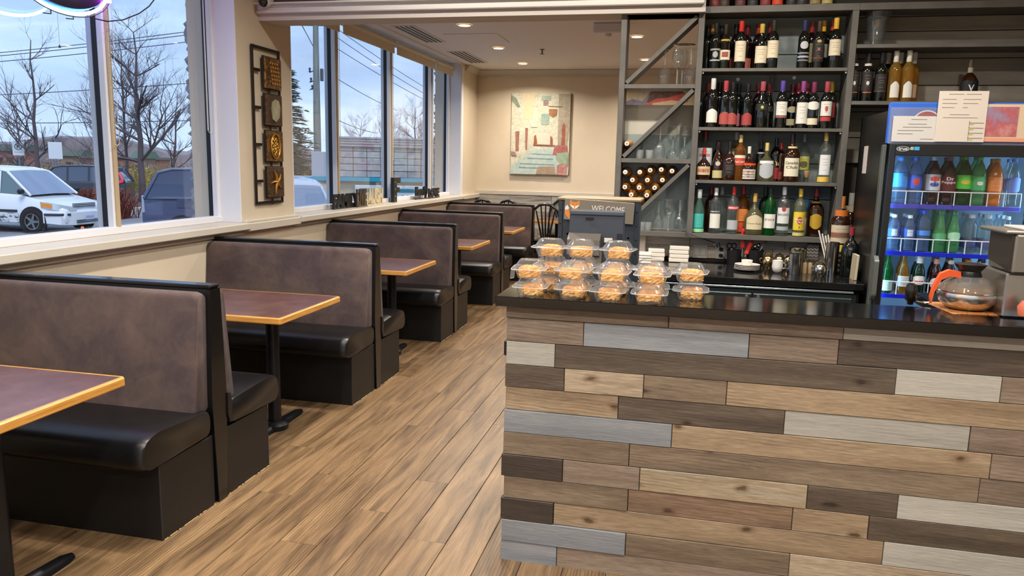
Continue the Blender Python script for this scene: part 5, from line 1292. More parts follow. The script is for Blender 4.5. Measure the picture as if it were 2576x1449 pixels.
place_row([
 (1783, 210, 'b', 'bord', 'wine', '#a04444', [], 'red topped dark bottle'),
 (1796, 198, 'f', 'bord', 'dark', '#d4d2cb', [(.10, .38, WHT, 2.3, 'arch')], 'white capped bottle with an arched white label'),
 (1812, 208, 'b', 'bord', 'dark', BLK, [], 'plain black bottle'),
 (1828, 204, 'f', 'bord', 'dark', '#b04048', [(.07, .34, '#a34a42', 2.3, 'arch')], 'pink red capped bottle with a red arched label'),
 (1846, 208, 'f', 'bord', 'dark', BLK, [(.07, .33, '#a34a42', 2.3, 'arch')], 'black necked bottle with a red arched label'),
 (1860, 211, 'b', 'bord', 'dark', BLK, [(.05, .34, '#b06070', 2.2, 'arch')], 'black bottle with a pink label'),
 (1884, 211, 'f', 'bord', 'dark', BLK, [(.06, .34, '#9c3e3c', 2.3, 'arch')], 'slim black necked bottle with a dark red arched label'),
 (1910, 210, 'b', 'bord', 'wine', '#8a3236', [], 'maroon topped bottle'),
 (1921, 206, 'f', 'burg', 'dark', '#a8505a', [(.38, .52, '#23241f', 2.6, 'rect'), (.41, .48, '#b8ad5c', .5, 'oval')], 'rose capped bottle with a black band and gold medal'),
 (1936, 211, 'b', 'burg', 'dark', '#8d3640', [(.38, .50, '#2b2c28', 2.4, 'rect')], 'rose capped bottle standing behind'),
 (1971, 204, 'f', 'bord', 'dark', '#5a489c', [(.27, .56, WHT, 2.3, 'rect'), (.22, .26, '#9c5a58', 2.3, 'rect')], 'purple capped bottle with a white label'),
 (1996, 212, 'b', 'bord', 'dark', '#5d2430', [(.36, .50, '#c2b894', 2.0, 'oval'), (.08, .22, '#b8ac88', 2.2, 'rect')], 'plum capped bottle with an oval label'),
 (2011, 209, 'b', 'bord', 'wine', '#a8343c', [], 'crimson topped bottle'),
 (2023, 205, 'f', 'bord', 'dark', '#8a4880', [(.10, .55, WHT, 2.3, 'rect')], 'violet capped bottle with a tall plain white label'),
 (2032, 209, 'b', 'bord', 'dark', '#a6404c', [], 'pink and gold topped bottle'),
 (2050, 207, 'f', 'bord', 'dark', '#7e3050', [(.40, .58, WHT, 2.4, 'shield'), (.08, .22, CRM, 2.2, 'rect')], 'plum capped bottle with a shield shaped label'),
 (2083, 206, 'f', 'bord', 'dark', '#a84450', [(.27, .58, WHT, 2.3, 'rect'), (.16, .25, '#b03a3a', 2.3, 'rect'), (.36, .48, '#b0444a', .5, 'shield')], 'bottle with white crest label over a red band'),
 (2094, 206, 'b', 'bord', 'dark', '#c9a73c', [(.25, .56, '#7c2a2a', 1.6, 'rect')], 'yellow capped bottle at the end'),
], SZ[1], 'second shelf', 'wine bottles on the second shelf')
place_row([
 (1776, 331, 'b', 'big', 'clear', '#8c2a34', [(.30, .66, '#c9ccca', 2.0, 'rect'), (.48, .54, '#b86a70', 1.4, 'rect')], 'large clear square shouldered bottle with a maroon cap'),
 (1773, 372, 'f', 'round', 'damber', '#c23a3a', [(.16, .42, '#c9b58c', 2.0, 'rect'), (.24, .34, '#a84a3c', 1.7, 'rect')], 'squat dark bottle with a red cap and cream label'),
 (1807, 354, 'b', 'liq', 'dark', BLK, [], 'black bottle'),
 (1809, 358, 'f', 'burg', 'damber', '#2a1c1e', [(.38, .50, '#b9b49c', 1.0, 'oval'), (.06, .26, '#b8ac78', 2.4, 'rect')], 'dark bottle with a round badge and pale yellow label'),
 (1838, 356, 'f', 'squat', 'damber', BLK, [(.14, .44, '#241a1a', 2.2, 'rect')], 'broad shouldered black cream liqueur bottle'),
 (1855, 333, 'b', 'big', 'pale', '#8e9c9c', [(.1, .6, '#8ea09a', 1.6, 'rect')], 'tall pale green bottle'),
 (1865, 340, 'f', 'liq', 'whisky', '#c8b070', [(.34, .50, '#b8473c', 2.3, 'rect'), (.50, .56, '#dcd2b8', 2.3, 'rect')], 'square amber whisky bottle with a slanted red label', [('Red Label', .42, .05, '#ead9a8', 1.4)]),
 (1886, 369, 'f', 'round', 'damber', '#dcd4c4', [(.06, .34, '#cfc6b8', 2.0, 'rect'), (.10, .30, '#6a5650', 1.7, 'rect'), (.46, .52, '#d84a28', 2.8, 'rect')], 'squat amber bottle with an orange ribbon and white label', [('Grand', .24, .06, '#e3d8c8', .8), ('Marnier', .16, .06, '#e3d8c8', 1.0)]),
 (1916, 357, 'b', 'liq', 'dark', '#2b2f36', [(.70, .74, '#c2c4c2', 1.8, 'rect')], 'black necked bottle with a silver collar'),
 (1931, 360, 'f', 'round', 'pale', '#cdb46c', [(.08, .48, '#a9adb0', 1.6, 'shield'), (.46, .54, '#dcdcda', 1.9, 'rect')], 'round clear bottle with a silver shield label'),
 (1955, 348, 'b', 'liq', 'dark', BLK, [(.06, .32, '#a02c30', 2.4, 'rect')], 'black coffee liqueur bottle with a red base', [('Tia', .42, .10, '#d8b04c', 1.0)]),
 (1967, 360, 'b', 'liq', 'damber', '#c03038', [(.05, .26, '#8c2a2c', 2.2, 'rect')], 'dark bottle with a red cap'),
 (1996, 337, 'f', 'big', 'damber', '#1c1c1e', [(.12, .50, '#d8d0b6', 1.9, 'rect'), (.70, .74, '#d0c088', 2.0, 'rect')], 'big dark whisky bottle with a square cream label', [('Canadian', .40, .06, '#3f3a34', 1.2), ('Club', .31, .06, '#3f3a34', .7)]),
 (2026, 338, 'b', 'liq', 'clear', '#7d7f80', [(.26, .54, '#a9a850', 2.4, 'rect'), (.30, .44, '#5a5230', 1.2, 'shield')], 'clear bottle with a yellow green pictured label'),
 (2080, 334, 'f', 'liq', 'clear', '#c4a24c', [(.16, .56, '#d4d4d2', 1.8, 'rect'), (.02, .12, '#d6b048', 2.4, 'rect')], 'clear square bottle with gold cap and white script label'),
], SZ[2], 'third shelf', 'liquor bottles on the third shelf')
place_row([
 (1761, 477, 'f', 'burg', 'teal', '#d5dcd8', [(.12, .45, '#3fb0a4', 2.0, 'rect'), (.02, .10, '#8fd49a', 2.8, 'rect')], 'clear bottle with a turquoise label and white cap'),
 (1791, 470, 'b', 'liq', 'damber', '#8c2c34', [], 'dark bottle with a maroon neck'),
 (1803, 473, 'f', 'liq', 'clear', '#d8dadc', [(.12, .44, WHT, 2.1, 'rect'), (.46, .51, '#3c4044', 2.1, 'rect')], 'clear bottle with a white label and dark topped white cap', [('RAMAZZOTTI', .485, .03, '#d8dadc', 1.3)]),
 (1818, 471, 'b', 'liq', 'clear', '#9a9ea0', [], 'clear bottle with a grey cap'),
 (1848, 470, 'f', 'liq', 'clear', '#c0302c', [(.52, .60, '#b8302c', 2.2, 'rect'), (.10, .30, '#a9acac', 2.0, 'rect')], 'clear vodka bottle with a red cap and red banner', [('SMIRNOFF', .56, .045, '#e8e2dc', 1.6)]),
 (1872, 468, 'b', 'liq', 'whisky', '#c02c30', [(.26, .52, '#d87a34', 2.4, 'rect'), (.04, .24, '#c84a2c', 2.4, 'rect')], 'amber bottle with a red cap and orange label'),
 (1901, 487, 'f', 'round', 'pale', '#c4a04c', [(.14, .50, '#cdbf9c', 1.7, 'arch'), (.40, .47, '#6460a0', 1.0, 'shield')], 'squat cut glass whisky bottle with an arched purple crested label', [('Crown Royal', .28, .045, '#7d6a48', 1.2)]),
 (1928, 471, 'b', 'liq', 'dgreen', '#22301f', [], 'dark green bottle'),
 (1941, 474, 'f', 'liq', 'green', '#1d2a22', [(.16, .46, WHT, 2.2, 'rect')], 'green vermouth bottle with a white label', [('STOCK', .34, .045, '#4a4640', 1.2)]),
 (1975, 470, 'f', 'liq', 'clear', '#d6dad8', [(.26, .58, '#cfd2cc', 2.2, 'rect'), (.50, .60, '#a8383c', .7, 'oval'), (.12, .20, '#98a2a0', 2.2, 'rect')], 'clear rum bottle with a white cap and red roundel', [('BACARDI', .44, .045, '#4a4444', 1.5)]),
 (2016, 475, 'f', 'liq', 'pale', '#d9b43a', [(.14, .52, '#d8bc34', 2.3, 'rect'), (.26, .42, '#a8383a', .95, 'oval'), (.02, .09, '#c8ba78', 2.3, 'rect')], 'rum bottle with a big yellow label and red roundel', [('Havana', .37, .045, '#ead9c0', .9), ('Club', .31, .045, '#ead9c0', .7), ('3', .20, .05, '#4a3a20', None)]),
 (2056, 475, 'b', 'big', 'damber', '#b03040', [(.16, .48, '#c09a30', 1.4, 'shield'), (.70, .74, '#b8963c', 2.2, 'rect')], 'dark amber whisky bottle with red cap and yellow label'),
], SZ[3], 'lowest shelf', 'liquor bottles on the lowest shelf')
x = x_at(2013, B_ + .02, SZ[3] + .1)
t = thing('gift_box', 'blue and white carton standing behind the yellow rum bottle', 'box', (x, YS + YD - .035, SZ[3])); MB().box((0, 0, .125), (.085, .05, .25), .002).build('carton', mat('#c9cfd8', .5), t); MB().box((0, -.002, .21), (.0865, .05, .082), .002).build('blue_top', mat('#3c7cc0', .5), t)
x = x_at(2029, F_ - .02, SZ[2] + .05); t = thing('tasting_glass', 'small footed tasting glass stoppered with cork on the third shelf', 'glass', (x, F_ - .025, SZ[2]))
M_wg = sheet_mat('wine_glass', '#f6f9f8', haze=.014, rough=.02, ior=1.9, hazecol='#ffffff')
M_rim = mat('#e8efec', .05, 0, 0, trans=.8, ior=1.45)
MB().lathe([(.018, 0), (.017, .004), (.008, .012), (.006, .02), (.012, .03), (.02, .06), (.021, .078)], 14, cap1=False).build('glass_body', M_wg, t, 40); MB().lathe([(.011, .034), (.019, .06), (.02, .078), (0, .08)], 14).build('cork', mat('#b98a5a', .8), t, 40)
# bottles on top of the unit: their feet show over the edge
for k, (px, gl, cap, lc) in enumerate([(1798, 'dark', BLK, '#6a2c2c'), (1822, 'dark', '#b93a34', '#40302c'), (1862, 'wine', BLK, '#5a3030'), (1893, 'dark', '#3a2c50', '#2c2c2c'), (1925, 'wine', '#8c2c2c', '#803030'), (1955, 'dark', '#c94a2c', '#cc4424'), (1990, 'dark', BLK, '#2f2a28'), (2016, 'dark', '#b98a34', '#303030'), (2050, 'pale', '#c9a544', '#8c7c50'), (2080, 'pale', '#d0d0c8', '#b0a060')]):
    x = x_at(px, F_, 2.64); bottle(x, F_, 2.614, .30, 'bord', gl, cap, [(.02, .30, lc, 2.3, 'rect')], 'bottle with a %s base on top of the shelf unit, %s from the left' % (['dark red', 'brown', 'deep red', 'black', 'maroon', 'bright orange', 'charcoal', 'grey', 'olive', 'straw yellow'][k], ORD[k]), 'bottles on top of the shelf unit')
# right-hand unit
YR = YS + .06
for k, (px, pyt, gl, cap, labels, desc, yy) in enumerate([
 (2153, 135, 'dark', '#22201e', [(.22, .62, '#2a2422', 2.4, 'rect'), (.18, .20, '#b8602c', 1.6, 'rect'), (.34, .42, '#d8d4cc', .55, 'oval'), (.74, .79, '#cfcac0', 2.6, 'rect')], 'black bottle with a white collar and white dot', YR),
 (2187, 135, 'dark', '#22201e', [(.22, .62, '#2a2422', 2.4, 'rect'), (.18, .20, '#c86a2c', 1.6, 'rect'), (.34, .42, '#d8d4cc', .55, 'oval'), (.74, .79, '#cfcac0', 2.6, 'rect')], 'matching black bottle with a white collar and orange line', YR),
 (2222, 133, 'dark', BLK, [(.20, .56, '#2c2826', 2.4, 'rect'), (.20, .22, '#9a8f80', 2.4, 'rect')], 'taller plain black bottle', YR),
 (2236, 134, 'dark', '#b8b2a4', [], 'dark bottle with a silver grey cap standing behind', YR + .09),
 (2257, 129, 'yellow', '#dcd8c8', [(.08, .40, WHT, 1.5, 'arch')], 'golden white wine bottle with a white neck', YR),
 (2268, 133, 'yellow', '#d6d2c2', [], 'golden wine bottle half hidden behind', YR + .09),
 (2290, 128, 'yellow', '#dedacb', [(.08, .40, WHT, 1.5, 'arch')], 'golden white wine bottle at the right end', YR),
 (2302, 133, 'yellow', '#d6d2c2', [(.1, .36, '#c9c0a4', 1.2, 'rect')], 'golden wine bottle peeking out behind the last', YR + .09)]):
    zt = float(onY(px, pyt, yy)[2]); x = x_at(px, yy, zt); bottle(x, yy, 2.0, zt - 2.0, 'bord', gl, cap, labels, desc + ', right-hand shelf', 'bottles on the right-hand shelf')
zt = float(onY(2444, 151, YR + .03)[2]); x = x_at(2444, YR + .03, zt); t = bottle(x, YR + .03, 2.0, zt - 2.0, 'squat', 'damber', '#5a4a3a', [(.06, .5, '#17191a', 2.6, 'rect'), (.70, .82, '#9a9484', 2.6, 'rect')], 'black V lettered spirit bottle alone on the right-hand shelf above the cooler', None, [('V', .33, .15, '#dcdcd8', None)])
zt = float(onY(2205, 13, YR + .03)[2]); x = x_at(2202, YR + .03, 2.4); t = thing('ice_bucket', 'tall clear flared acrylic ice bucket on the upper right shelf', 'bucket', (x, YR + .03, 2.357)); hb = min(zt, 2.566) - 2.357
MB().lathe([(0, .006), (.052, .004), (.056, .03), (.066, hb * .7), (.074, hb * .80), (.070, hb * .86), (.088, hb), (.085, hb), (.067, hb * .86), (.070, hb * .80), (.062, hb * .7), (.050, .034), (0, .03)], 12).build('bucket_wall', sheet_mat('acrylic', '#e8ecec', haze=.03, rough=.03, ior=1.8), t, 30)

# amber bottle ends lying in the rack, necks towards the room
amb = MB().lathe([(0, 0), (.011, .0), (.0145, .001), (.0145, .05), (.016, .07), (.03, .10), (.037, .125), (.0375, .19), (0, .19)], 20, M=Rx(-PI / 2)).mesh('glass', mat('#b47c34', .12, 0, .4), 40); fix_normals(amb)
capm = MB().lathe([(0, -.003), (.0135, -.003), (.0158, -.0015), (.0158, .03)], 18, M=Rx(-PI / 2)).mesh('cap', mat('#e4ddd2', .4), 30); fix_normals(capm)
capb = mat('#bcd4e4', .4)
ends = [(178, 297), (158, 643), (335, 643), (462, 620), (597, 612), (727, 630), (245, 738), (427, 740), (610, 740), (153, 825), (328, 830), (515, 833), (230, 918), (420, 925), (135, 1000), (325, 1000), (240, 1075), (150, 1150)]
for k, (cx_, cy_) in enumerate(ends):
    p = onY(1540 + cx_ / 4.829, 300 + cy_ / 4.829, YS + .01); row = [1, 6, 9, 12, 14, 16, 17, 18]
    if k == 0: lab = 'amber bottle lying alone in the upper triangle of the rack'
    else:
        rn = 1 if k < 6 else 2 if k < 9 else 3 if k < 12 else 4 if k < 14 else 5 if k < 16 else 6 if k < 17 else 7; st = {1: 1, 2: 6, 3: 9, 4: 12, 5: 14, 6: 16, 7: 17}[rn]
        lab = 'white capped amber bottle end, %s in the %s row of the rack pile' % (ORD[k - st], ORD[rn - 1])
    t = thing('lying_bottle', lab, 'bottle', (float(p[0]), YS + .01, float(p[2])), group='amber bottles lying in the rack')
    link('glass', amb, t); c = link('cap', capm, t)
    m = MB(); m.lathe([(0, 0), (.007, 0)], 8, M=T((0, -.0036, 0)) @ Rx(PI / 2), cap1=False); m.build('cap_mark', mat('#8fa6c0' if k in (1, 2) else '#7a7068', .6), c)

# stemware
def wineglass(loc, up, label, H=.205, R=.043, grp='wine glasses in the rack'):
    t = thing('wine_glass', label, 'glass', loc, group=grp)
    k = H / .205
    prof = [(R * .80, 0), (R * .82, .002), (R * .3, .006), (.005, .014), (.0038, .05 * k), (.0045, .085 * k), (.012, .096 * k), (R * .72, .115 * k), (R * .97, .14 * k), (R, .155 * k), (R * .93, .18 * k), (R * .78, H)]
    if not up: prof = [(r, H - z) for r, z in prof][::-1]
    M = None
    MB().lathe(prof, 20, cap0=False, cap1=False).build('glass_body', M_wg, t, 50)
    zr = (H if up else 0); zf = (0.001 if up else H - .001); r = MB()
    r.lathe([(R * .78 - .0012, zr - .001 if up else zr + .001), (R * .78 + .001, zr - .001 if up else zr + .001), (R * .78, zr)], 20, cap0=False, cap1=False)
    r.build('rim', M_rim, t, 50); r = MB()
    r.lathe([(0, zf - .0008), (.0052, zf), (.0044, zf + (.085 * k if up else -.085 * k)), (0.0, zf + (.086 * k if up else -.086 * k))], 10)
    r.build('stem', M_rim, t, 50); return t
def tumbler(loc, label, H=.06, R=.03):
    t = thing('tumbler', label, 'glass', loc, group='short tumblers in the rack')
    MB().lathe([(R * .75, 0), (R * .85, .01), (R, H), (R - .002, H), (R * .8, .012), (0, .010)], 14, cap0=True).build('glass_body', mat('#dfe5e3', .05, trans=.7, ior=1.3), t, 30); return t
sh = {'t': (2.108, 'upper'), 'm': (1.603, 'middle'), 'b': (1.096, 'lowest')}
for key, yy, px, pt, up, d in [('t', F_, 1672, 125, 0, 'upside down wine glass at the left'), ('t', F_, 1704, 122, 1, 'upright wine glass in the middle'), ('t', F_, 1737, 124, 0, 'upside down wine glass at the right'), ('t', B_, 1716, 122, 1, 'upright wine glass standing behind'),
   ('m', F_, 1660, 320, 0, 'upside down wine glass at the left'), ('m', B_, 1690, 318, 1, 'upright wine glass with its bowl up behind'), ('m', F_, 1693, 352, 0, 'shorter upside down glass in front'), ('m', B_, 1722, 318, 1, 'upright glass at the right behind'), ('m', F_, 1722, 345, 0, 'upside down glass at the right in front'),
   ('b', F_, 1656, 503, 0, 'upside down wine glass at the left'), ('b', F_, 1682, 502, 1, 'upright wine glass in the middle'), ('b', F_, 1709, 504, 0, 'upside down wine glass at the right'), ('b', B_, 1712, 502, 1, 'upright wine glass behind at the right')]:
    zt = float(onY(px, pt, yy)[2]); z0, nm = sh[key]; wineglass((x_at(px, yy, z0 + .1), yy, z0), up, d + ' on the %s glass shelf' % nm, zt - z0, .041)
for px, z0, d in ((1609, 1.603, 'short patterned tumbler by the diagonal on the middle rack shelf'), (1634, 1.603, 'second short tumbler on the middle rack shelf'), (1616, 1.096, 'short tumbler behind the monitor on the lowest rack shelf'), (1630, 1.096, 'second short tumbler on the lowest rack shelf')):
    tumbler((x_at(px, F_, z0 + .03), F_, z0), d)
zt = float(onY(1718, 117, F_ + .03)[2]); t = thing('serving_plate', 'dark rimmed clear plate balanced on the glasses of the upper rack shelf', 'plate', (x_at(1722, F_ + .03, zt), F_ + .04, zt + .004)); MB().lathe([(0, 0), (.05, .0), (.075, .008), (.073, .010), (.05, .003), (0, .003)], 28).build('plate_disc', mat('#6b645c', .1, trans=.5), t, 40)

# drinks in the upright cooler
def drink(px, pyt, zs, sty, gl, cap, labels, desc, text=None, dy=.085):
    y = YFR + dy; zt = float(onY(px, pyt, y)[2]); x = x_at(px, y, (zt + zs) / 2); return bottle(x, y, zs + .001, zt - zs, sty, gl, cap, labels, desc, 'drinks on the cooler shelves', text)
for k, (px, pt, gl, cap, lab, desc, tx) in enumerate([
 (2265, 396, 'blue', '#3f8de0', [(.36, .66, '#3f9af0', 3.2, 'rect')], 'pale sports drink with a bright blue label', None),
 (2301, 396, 'blue', '#3f7de0', [(.34, .62, '#2f5fd0', 3.2, 'rect'), (.40, .56, '#d8404a', 1.0, 'oval')], 'bottle with a blue label and red roundel', None),
 (2347, 396, 'cola', '#c8ccd2', [(.30, .64, '#c9cfd8', 3.2, 'rect'), (.48, .60, '#d83a3c', 1.3, 'oval'), (.38, .48, '#2c4aa8', 1.3, 'oval'), (.455, .50, '#f0f2f4', 1.4, 'rect')], 'cola bottle with a silver label and tricolour globe', None),
 (2385, 396, 'cola', '#7c2a30', [(.26, .62, '#5d2026', 3.2, 'rect')], 'dark maroon soda bottle', [('Dr', .55, .07, '#e8dede', .5), ('Pepper', .47, .07, '#e8dede', 1.2)]),
 (2424, 394, 'green', '#2f9c48', [(.34, .62, '#54c43c', 3.2, 'rect'), (.44, .52, '#e0c43c', 1.2, 'shield')], 'deep green soda bottle with a lime label', None),
 (2460, 394, 'lgreen', '#3fb060', [(.32, .60, '#45a868', 3.2, 'rect'), (.42, .50, '#e8e6e0', .8, 'oval')], 'light green ginger ale bottle', None),
 (2503, 400, 'orange', '#d8803c', [(.32, .62, '#e0884a', 3.2, 'rect')], 'orange soda bottle', None),
 (2546, 400, 'clear', '#6f8fd0', [(.30, .62, '#5f78b8', 2.6, 'shield')], 'clear soda bottle with a blue label', None)]):
    t = drink(px, pt, FS[0], 'pet', gl, cap, lab, desc + ' on the upper cooler shelf', tx)
    d = dup(t, (t.location.x + .012, t.location.y + .10, t.location.z), label=desc + ', behind, upper cooler shelf')
for k, (px, pt, sty, gl, cap, lab, desc) in enumerate([
 (2247, 540, 'water', 'blue', '#e8f0f6', [(.40, .62, '#3a6ad0', 3.2, 'rect'), (.42, .60, '#dce8f4', 1.0, 'rect')], 'water bottle with a white and blue label, far left'), (2286, 542, 'water', 'blue', '#e8f0f6', [(.40, .62, '#3a6ad0', 3.2, 'rect'), (.42, .60, '#dce8f4', 1.0, 'rect')], 'water bottle with a white and blue label, second'),
 (2323, 530, 'water', 'blue', '#2c5ad8', [(.40, .52, '#4a8ae0', 3.2, 'rect')], 'wide water bottle with a royal blue cap'), (2363, 529, 'perr', 'lgreen', '#4f9c6c', [(.30, .46, '#5aa878', 2.6, 'shield')], 'green sparkling water bottle'), (2398, 531, 'perr', 'lgreen', '#4f9c6c', [(.30, .50, '#a8d8b8', 2.0, 'shield')], 'green sparkling water bottle with a paler label'),
 (2441, 541, 'water', 'clear', '#d8dce0', [(.14, .36, '#3c4a80', 3.2, 'rect')], 'clear juice bottle with a navy label'), (2483, 542, 'water', 'clear', '#d8dce0', [(.14, .36, '#50588c', 3.2, 'rect')], 'clear bottle beside the steel machine'), (2530, 545, 'water', 'clear', '#c8e0f4', [(.2, .4, '#7a8cb8', 3.2, 'rect')], 'clear bottle above the steel machine')]):
    t = drink(px, pt, FS[1], sty, gl, cap, lab, desc + ' on the middle cooler shelf')
    for q in (1, 2): dup(t, (t.location.x + .01 * q, t.location.y + .095 * q, t.location.z), label=desc + ', %s row back, middle cooler shelf' % ORD[q])
for k, (px, pt, gl, cap, lab, desc) in enumerate([
 (2232, 635, 'green', '#3fbf50', [(.06, .32, '#b8d8c8', 2.4, 'rect')], 'bright green beer bottle'), (2272, 636, 'yellow', '#c8b04c', [(.18, .44, '#cfd4d0', 2.4, 'rect')], 'pale lager bottle with a white and blue label'), (2311, 637, 'dgreen', '#e8ece8', [(.24, .46, '#e4e2dc', 2.4, 'shield'), (.30, .34, '#c04040', 1.6, 'rect'), (.76, .96, '#e8ece8', 6.2, 'rect')], 'green bottle with a white neck wrap'),
 (2353, 641, 'cola', '#d8c8c4', [(.16, .44, '#d0d4d4', 2.4, 'oval'), (.78, .9, '#d8a8a0', 3, 'rect')], 'brown cider bottle with an oval white label'), (2388, 642, 'cola', '#d8dcdc', [(.16, .40, '#3a3c40', 2.4, 'rect'), (.78, .88, '#d8dcdc', 3, 'oval')], 'dark beer bottle with a pale neck ring'), (2431, 645, 'cola', '#b8c4d8', [(.78, .92, '#c8803c', 3, 'rect')], 'dark bottle with an orange neck behind the coffee pot'), (2470, 648, 'cola', '#a8d0e8', [(.2, .4, '#30343c', 2.4, 'rect'), (.76, .86, '#c8dcec', 3, 'rect')], 'dark bottle with a pale blue neck beside the machine')]):
    t = drink(px, pt, FS[2], 'beer', gl, cap, lab, desc + ' on the lower cooler shelf')
    dup(t, (t.location.x + .012, t.location.y + .09, t.location.z), label=desc + ', behind, lower cooler shelf')
# ================================================================ things on the bar
M_clam = sheet_mat('clear_clamshell', '#ffffff', haze=.06, rough=.10, ior=1.55)
M_clam_edge = mat('#e8e6e2', .15, 0, 0, trans=.55, ior=1.3)
def sq_ring(w, z, n=48, k=4.2, rib=0., d=None):
    d = d or w; out = []
    for i in range(n):
        a = 2 * PI * (i + .5) / n; c, s = math.cos(a), math.sin(a)
        r = (abs(c) ** k + abs(s) ** k) ** (-1 / k); r2 = r * (1 + (rib if i % 2 else -rib))
        out.append((c * r2 * w, s * r2 * d, z))
    return out
lower = MB(); N = 72
lower.sweep([sq_ring(.034, .003, N), sq_ring(.041, .0, N), sq_ring(.044, .004, N, rib=.012), sq_ring(.050, .028, N, rib=.026), sq_ring(.0515, .0315, N), sq_ring(.064, .033, N, 7), sq_ring(.0645, .035, N, 7)], cap=False)
lower.add(sq_ring(.034, .003, N), [tuple(range(N))[::-1]])
me_lower = lower.mesh('tray', M_clam, 50)
upper = MB()
upper.sweep([sq_ring(.0645, .0365, N, 7), sq_ring(.063, .040, N, 7), sq_ring(.0535, .041, N), sq_ring(.050, .047, N, rib=.028), sq_ring(.039, .064, N, rib=.030), sq_ring(.036, .0675, N), sq_ring(.024, .0675, N), sq_ring(.022, .066, N)], cap=False)
upper.add(sq_ring(.022, .066, N), [tuple(range(N))])
me_upper = upper.mesh('lid', M_clam, 50)
rim = MB(); rim.sweep([sq_ring(.0645, .0345, N, 7), sq_ring(.0662, .0348, N, 7), sq_ring(.0662, .0372, N, 7), sq_ring(.0645, .0375, N, 7)], cap=False)
me_rim = rim.mesh('flange', M_clam_edge, 50)
M_cake = noise_mat('baked_cake', [(.25, '#a8672e'), (.45, '#cf9548'), (.6, '#e0b068'), (.78, '#ecc88a')], nscale=55, detail=6, rough=.8, bump=.8, rand=.06)
M_cake2 = noise_mat('cake_crust', [(.3, '#b9722f'), (.6, '#d99a4a'), (.8, '#e6b56e')], nscale=35, detail=6, rough=.7, bump=.9, rand=.05)
def cake_mesh(seed):
    rng = random.Random(seed); mb = MB(); n = 36
    base = [(-.038, -.026), (.036, -.030), (.040, .022), (-.030, .028)] if seed % 2 else [(-.040, -.030), (.039, -.022), (.020, .030), (-.036, .020)]
    def outline(s, z):
        pts = []
        for i in range(n):
            u = i / n * 4; k = int(u); a = Vector(base[k]); b = Vector(base[(k + 1) % 4]); q = a.lerp(b, u - k) * s
            pts.append((q.x + rng.uniform(-.0026, .0026), q.y + rng.uniform(-.0026, .0026), z + rng.uniform(-.0016, .0016)))
        return pts
    rings = [outline(.97, .0045), outline(1.0, .010), outline(.98, .016), outline(1.01, .020), outline(.98, .027), outline(.97, .034), outline(.86, .040), outline(.5, .042 + rng.uniform(-.002, .003))]
    mb.sweep(rings); mb.mi = [0] * (n * 5) + [1] * (len(mb.f) - n * 5)
    return mb.mesh('cake_slice', [M_cake, M_cake2], False)
cakes = [cake_mesh(s) for s in (1, 2, 3, 4)]
for me in [me_lower, me_upper] + cakes: fix_normals(me)
HC = .0665; zc0 = 1.0672; rq = random.Random(5)
stacks = [(1335, 2.745, 2, 'front stack'), (1385, 2.885, 3, 'rear stack'), (1438, 2.755, 2, 'front stack'), (1462, 2.895, 3, 'rear stack'), (1535, 2.750, 2, 'front stack'), (1552, 2.90, 3, 'rear stack'), (1637, 2.745, 2, 'front stack'), (1637, 2.895, 2, 'rear stack'), (1735, 2.865, 2, 'right end stack')]
cols = ['first', 'first', 'second', 'second', 'third', 'third', 'fourth', 'fourth', 'fifth']
for si, (px, y, n, nm) in enumerate(stacks):
    x = x_at(px, y, 1.09)
    for k in range(n):
        lv = {0: 'bottom', n - 1: 'top'}.get(k, 'middle')
        t = thing('dessert_container', 'clamshell cake box, %s of the %s, %s column from the left' % (lv, nm, cols[si]), 'food container', (x + rq.uniform(-.005, .005), y + rq.uniform(-.004, .004), zc0 + k * HC), rq.uniform(-.14, .10), 'cake boxes stacked on the bar')
        t.rotation_euler.x = rq.uniform(-.02, .02) if k else 0
        link('tray', me_lower, t); link('lid', me_upper, t); link('flange', me_rim, t)
        c = link('cake_slice', cakes[(si + k * 3) % 4], t); c.rotation_euler = (0, 0, rq.uniform(-.5, .5)); c.location = (rq.uniform(-.004, .006), rq.uniform(-.004, .004), 0)
        if k == 1 and si == 0: MB().prism([(-.068, .03), (-.052, .034), (-.055, .0), (-.07, -.004)], -.03, -.01, 'y').build('open_tab', M_clam, t)

# welcome board on a dark standing cabinet, and the till screen in front of it
YWc = 3.86; a = onY(1405, 497, YWc); b = onY(1610, 503, YWc)
M_navy = noise_mat('dark_blue_panel', [(.3, '#262c34'), (.7, '#323a44')], nscale=3, rough=.5, coords='World')
t = thing('dark_cabinet', 'dark blue metal display cabinet standing behind the till screen', 'cabinet', ((a[0] + b[0]) / 2, YWc + .02, 0)); wC = b[0] - a[0]
MB().box((0, .12, .69), (wC - .01, .26, 1.37), .004).build('cabinet_body', M_navy, t)
MB().box((0, .12, 1.378), (wC + .012, .28, .014), .003).build('wood_top', mat('#8f7d62', .5), t)
m = MB()
for s in (-1, 1): m.box((s * (wC / 2 - .012), -.012, .69), (.022, .006, 1.36), .002)
m.build('corner_strip', mat('#3d444c', .4, .5), t)
for k in range(5):
    for s in (-1, 1): MB().lathe([(0, 0), (.003, 0)], 8, M=T((s * (wC / 2 - .012), -.0165, 1.32 - k * .07)) @ Rx(PI / 2)).build('screw', mat('#c2c6c6', .3, .8), t)
m = MB(); m.lathe([(0, 0), (.005, 0)], 10, M=T((-wC / 2 + .05, -.0125, 1.2)) @ Rx(PI / 2)); m.build('hole', M_black, t); m = MB(); m.lathe([(0, 0), (.005, 0)], 10, M=T((wC / 2 - .05, -.0125, 1.19)) @ Rx(PI / 2)); m.build('hole', M_black, t)
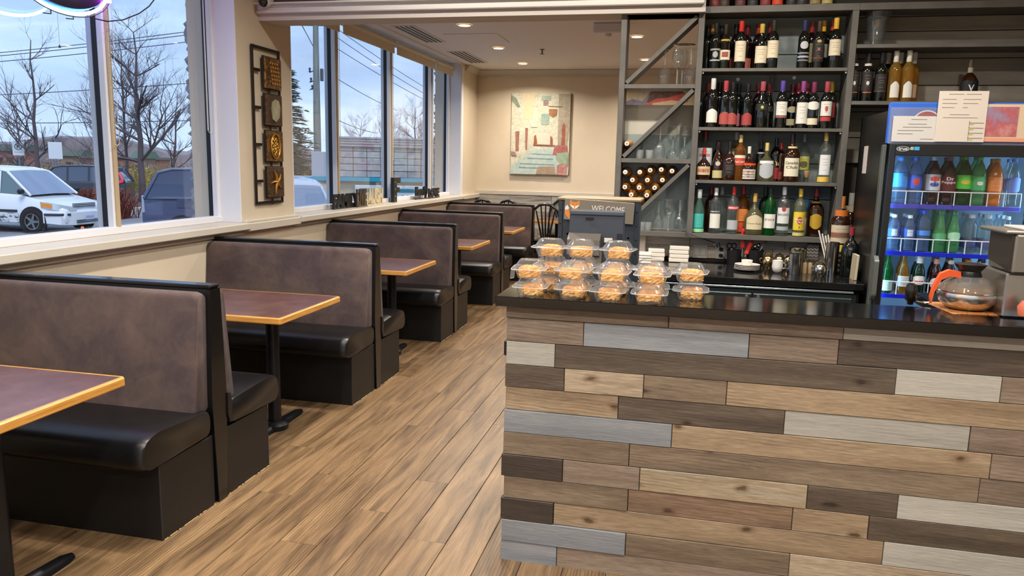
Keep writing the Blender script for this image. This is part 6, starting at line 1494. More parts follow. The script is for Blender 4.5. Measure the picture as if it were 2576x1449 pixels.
# sign
x0, z1 = onY(1420, 502, YWc - .02)[[0, 2]]; x1 = onY(1596, 508, YWc - .02)[0]; z0 = onY(1590, 562, YWc - .02)[2]
t = thing('welcome_sign', 'taupe welcome sign with an orange fox leaning on the dark cabinet', 'sign', (float(x0 + x1) / 2, YWc - .012, float(z0 + z1) / 2), 0); t.rotation_euler = (0, math.radians(2.2), 0)
wS, hS = float(x1 - x0), float(z1 - z0)
pn = MB().box((0, 0, 0), (wS, .006, hS), .002).build('board', mat('#7f776a', .5), t)
text_mb('WELCOME', width=.165, height=.030).build('lettering', mat('#ece6da', .5), pn, loc=(.045, -.0042, hS / 2 - .040))
M_or = mat('#e08a3a', .55); M_wh = mat('#f0e8dc', .55)
def flat(pts, m, name, y=-.0045):
    mb = MB(); mb.prism(pts, y, y + .001, 'y'); return mb.build(name, m, pn)
fx = -wS / 2 + .052; fz = hS / 2 - .030
flat([(fx - .027, fz + .004), (fx - .024, fz + .026), (fx - .012, fz + .014), (fx + .010, fz + .014), (fx + .022, fz + .026), (fx + .025, fz + .004), (fx + .012, fz - .014), (fx, fz - .02), (fx - .013, fz - .014)], M_or, 'fox_face')
flat([(fx - .026, fz + .0), (fx - .005, fz - .004), (fx, fz - .02), (fx - .012, fz - .015)], M_wh, 'fox_cheek', -.0058); flat([(fx + .025, fz + .0), (fx + .005, fz - .004), (fx, fz - .02), (fx + .012, fz - .015)], M_wh, 'fox_cheek', -.0058)
tx_ = fx - .038
flat([(tx_, fz - .01), (tx_ + .01, fz - .02), (tx_ + .014, fz - .04), (tx_ + .026, fz - .06), (tx_ + .022, fz - .078), (tx_ + .008, fz - .066), (tx_ - .008, fz - .05), (tx_ - .010, fz - .03)], M_or, 'fox_tail'); flat([(tx_, fz - .002), (tx_ + .011, fz - .018), (tx_ + .004, fz - .026), (tx_ - .010, fz - .028), (tx_ - .009, fz - .012)], M_wh, 'tail_tip', -.0058)
flat([(fx - .012, fz - .018), (fx + .018, fz - .018), (fx + .024, fz - .05), (fx - .02, fz - .05)], M_or, 'fox_body', -.004)
for s in (-1, 1): flat([(fx + s * .010 - .002, fz + .002), (fx + s * .010 + .002, fz + .002), (fx + s * .010, fz - .003)], M_black, 'fox_eye', -.0065)
# till screen seen from behind
YM = 3.30
x0, z1 = onY(1433, 527, YM)[[0, 2]]; x1 = onY(1572, 533, YM)[0]; wM = float(x1 - x0); xm = float(x0 + x1) / 2
t = thing('till_screen', 'grey back of a till touchscreen monitor on the lower bar', 'monitor', (xm, YM, .8975)); hM = .27; zt = float(z1) - .8975
M_tg = mat('#3d434d', .45); 
sc_ = MB(); sc_.box((0, .02, zt - hM / 2), (wM, .03, hM), .005); so = sc_.build('screen_back', M_tg, t)
MB().box((0, .002, zt - .012), (wM - .006, .01, .018), .003).build('top_bezel', mat('#4a505a', .4), t)
MB().box((-.03, -.006, zt - .035), (.035, .006, .008), .002).build('release_slot', M_black, so)
for k in range(14): MB().box((wM / 2 - .018, .004, zt - .10 - k * .0075), (.024, .004, .0028)).build('vent_slot', M_black, so)
m = MB(); m.prism([(.0, zt - .10), (-.055, zt - .125), (-.055, zt - .19), (.0, zt - .20)], -wM / 2 + .001, .022, 'x'); m.build('connector_cover', mat('#666058', .5), t)
MB().box((-.005, -.02, zt - .22), (.07, .03, .12), .006).build('stand_arm', mat('#6f6a62', .5), t); MB().box((0, .02, .012), (.20, .18, .024), .008).build('stand_base', M_tg, t); MB().box((0, .01, .08), (.06, .03, .16), .004).build('stand_neck', M_tg, t)
p = onY(1530, 605, YM - .02); MB().box((float(p[0]) - xm, -.015, float(p[2]) - .8975), (.035, .003, .02), .001).build('serial_label', mat('#d8d2c4', .5), t)

# coffee machine, decanter, mat, knob
zg = 1.067
t = thing('coffee_brewer', 'stainless steel coffee brewer cut by the right edge of the frame', 'coffee machine', (1.16, 2.93, zg)); M_ss = mat('#b5b1aa', .28, .95); M_dk = mat('#3c3731', .35, .3)
Xb = x_at(2524, 2.86, 1.12); Xh = x_at(2549, 2.84, 1.25); zh0 = float(onY(2549, 690, 2.84)[2]); zh1 = float(onY(2549, 592, 2.84)[2])
t.location = (Xb + .16, 2.98, zg); BX = Xb + .16; BYY = 2.98
MB().box((0, 0, (zh0 - zg) / 2), (.32, .24, zh0 - zg), .006).build('lower_body', M_ss, t)
MB().box((Xh + .14 - BX, 2.95 - BYY, (zh0 + zh1) / 2 - zg + .002), (.28, .215, zh1 - zh0), .006).build('brew_head', mat('#a9a49b', .25, .9), t)
MB().prism([(2.86 - BYY, zh0 - zg + .01), (3.05 - BYY, zh0 - zg + .03), (3.05 - BYY, zh1 - zg + .01), (2.86 - BYY, zh1 - zg)], Xh - BX - .006, Xh - BX, 'x').build('brew_head_side', M_dk, t)
MB().box((Xh + .12 - BX, 2.97 - BYY, zh1 - zg + .008), (.30, .24, .012), .004).build('top_lid', mat('#a09a90', .3, .8), t); MB().box((Xh + .14 - BX, 2.96 - BYY, zh1 - zg + .019), (.22, .16, .010), .003).build('warmer_plate', mat('#e2e0dc', .3, .5), t)
MB().lathe([(0, 0), (.02, 0), (.024, .03), (.012, .05)], 14, c=(Xb + .045 - BX, 2.80 - BYY, .02)).build('tap_knob', mat('#c0654a', .4), t, 40)
pd = onZ(2422, 775, zg)
t = thing('place_mat', 'autumn leaf patterned paper mat under the coffee decanter', 'mat', (float(pd[0]) + .005, 3.0, zg), .12); MB().box((0, 0, .0012), (.20, .24, .0022), .001).build('mat_sheet', noise_mat('leaf_print', [(.38, '#c9a06a'), (.48, '#8c4a2c'), (.56, '#d8842e'), (.64, '#5a3a26'), (.75, '#d9b480')], nscale=28, detail=5, rough=.5, distort=1.5), t)
t = thing('coffee_decanter', 'glass and steel coffee decanter with black collar and orange handle', 'coffee pot', (float(pd[0]), 2.985, zg + .0045))
MB().lathe([(.05, 0), (.066, .003), (.088, .022), (.097, .040), (.0985, .052), (.096, .062)], 32, cap1=False).build('steel_base', mat('#e4e0d8', .28, 1.), t, 50)
MB().lathe([(.096, .062), (.086, .085), (.066, .103), (.046, .114), (.036, .118)], 32, cap0=False, cap1=False).build('glass_dome', sheet_mat('decanter_glass', '#e8d9b0', haze=.10, rough=.04), t, 60)
MB().lathe([(.0, .062), (.0945, .060), (.085, .082), (.0, .086)], 28).build('pale_coffee', mat('#a88440', .1, trans=.6, ior=1.33), t, 60)
MB().lathe([(.038, .112), (.040, .118), (.034, .135), (.046, .150), (.052, .160), (.042, .162), (0, .158)], 24).build('collar', mat('#141414', .3), t, 50)
MB().lathe([(.0965, .060), (.099, .063), (.0965, .066)], 32, cap0=False, cap1=False).build('steel_band', mat('#d8d4cc', .15, 1.), t)
h_ = MB(); hp = [(-.036, -.01, .122), (-.075, -.02, .128), (-.105, -.028, .115), (-.125, -.032, .07), (-.132, -.034, .030)]
h_.sweep([[(x, y - .012, z + .011), (x, y + .012, z + .011), (x + .004, y + .012, z - .012), (x + .004, y - .012, z - .012)] for x, y, z in hp]); h_.build('handle', mat('#d9582c', .4), t, 40)
p = onZ(2306, 776, zg)
t = thing('portafilter_knob', 'dark rounded knob handle standing at the back of the ledge', 'knob', (float(p[0]), 3.03, zg)); MB().lathe([(.010, 0), (.012, .012), (.019, .018), (.021, .055), (.017, .075), (.0, .08)], 16).build('knob_head', mat('#17130f', .2, 0, .4), t, 50); MB().tube([(.02, 0, .012), (.05, .01, .006), (.075, .01, .012)], .004, 6).build('wire_loop', mat('#b9b6ae', .3, .9), t)

# ================================================================ things on the back counter (z .88)
ZC = .8802
def at(px, y, z=ZC): return x_at(px, y, z + .02)
def htop(px, py, y): return float(onY(px, py, y)[2])
M_nap = mat('#e3d9c9', .8)
def napkins(px, y, w, d, n, lab, ph=.014):
    t = thing('napkin_stack', lab, 'napkins', (at(px, y), y, ZC), .05, 'white napkin packs on the back counter')
    for k in range(n): MB().box((.003 * (k % 2), 0, ph / 2 + k * ph + .0005), (w, d, ph - .0016), .004).build('napkin_pack', M_nap, t, 30)
napkins(1706, 5.58, .135, .16, 4, 'tallest white napkin stack beside the switches', .029); napkins(1650, 5.59, .115, .16, 3, 'middle white napkin stack behind the till screen', .030); napkins(1618, 5.40, .11, .14, 4, 'white napkin stack partly hidden by the dark cabinet', .018)
t = thing('paper_bag_pack', 'tall cream paper pack upright behind the dark cabinet', 'paper', (at(1612, 5.6), 5.6, ZC)); MB().box((0, 0, .09), (.06, .05, .18), .006).build('pack', mat('#ddd0bb', .8), t)
t = thing('card_box', 'small tan card box at the foot of the napkin stacks', 'box', (at(1642, 5.1), 5.1, ZC)); MB().box((0, 0, .018), (.03, .03, .035), .002).build('carton', mat('#b5683a', .7), t)
def plate_box(px, py, w, hgt, lab, kind):
    p = onY(px, py, YS + YD - .008); t = thing('wall_outlet', lab, 'outlet' if kind else 'switch', (float(p[0]), YS + YD - .008, float(p[2])))
    MB().box((0, 0, 0), (w, .008, hgt), .003).build('cover_plate', mat('#d9d4cb', .4), t)
    if kind:
        for s in (-1, 1):
            MB().box((0, -.005, s * .022), (.03, .004, .028), .004).build('socket', mat('#ccc7be', .4), t)
    else:
        for s in (-1, 1): MB().box((s * .023, -.005, 0), (.032, .004, .066), .002).build('rocker', mat('#e2ddd4', .35), t)
    return t
plate_box(1761, 632, .105, .10, 'white double rocker switch plate above the napkins', 0); o = plate_box(1812, 634, .072, .10, 'white outlet plate with two black plugs', 1)
for dz in (-.022, .022):
    p = o.location; q = thing('plug', 'black plug in the %s socket of the outlet' % ('lower' if dz < 0 else 'upper'), 'plug', (p.x + .004, p.y - .012, p.z + dz)); MB().box((0, -.008, 0), (.026, .022, .02), .004).build('plug_body', mat('#111111', .4), q)
    c = MB(); c.tube([(0, -.018, 0), (.02, -.03, -.01), (.05, -.02, -.05), (.06, .0, -.07)] if dz < 0 else [(0, -.018, 0), (-.01, -.03, .02), (-.02, -.02, .05)], .003, 6); c.build('lead', mat('#111111', .5), q)
t = thing('cable', 'dark cable running from the rack down to the outlet', 'cable', tuple(onY(1722, 583, YS - .01))); a = onY(1722, 583, YS - .01); pts = [Vector(onY(px, py, yy)) - Vector(a) for px, py, yy in ((1722, 583, YS - .01), (1760, 598, YS - .02), (1785, 606, YS + .05), (1800, 612, YS + .15), (1806, 622, YS + .19))]
MB().tube(pts, .003, 6).build('lead', mat('#1c211e', .5), t); MB().box((pts[3].x - .005, pts[3].y, pts[3].z), (.02, .01, .035), .004, M=Matrix.Identity(4)).build('white_tag', mat('#ded8cc', .6), t)
# utensil tubs
def tub(px, y, top_py, lab, r=.045):
    z = htop(px, top_py, y) - ZC; t = thing('utensil_holder', lab, 'holder', (at(px, y), y, ZC)); MB().lathe([(0, .003), (r * .86, 0), (r, z), (r - .004, z), (r * .8, .006), (0, .006)], 20).build('tub', mat('#161616', .4), t, 30); return t, z
t1, zt1 = tub(1846, 5.56, 628, 'black utensil tub holding scissors and a red lighter', .055); t2, zt2 = tub(1898, 5.56, 628, 'black utensil tub holding spoons and a wooden handle', .058)
t = thing('scissors', 'black handled scissors standing in the left utensil tub', 'scissors', (t1.location.x - .022, 5.55, ZC + .01)); m = MB()
for s in (-1, 1): m.tube([(s * .016 + .016 * math.cos(a), .0 + .004 * s, zt1 + .018 + .018 * math.sin(a)) for a in [2 * PI * k / 14 for k in range(15)]], .004, 6)
m.build('handles', mat('#131313', .3), t, 60); MB().box((0, 0, zt1 * .55), (.012, .004, zt1 * .9)).build('blades', mat('#b8b8b6', .25, .9), t)
for k, (px, py, tl, col) in enumerate([(1868, 575, .0, '#c8302c'), (1884, 590, .32, '#d03a30')]):
    x = at(px - (8 if k else 0), 5.53, .99); zt = htop(px, py, 5.53)
    t = thing('lighter', ['upright red utility lighter in the tubs', 'leaning red utility lighter between the tubs'][k], 'lighter', (x, 5.53, ZC + .06), 0); t.rotation_euler = (0, tl, 0); hh = zt - ZC - .06
    MB().box((0, 0, hh - .07), (.030, .018, .14), .007).build('grip', mat(col, .3, 0, .3), t); MB().tube([(0, 0, .0), (0, 0, hh - .14)], .004, 6).build('barrel', mat('#c0bdb6', .3, .8), t); MB().box((.002, -.008, hh - .035), (.006, .002, .03)).build('sticker', mat('#e4dcd4', .5), t)
x = at(1912, 5.54, 1.0); t = thing('serving_knife', 'wooden handled utensil leaning out of the right tub', 'utensil', (t2.location.x + .0, 5.54, ZC + .05)); t.rotation_euler = (0, .48, 0)
MB().tube([(0, 0, 0), (0, 0, .10)], .004, 6).build('shank', mat('#b9b6ae', .25, .9), t); MB().tube([(0, 0, .10), (0, 0, .20)], [.008, .007], 8).build('handle', mat('#7c4a36', .5), t, 40)
for k, (dx, dz, lab) in enumerate([(-.03, .03, 'shiny spoon nearest the red lighter'), (-.005, .022, 'shiny spoon in the middle of the right tub'), (.02, .03, 'shiny spoon at the right of the tub')]):
    t = thing('spoon', lab, 'spoon', (t2.location.x + dx, 5.54 + .01 * k, ZC + .02)); zz = zt2 + dz - .02; MB().tube([(0, 0, 0), (0, 0, zz - .02)], .0022, 6).build('shaft', mat('#c4c0b6', .2, 1), t); MB().lathe([(0, -.02), (.010, -.012), (.013, 0), (.009, .013), (0, .018)], 12, c=(0, 0, zz)).build('bowl', mat('#cfcabd', .15, 1), t, 60)
# saucers and cup
ys = 5.22; xs_ = at(1878, ys); rs = abs(at(1911, ys) - at(1846, ys)) / 2
for k in range(4):
    t = thing('saucer', 'white saucer, %s of the stack under the cup' % ['lowest', 'second', 'third', 'topmost'][k], 'saucer', (xs_ + .001 * k, ys, ZC + .002 + k * .0095), group='white saucers in a stack'); MB().lathe([(0, 0), (rs * .55, 0), (rs * .6, .003), (rs, .014), (rs, .016), (rs * .6, .006), (0, .005)], 28).build('saucer_body', mat('#e0dad0', .2, 0, .4), t, 50)
t = thing('cup', 'small white cup resting on the stack of saucers', 'cup', (xs_, ys, ZC + .0375)); MB().lathe([(0, 0), (.026, 0), (.033, .01), (.037, .036), (.035, .036), (.030, .01), (0, .006)], 24).build('cup_body', mat('#e6e0d6', .2, 0, .4), t, 50)
M_chr = mat('#c9c5bb', .14, 1.0); M_brs = mat('#c9b07c', .16, 1.0)
def jar(px, y, pyt, r, lab, m, lid=True, name='sugar_bowl', cat='bowl'):
    z = htop(px, pyt, y) - ZC; t = thing(name, lab, cat, (at(px, y), y, ZC)); MB().lathe([(0, 0), (r * .7, .0), (r * .98, z * .25), (r, z * .45), (r * .82, z * .70), (r * .62, z * .78)], 24).build('bowl_body', m, t, 60)
    if lid: MB().lathe([(r * .70, z * .76), (r * .74, z * .80), (r * .5, z * .90), (r * .12, z * .95), (r * .16, z * .98), (0, z)], 20).build('lid', m, t, 60)
    h = MB()
    for s in (-1, 1): h.tube([(s * r * .9, 0, z * .62), (s * r * 1.25, 0, z * .60), (s * r * 1.25, 0, z * .38), (s * r * .97, 0, z * .34)], .003, 6)
    h.build('handles', m, t, 60)
    return t
jar(1931, 5.40, 634, .042, 'brassy lidded sugar bowl behind the white creamer', M_brs); jar(1960, 5.55, 636, .040, 'dull metal bowl at the back between the tubs and pitcher', mat('#8d8066', .25, .9)); jar(2062, 5.14, 655, .042, 'shiny steel sugar bowl with handles at the front right', M_chr, True)
jar(1985, 5.56, 640, .036, 'small dark brass jar behind the steel pitcher', mat('#a08c60', .25, .9))
z = htop(1956, 655, 5.20) - ZC; t = thing('creamer', 'small white porcelain creamer jug', 'jug', (at(1955, 5.20), 5.20, ZC)); MB().lathe([(0, 0), (.018, 0), (.030, z * .2), (.036, z * .5), (.033, z * .85), (.034, z), (.031, z), (.030, z * .85), (0, z * .3)], 24).build('jug_body', mat('#ddd9d2', .2, 0, .4), t, 60)
MB().tube([(.032, 0, z * .85), (.052, 0, z * .7), (.048, 0, z * .4), (.034, 0, z * .35)], .0045, 6).build('handle', mat('#ddd9d2', .2, 0, .4), t, 60)
z = htop(1998, 638, 5.19) - ZC; t = thing('milk_pitcher', 'straight steel milk pitcher in front of a striped stack', 'pitcher', (at(1998, 5.19), 5.19, ZC)); MB().lathe([(0, 0), (.043, 0), (.044, .004), (.040, z), (.038, z), (.041, .006), (0, .004)], 28).build('pitcher_body', mat('#bfbcb5', .2, 1), t, 50)
MB().tube([(-.041, -.01, z * .8), (-.062, -.014, z * .7), (-.062, -.014, z * .35), (-.043, -.01, z * .22)], .0045, 6).build('handle', M_chr, t, 60)
z = htop(2005, 622, 5.45) - ZC; t = thing('tin', 'round lidded steel tin standing behind the pitcher', 'tin', (at(2004, 5.45), 5.45, ZC))
MB().lathe([(0, 0), (.055, 0), (.055, z * .9), (0, z * .9)], 28).build('tin_body', mat('#a5a199', .3, .9), t, 30); MB().lathe([(.057, z * .86), (.057, z * .93), (.04, z), (0, z)], 28).build('lid', M_chr, t, 40)
for k, (px, lab) in enumerate([(2024, 'small glass shaker to the right of the steel pitcher'), (2037, 'second glass shaker beside the steel sugar bowl')]):
    y = 5.25; z = htop(px, 652, y) - ZC; t = thing('shaker', lab, 'shaker', (at(px, y), y, ZC), group='glass shakers'); MB().lathe([(0, 0), (.014, 0), (.014, z * .7), (.010, z * .8)], 12).build('jar_body', mat('#b59b70', .2, trans=.3), t, 40); MB().lathe([(.011, z * .78), (.012, z), (0, z + .003)], 12).build('cap', M_chr, t)
# zigzag carton, straws in steel cylinder, bottles, booklet
y = 5.60; z = htop(2040, 612, y) - ZC; t = thing('zigzag_box', 'grey box with white zigzag stripes against the backsplash', 'box', (at(2040, y), y, ZC)); w = .075
MB().box((0, 0, z / 2), (w, .05, z), .003).build('carton', mat('#8f867c', .6), t); m = MB()
for k in range(5):
    zz = z - .012 - k * .022
    for q in range(6): m.prism([(-w / 2 + w * q / 6, zz - (.006 if q % 2 else -.004)), (-w / 2 + w * (q + 1) / 6, zz - (-.004 if q % 2 else .006)), (-w / 2 + w * (q + 1) / 6, zz - (-.004 if q % 2 else .006) - .008), (-w / 2 + w * q / 6, zz - (.006 if q % 2 else -.004) - .008)], -.0265, -.0255, 'y')
m.build('zigzag_print', mat('#e4dfd6', .6), t)['kind'] = 'stuff'
y = 5.26; z = htop(2090, 609, y) - ZC; t = thing('straw_cylinder', 'tall shiny steel cylinder holding wrapped straws', 'holder', (at(2089, y), y, ZC)); MB().lathe([(0, 0), (.042, 0), (.042, z), (.039, z), (.039, .01), (0, .01)], 28).build('cylinder_wall', mat('#b5b0a8', .18, 1), t, 30)
for k, (px, py) in enumerate([(2059, 580), (2068, 588), (2076, 592), (2082, 590)]):
    zt = htop(px, py, y); dx = at(px, y, 1.1) - t.location.x; q = thing('wrapped_straw', 'white wrapped straw, %s from the left in the steel cylinder' % ORD[k], 'straw', (t.location.x, y - .006 * k + .01, ZC + .012), group='straws in the steel cylinder'); MB().tube([(.01 * (k - 1), 0, 0), (dx, 0, zt - ZC - .012)], .005, 6).build('straw_wrap', mat('#e4ddd2', .6), q)
y = 5.30; z = htop(2118, 600, y) - ZC; t = thing('striped_cup_stack', 'dark and white striped cup sleeve stack right of the steel cylinder', 'cups', (at(2113, 5.32), 5.32, ZC)); m = MB()
for k in range(9): m.lathe([(.021, .016 * k + .001), (.023, .016 * k + .009), (.021, .016 * k + .0155)], 14, mi=k % 2)
m.build('cup_stack', [mat('#3c3833', .5), mat('#c4bdb0', .5)], t)
y = 5.50; zt = htop(2108, 494, y); bottle(at(2104, y), y, ZC, zt - ZC, 'liq', 'damber', '#c97a34', [(.38, .62, '#c9b89c', 2.4, 'rect'), (.45, .52, '#b0583a', 2.4, 'rect'), (.12, .36, '#d9c84c', 2.2, 'arch'), (.74, .82, '#d0702c', 3, 'rect')], 'dark bottle with an orange neck and yellow label beside the cooler', None)
y = 5.58; zt = htop(2131, 486, y); bottle(at(2128, y), y, ZC, zt - ZC, 'liq', 'damber', '#a8a49c', [(.4, .6, '#a84044', 1.8, 'rect'), (.76, .84, '#a89c80', 3, 'rect')], 'slim dark bottle with a silver cap behind the orange necked one', None)
y = 5.21; zt = htop(2138, 572, y); bottle(at(2134, y), y, ZC, zt - ZC, 'big', 'dark', '#8c2c3c', [(.12, .42, '#d0c8b8', .9, 'rect')], 'big dark wine jug with a maroon screw cap at the end of the back counter', None, rz=.9)
y = 5.07; z = htop(2160, 640, y) - ZC; t = thing('booklet', 'cream folded booklet standing at the right end of the back counter', 'book', (1.062, y, ZC)); t.rotation_euler = (0, .03, 0); MB().box((0, 0, z / 2), (.020, .11, z), .003).build('pages', mat('#cfc2a4', .7), t); MB().box((-.0105, 0, z / 2), (.002, .112, z)).build('cover', mat('#b3a588', .6), t)
# ================================================================ wall art, painting, sill words, neon, camera, dining chairs
xw = XW + .018
def pw(px, py, X=xw): p = onX(px, py, X); return float(p[1]), float(p[2])
t = thing('wall_art', 'tall dark iron frame with four embossed bronze tiles on the pillar', 'wall art', (xw, 5.49, 1.79))
y0, y1, z0, z1 = 5.295 - 5.49, 5.68 - 5.49, 1.205 - 1.79, 2.372 - 1.79
M_irn = mat('#1c1412', .5, .3); f = MB(); w = .022
f.box((0, (y0 + y1) / 2, z1), (.014, y1 - y0 + w, w), .003); f.box((0, (y0 + y1) / 2, z0), (.014, y1 - y0 + w, w), .003); f.box((0, y0, (z0 + z1) / 2), (.014, w, z1 - z0), .003); f.box((0, y1, (z0 + z1) / 2), (.014, w, z1 - z0), .003)
f.build('iron_frame', M_irn, t)
M_brz = noise_mat('bronze_patina', [(.25, '#2c1e12'), (.45, '#5c4022'), (.6, '#8c6634'), (.75, '#b8924e')], nscale=26, detail=5, rough=.4, metal=.55, bump=.5, distort=.6)
M_brd = noise_mat('bronze_dark', [(.3, '#2a1d14'), (.6, '#5a4026'), (.75, '#7c5c38')], nscale=40, detail=5, rough=.5, metal=.4, bump=.6); M_gold = mat('#c08c3c', .35, .7); M_silv = noise_mat('pale_shell', [(.3, '#8c8a72'), (.7, '#c2bf9f')], scale=(1, 8, 2), nscale=6, rough=.45, metal=.3, bump=.4)
th = .235; gap = (z1 - z0 - .10 - 4 * th) / 3; yc = (y0 + y1) / 2 + .055; ty = .24
for k in range(4):
    zc = z1 - .06 - th / 2 - k * (th + gap)
    b = MB().box((.022, yc, zc), (.018, ty, th), .004).build('tile', [M_brz, M_brd, M_brz, M_brd][k], t)
    MB().box((.010, yc, zc), (.012, ty + .014, th + .014), .003).build('tile_backing', M_irn, t)
    MB().box((.004, y0 + .05, zc + .01), (.008, .09, .022), .002).build('bracket', M_irn, t)
    MB().box((.004, yc - .02, zc - th / 2 - gap / 2), (.008, .022, gap + .03), .002).build('bracket', M_irn, t)
    rq = random.Random(k + 2)
    if k == 0:
        m = MB()
        for i in range(6):
            for j in range(4): m.box((.034, yc - .045 + j * .034 + i * .006, zc + .075 - i * .030), (.008, .022, .018), .003)
        m.build('relief_squares', M_gold, b)['kind'] = 'stuff'
        m = MB()
        for i in range(12): m.lathe([(0, .008), (.012, .004), (.014, 0)], 8, M=T((.031, yc - .10 + rq.random() * .07, zc + rq.uniform(-.1, .1))) @ Ry(PI / 2))
        m.build('relief_pebbles', M_brz, b)['kind'] = 'stuff'
    elif k == 1:
        pts = [(.0, .085), (.05, .075), (.07, .02), (.055, -.05), (.0, -.09), (-.045, -.07), (-.06, 0), (-.05, .06)]
        m = MB(); m.prism([(yc + .01 + a, zc + c) for a, c in pts], .031, .038, 'x'); m.build('relief_leaf', M_silv, b)
    elif k == 2:
        m = MB(); m.tube([(.034, yc + .065 * math.cos(a), zc + .095 * math.sin(a)) for a in [2 * PI * q / 24 for q in range(25)]], .007, 6)
        for q in range(16):
            a = q * 2.4; r = .012 * math.sqrt(q) ; m.tube([(.034, yc + r * math.cos(a) + .012 * math.cos(c), zc + 1.4 * r * math.sin(a) + .012 * math.sin(c)) for c in [2 * PI * u / 8 for u in range(9)]], .004, 5)
        m.build('relief_shell', M_gold, b)
    else:
        m = MB()
        for q in range(5):
            a = PI / 2 + q * 2 * PI / 5 + .25; m.tube([(.036, yc, zc), (.037, yc + .045 * math.cos(a), zc + .052 * math.sin(a)), (.033, yc + .085 * math.cos(a + .15), zc + .098 * math.sin(a + .15))], [.014, .010, .003], 6)
        m.build('relief_starfish', M_gold, b, 50)
# village street painting, built up as flat paint shapes on the canvas
x0, z1_ = onY(1288, 234, YF - .03)[[0, 2]]; x1 = onY(1437, 238, YF - .03)[0]; z0_ = onY(1283, 437, YF - .03)[2]
wP = float(x1 - x0); hP = float(z1_ - z0_); t = thing('street_painting', 'canvas painting of a pale village street with an archway on the far wall', 'painting', (float(x0 + x1) / 2, YF - .03, float(z0_ + z1_) / 2))
cv_ = MB().box((0, .008, 0), (wP, .04, hP), .003).build('canvas', noise_mat('pale_oil', [(.25, '#a9b0a0'), (.45, '#c3c4b0'), (.6, '#d0cbb6'), (.8, '#c8b8a0')], nscale=7, detail=8, rough=.7, distort=.5, fine=((1, 1, 1), 40, .15)), t)
MB().box((wP / 2 + .001, .008, 0), (.004, .041, hP), .001).build('canvas_edge', mat('#6b4c34', .7), t)
_pl = [0]
def art(pts, col, name):
    _pl[0] += 1; y = -.013 - .0006 * _pl[0]; q = [((u - .5) * wP, (.5 - v) * hP) for u, v in pts]; m = MB(); m.prism(q, y, y + .0005, 'y')
    return m.build(name, noise_mat('paint_' + name, [(.3, col[0]), (.7, col[1])], nscale=16, detail=6, rough=.7, distort=.6), cv_)
# coordinates read in a 1095x1449 enlargement with the canvas from (40,60)-(960,1360)
def U(x, y): return ((x - 40) / 925, (y - 65) / 1290)
art([U(240, 65), U(400, 65), U(380, 480), U(230, 480)], ('#d8c8a4', '#cdbf9e'), 'sunlit_wall')
art([U(780, 75), U(960, 80), U(960, 640), U(930, 900), U(780, 900)], ('#8f8a7c', '#b0a48e'), 'tower')
art([U(40, 100), U(110, 140), U(180, 280), U(150, 300), U(60, 210), U(40, 180)], ('#67786a', '#93a08c'), 'foliage')
for (a, b, c, d) in ((110, 670, 175, 985), (265, 615, 310, 960)): art([U(a, b), U(c, b), U(c - 8, d), U(a + 10, d)], ('#8a5a4c', '#a8786a'), 'doorway')
art([U(840, 900), U(845, 580), U(870, 525), U(893, 580), U(893, 900)], ('#8c4a38', '#a8604c'), 'arched_door')
art([U(540, 185), U(620, 185), U(620, 260), U(540, 260)], ('#8a6a68', '#b09c94'), 'upper_window'); art([U(515, 390), U(640, 390), U(635, 560), U(510, 560)], ('#7f9a90', '#a4b6a8'), 'shutters'); art([U(510, 110), U(655, 110), U(655, 180), U(510, 180)], ('#8ca396', '#a8b8a8'), 'shutters')
art([U(630, 315), U(760, 315), U(755, 410), U(690, 445), U(635, 400)], ('#8c5c3c', '#b07c54'), 'hanging_sign'); art([U(620, 268), U(835, 275), U(835, 285), U(620, 276)], ('#6c4a38', '#7c5a44'), 'sign_bracket')
art([U(310, 470), U(400, 500), U(460, 600), U(360, 605)], ('#d6c6b0', '#e0d2bc'), 'awning')
art([U(405, 880), U(400, 780), U(430, 710), U(500, 685), U(580, 682), U(650, 705), U(700, 770), U(700, 880)], ('#c3c6b4', '#d2cfbc'), 'archway'); art([U(405, 880), U(410, 740), U(440, 720), U(465, 860), U(440, 880)], ('#8c5238', '#a86c48'), 'arch_side'); art([U(665, 880), U(665, 730), U(700, 770), U(700, 880)], ('#8c4c3c', '#a4604c'), 'arch_side')
art([U(400, 870), U(740, 880), U(740, 895), U(400, 890)], ('#8a5044', '#a06a5a'), 'arch_foot'); art([U(40, 1355), U(40, 1250), U(400, 960), U(720, 955), U(960, 1250), U(960, 1355)], ('#9fb6b6', '#c0cbc0'), 'street')
for k, (yy, xa, xb) in enumerate([(1020, 380, 720), (1090, 310, 720), (1180, 200, 740), (1240, 180, 740)]): art([U(xa, yy), U(xb, yy + 10), U(xb, yy + 24), U(xa, yy + 14)], ('#5f8088', '#7c9a9c'), 'step_shadow')
art([U(740, 890), U(930, 880), U(940, 1000), U(800, 1060), U(710, 1030)], ('#8f4f50', '#b87a70'), 'red_flowers'); art([U(780, 1010), U(950, 990), U(950, 1180), U(830, 1180), U(760, 1090)], ('#7f9a84', '#a4b49c'), 'leaves'); art([U(790, 1190), U(940, 1180), U(935, 1360), U(780, 1350)], ('#9c5c60', '#c29488'), 'red_flowers'); art([U(480, 1230), U(740, 1220), U(770, 1350), U(450, 1350)], ('#93806c', '#a8967e'), 'stone_patch'); art([U(40, 990), U(110, 1000), U(150, 1060), U(60, 1050)], ('#94686a', '#b09090'), 'flowers')
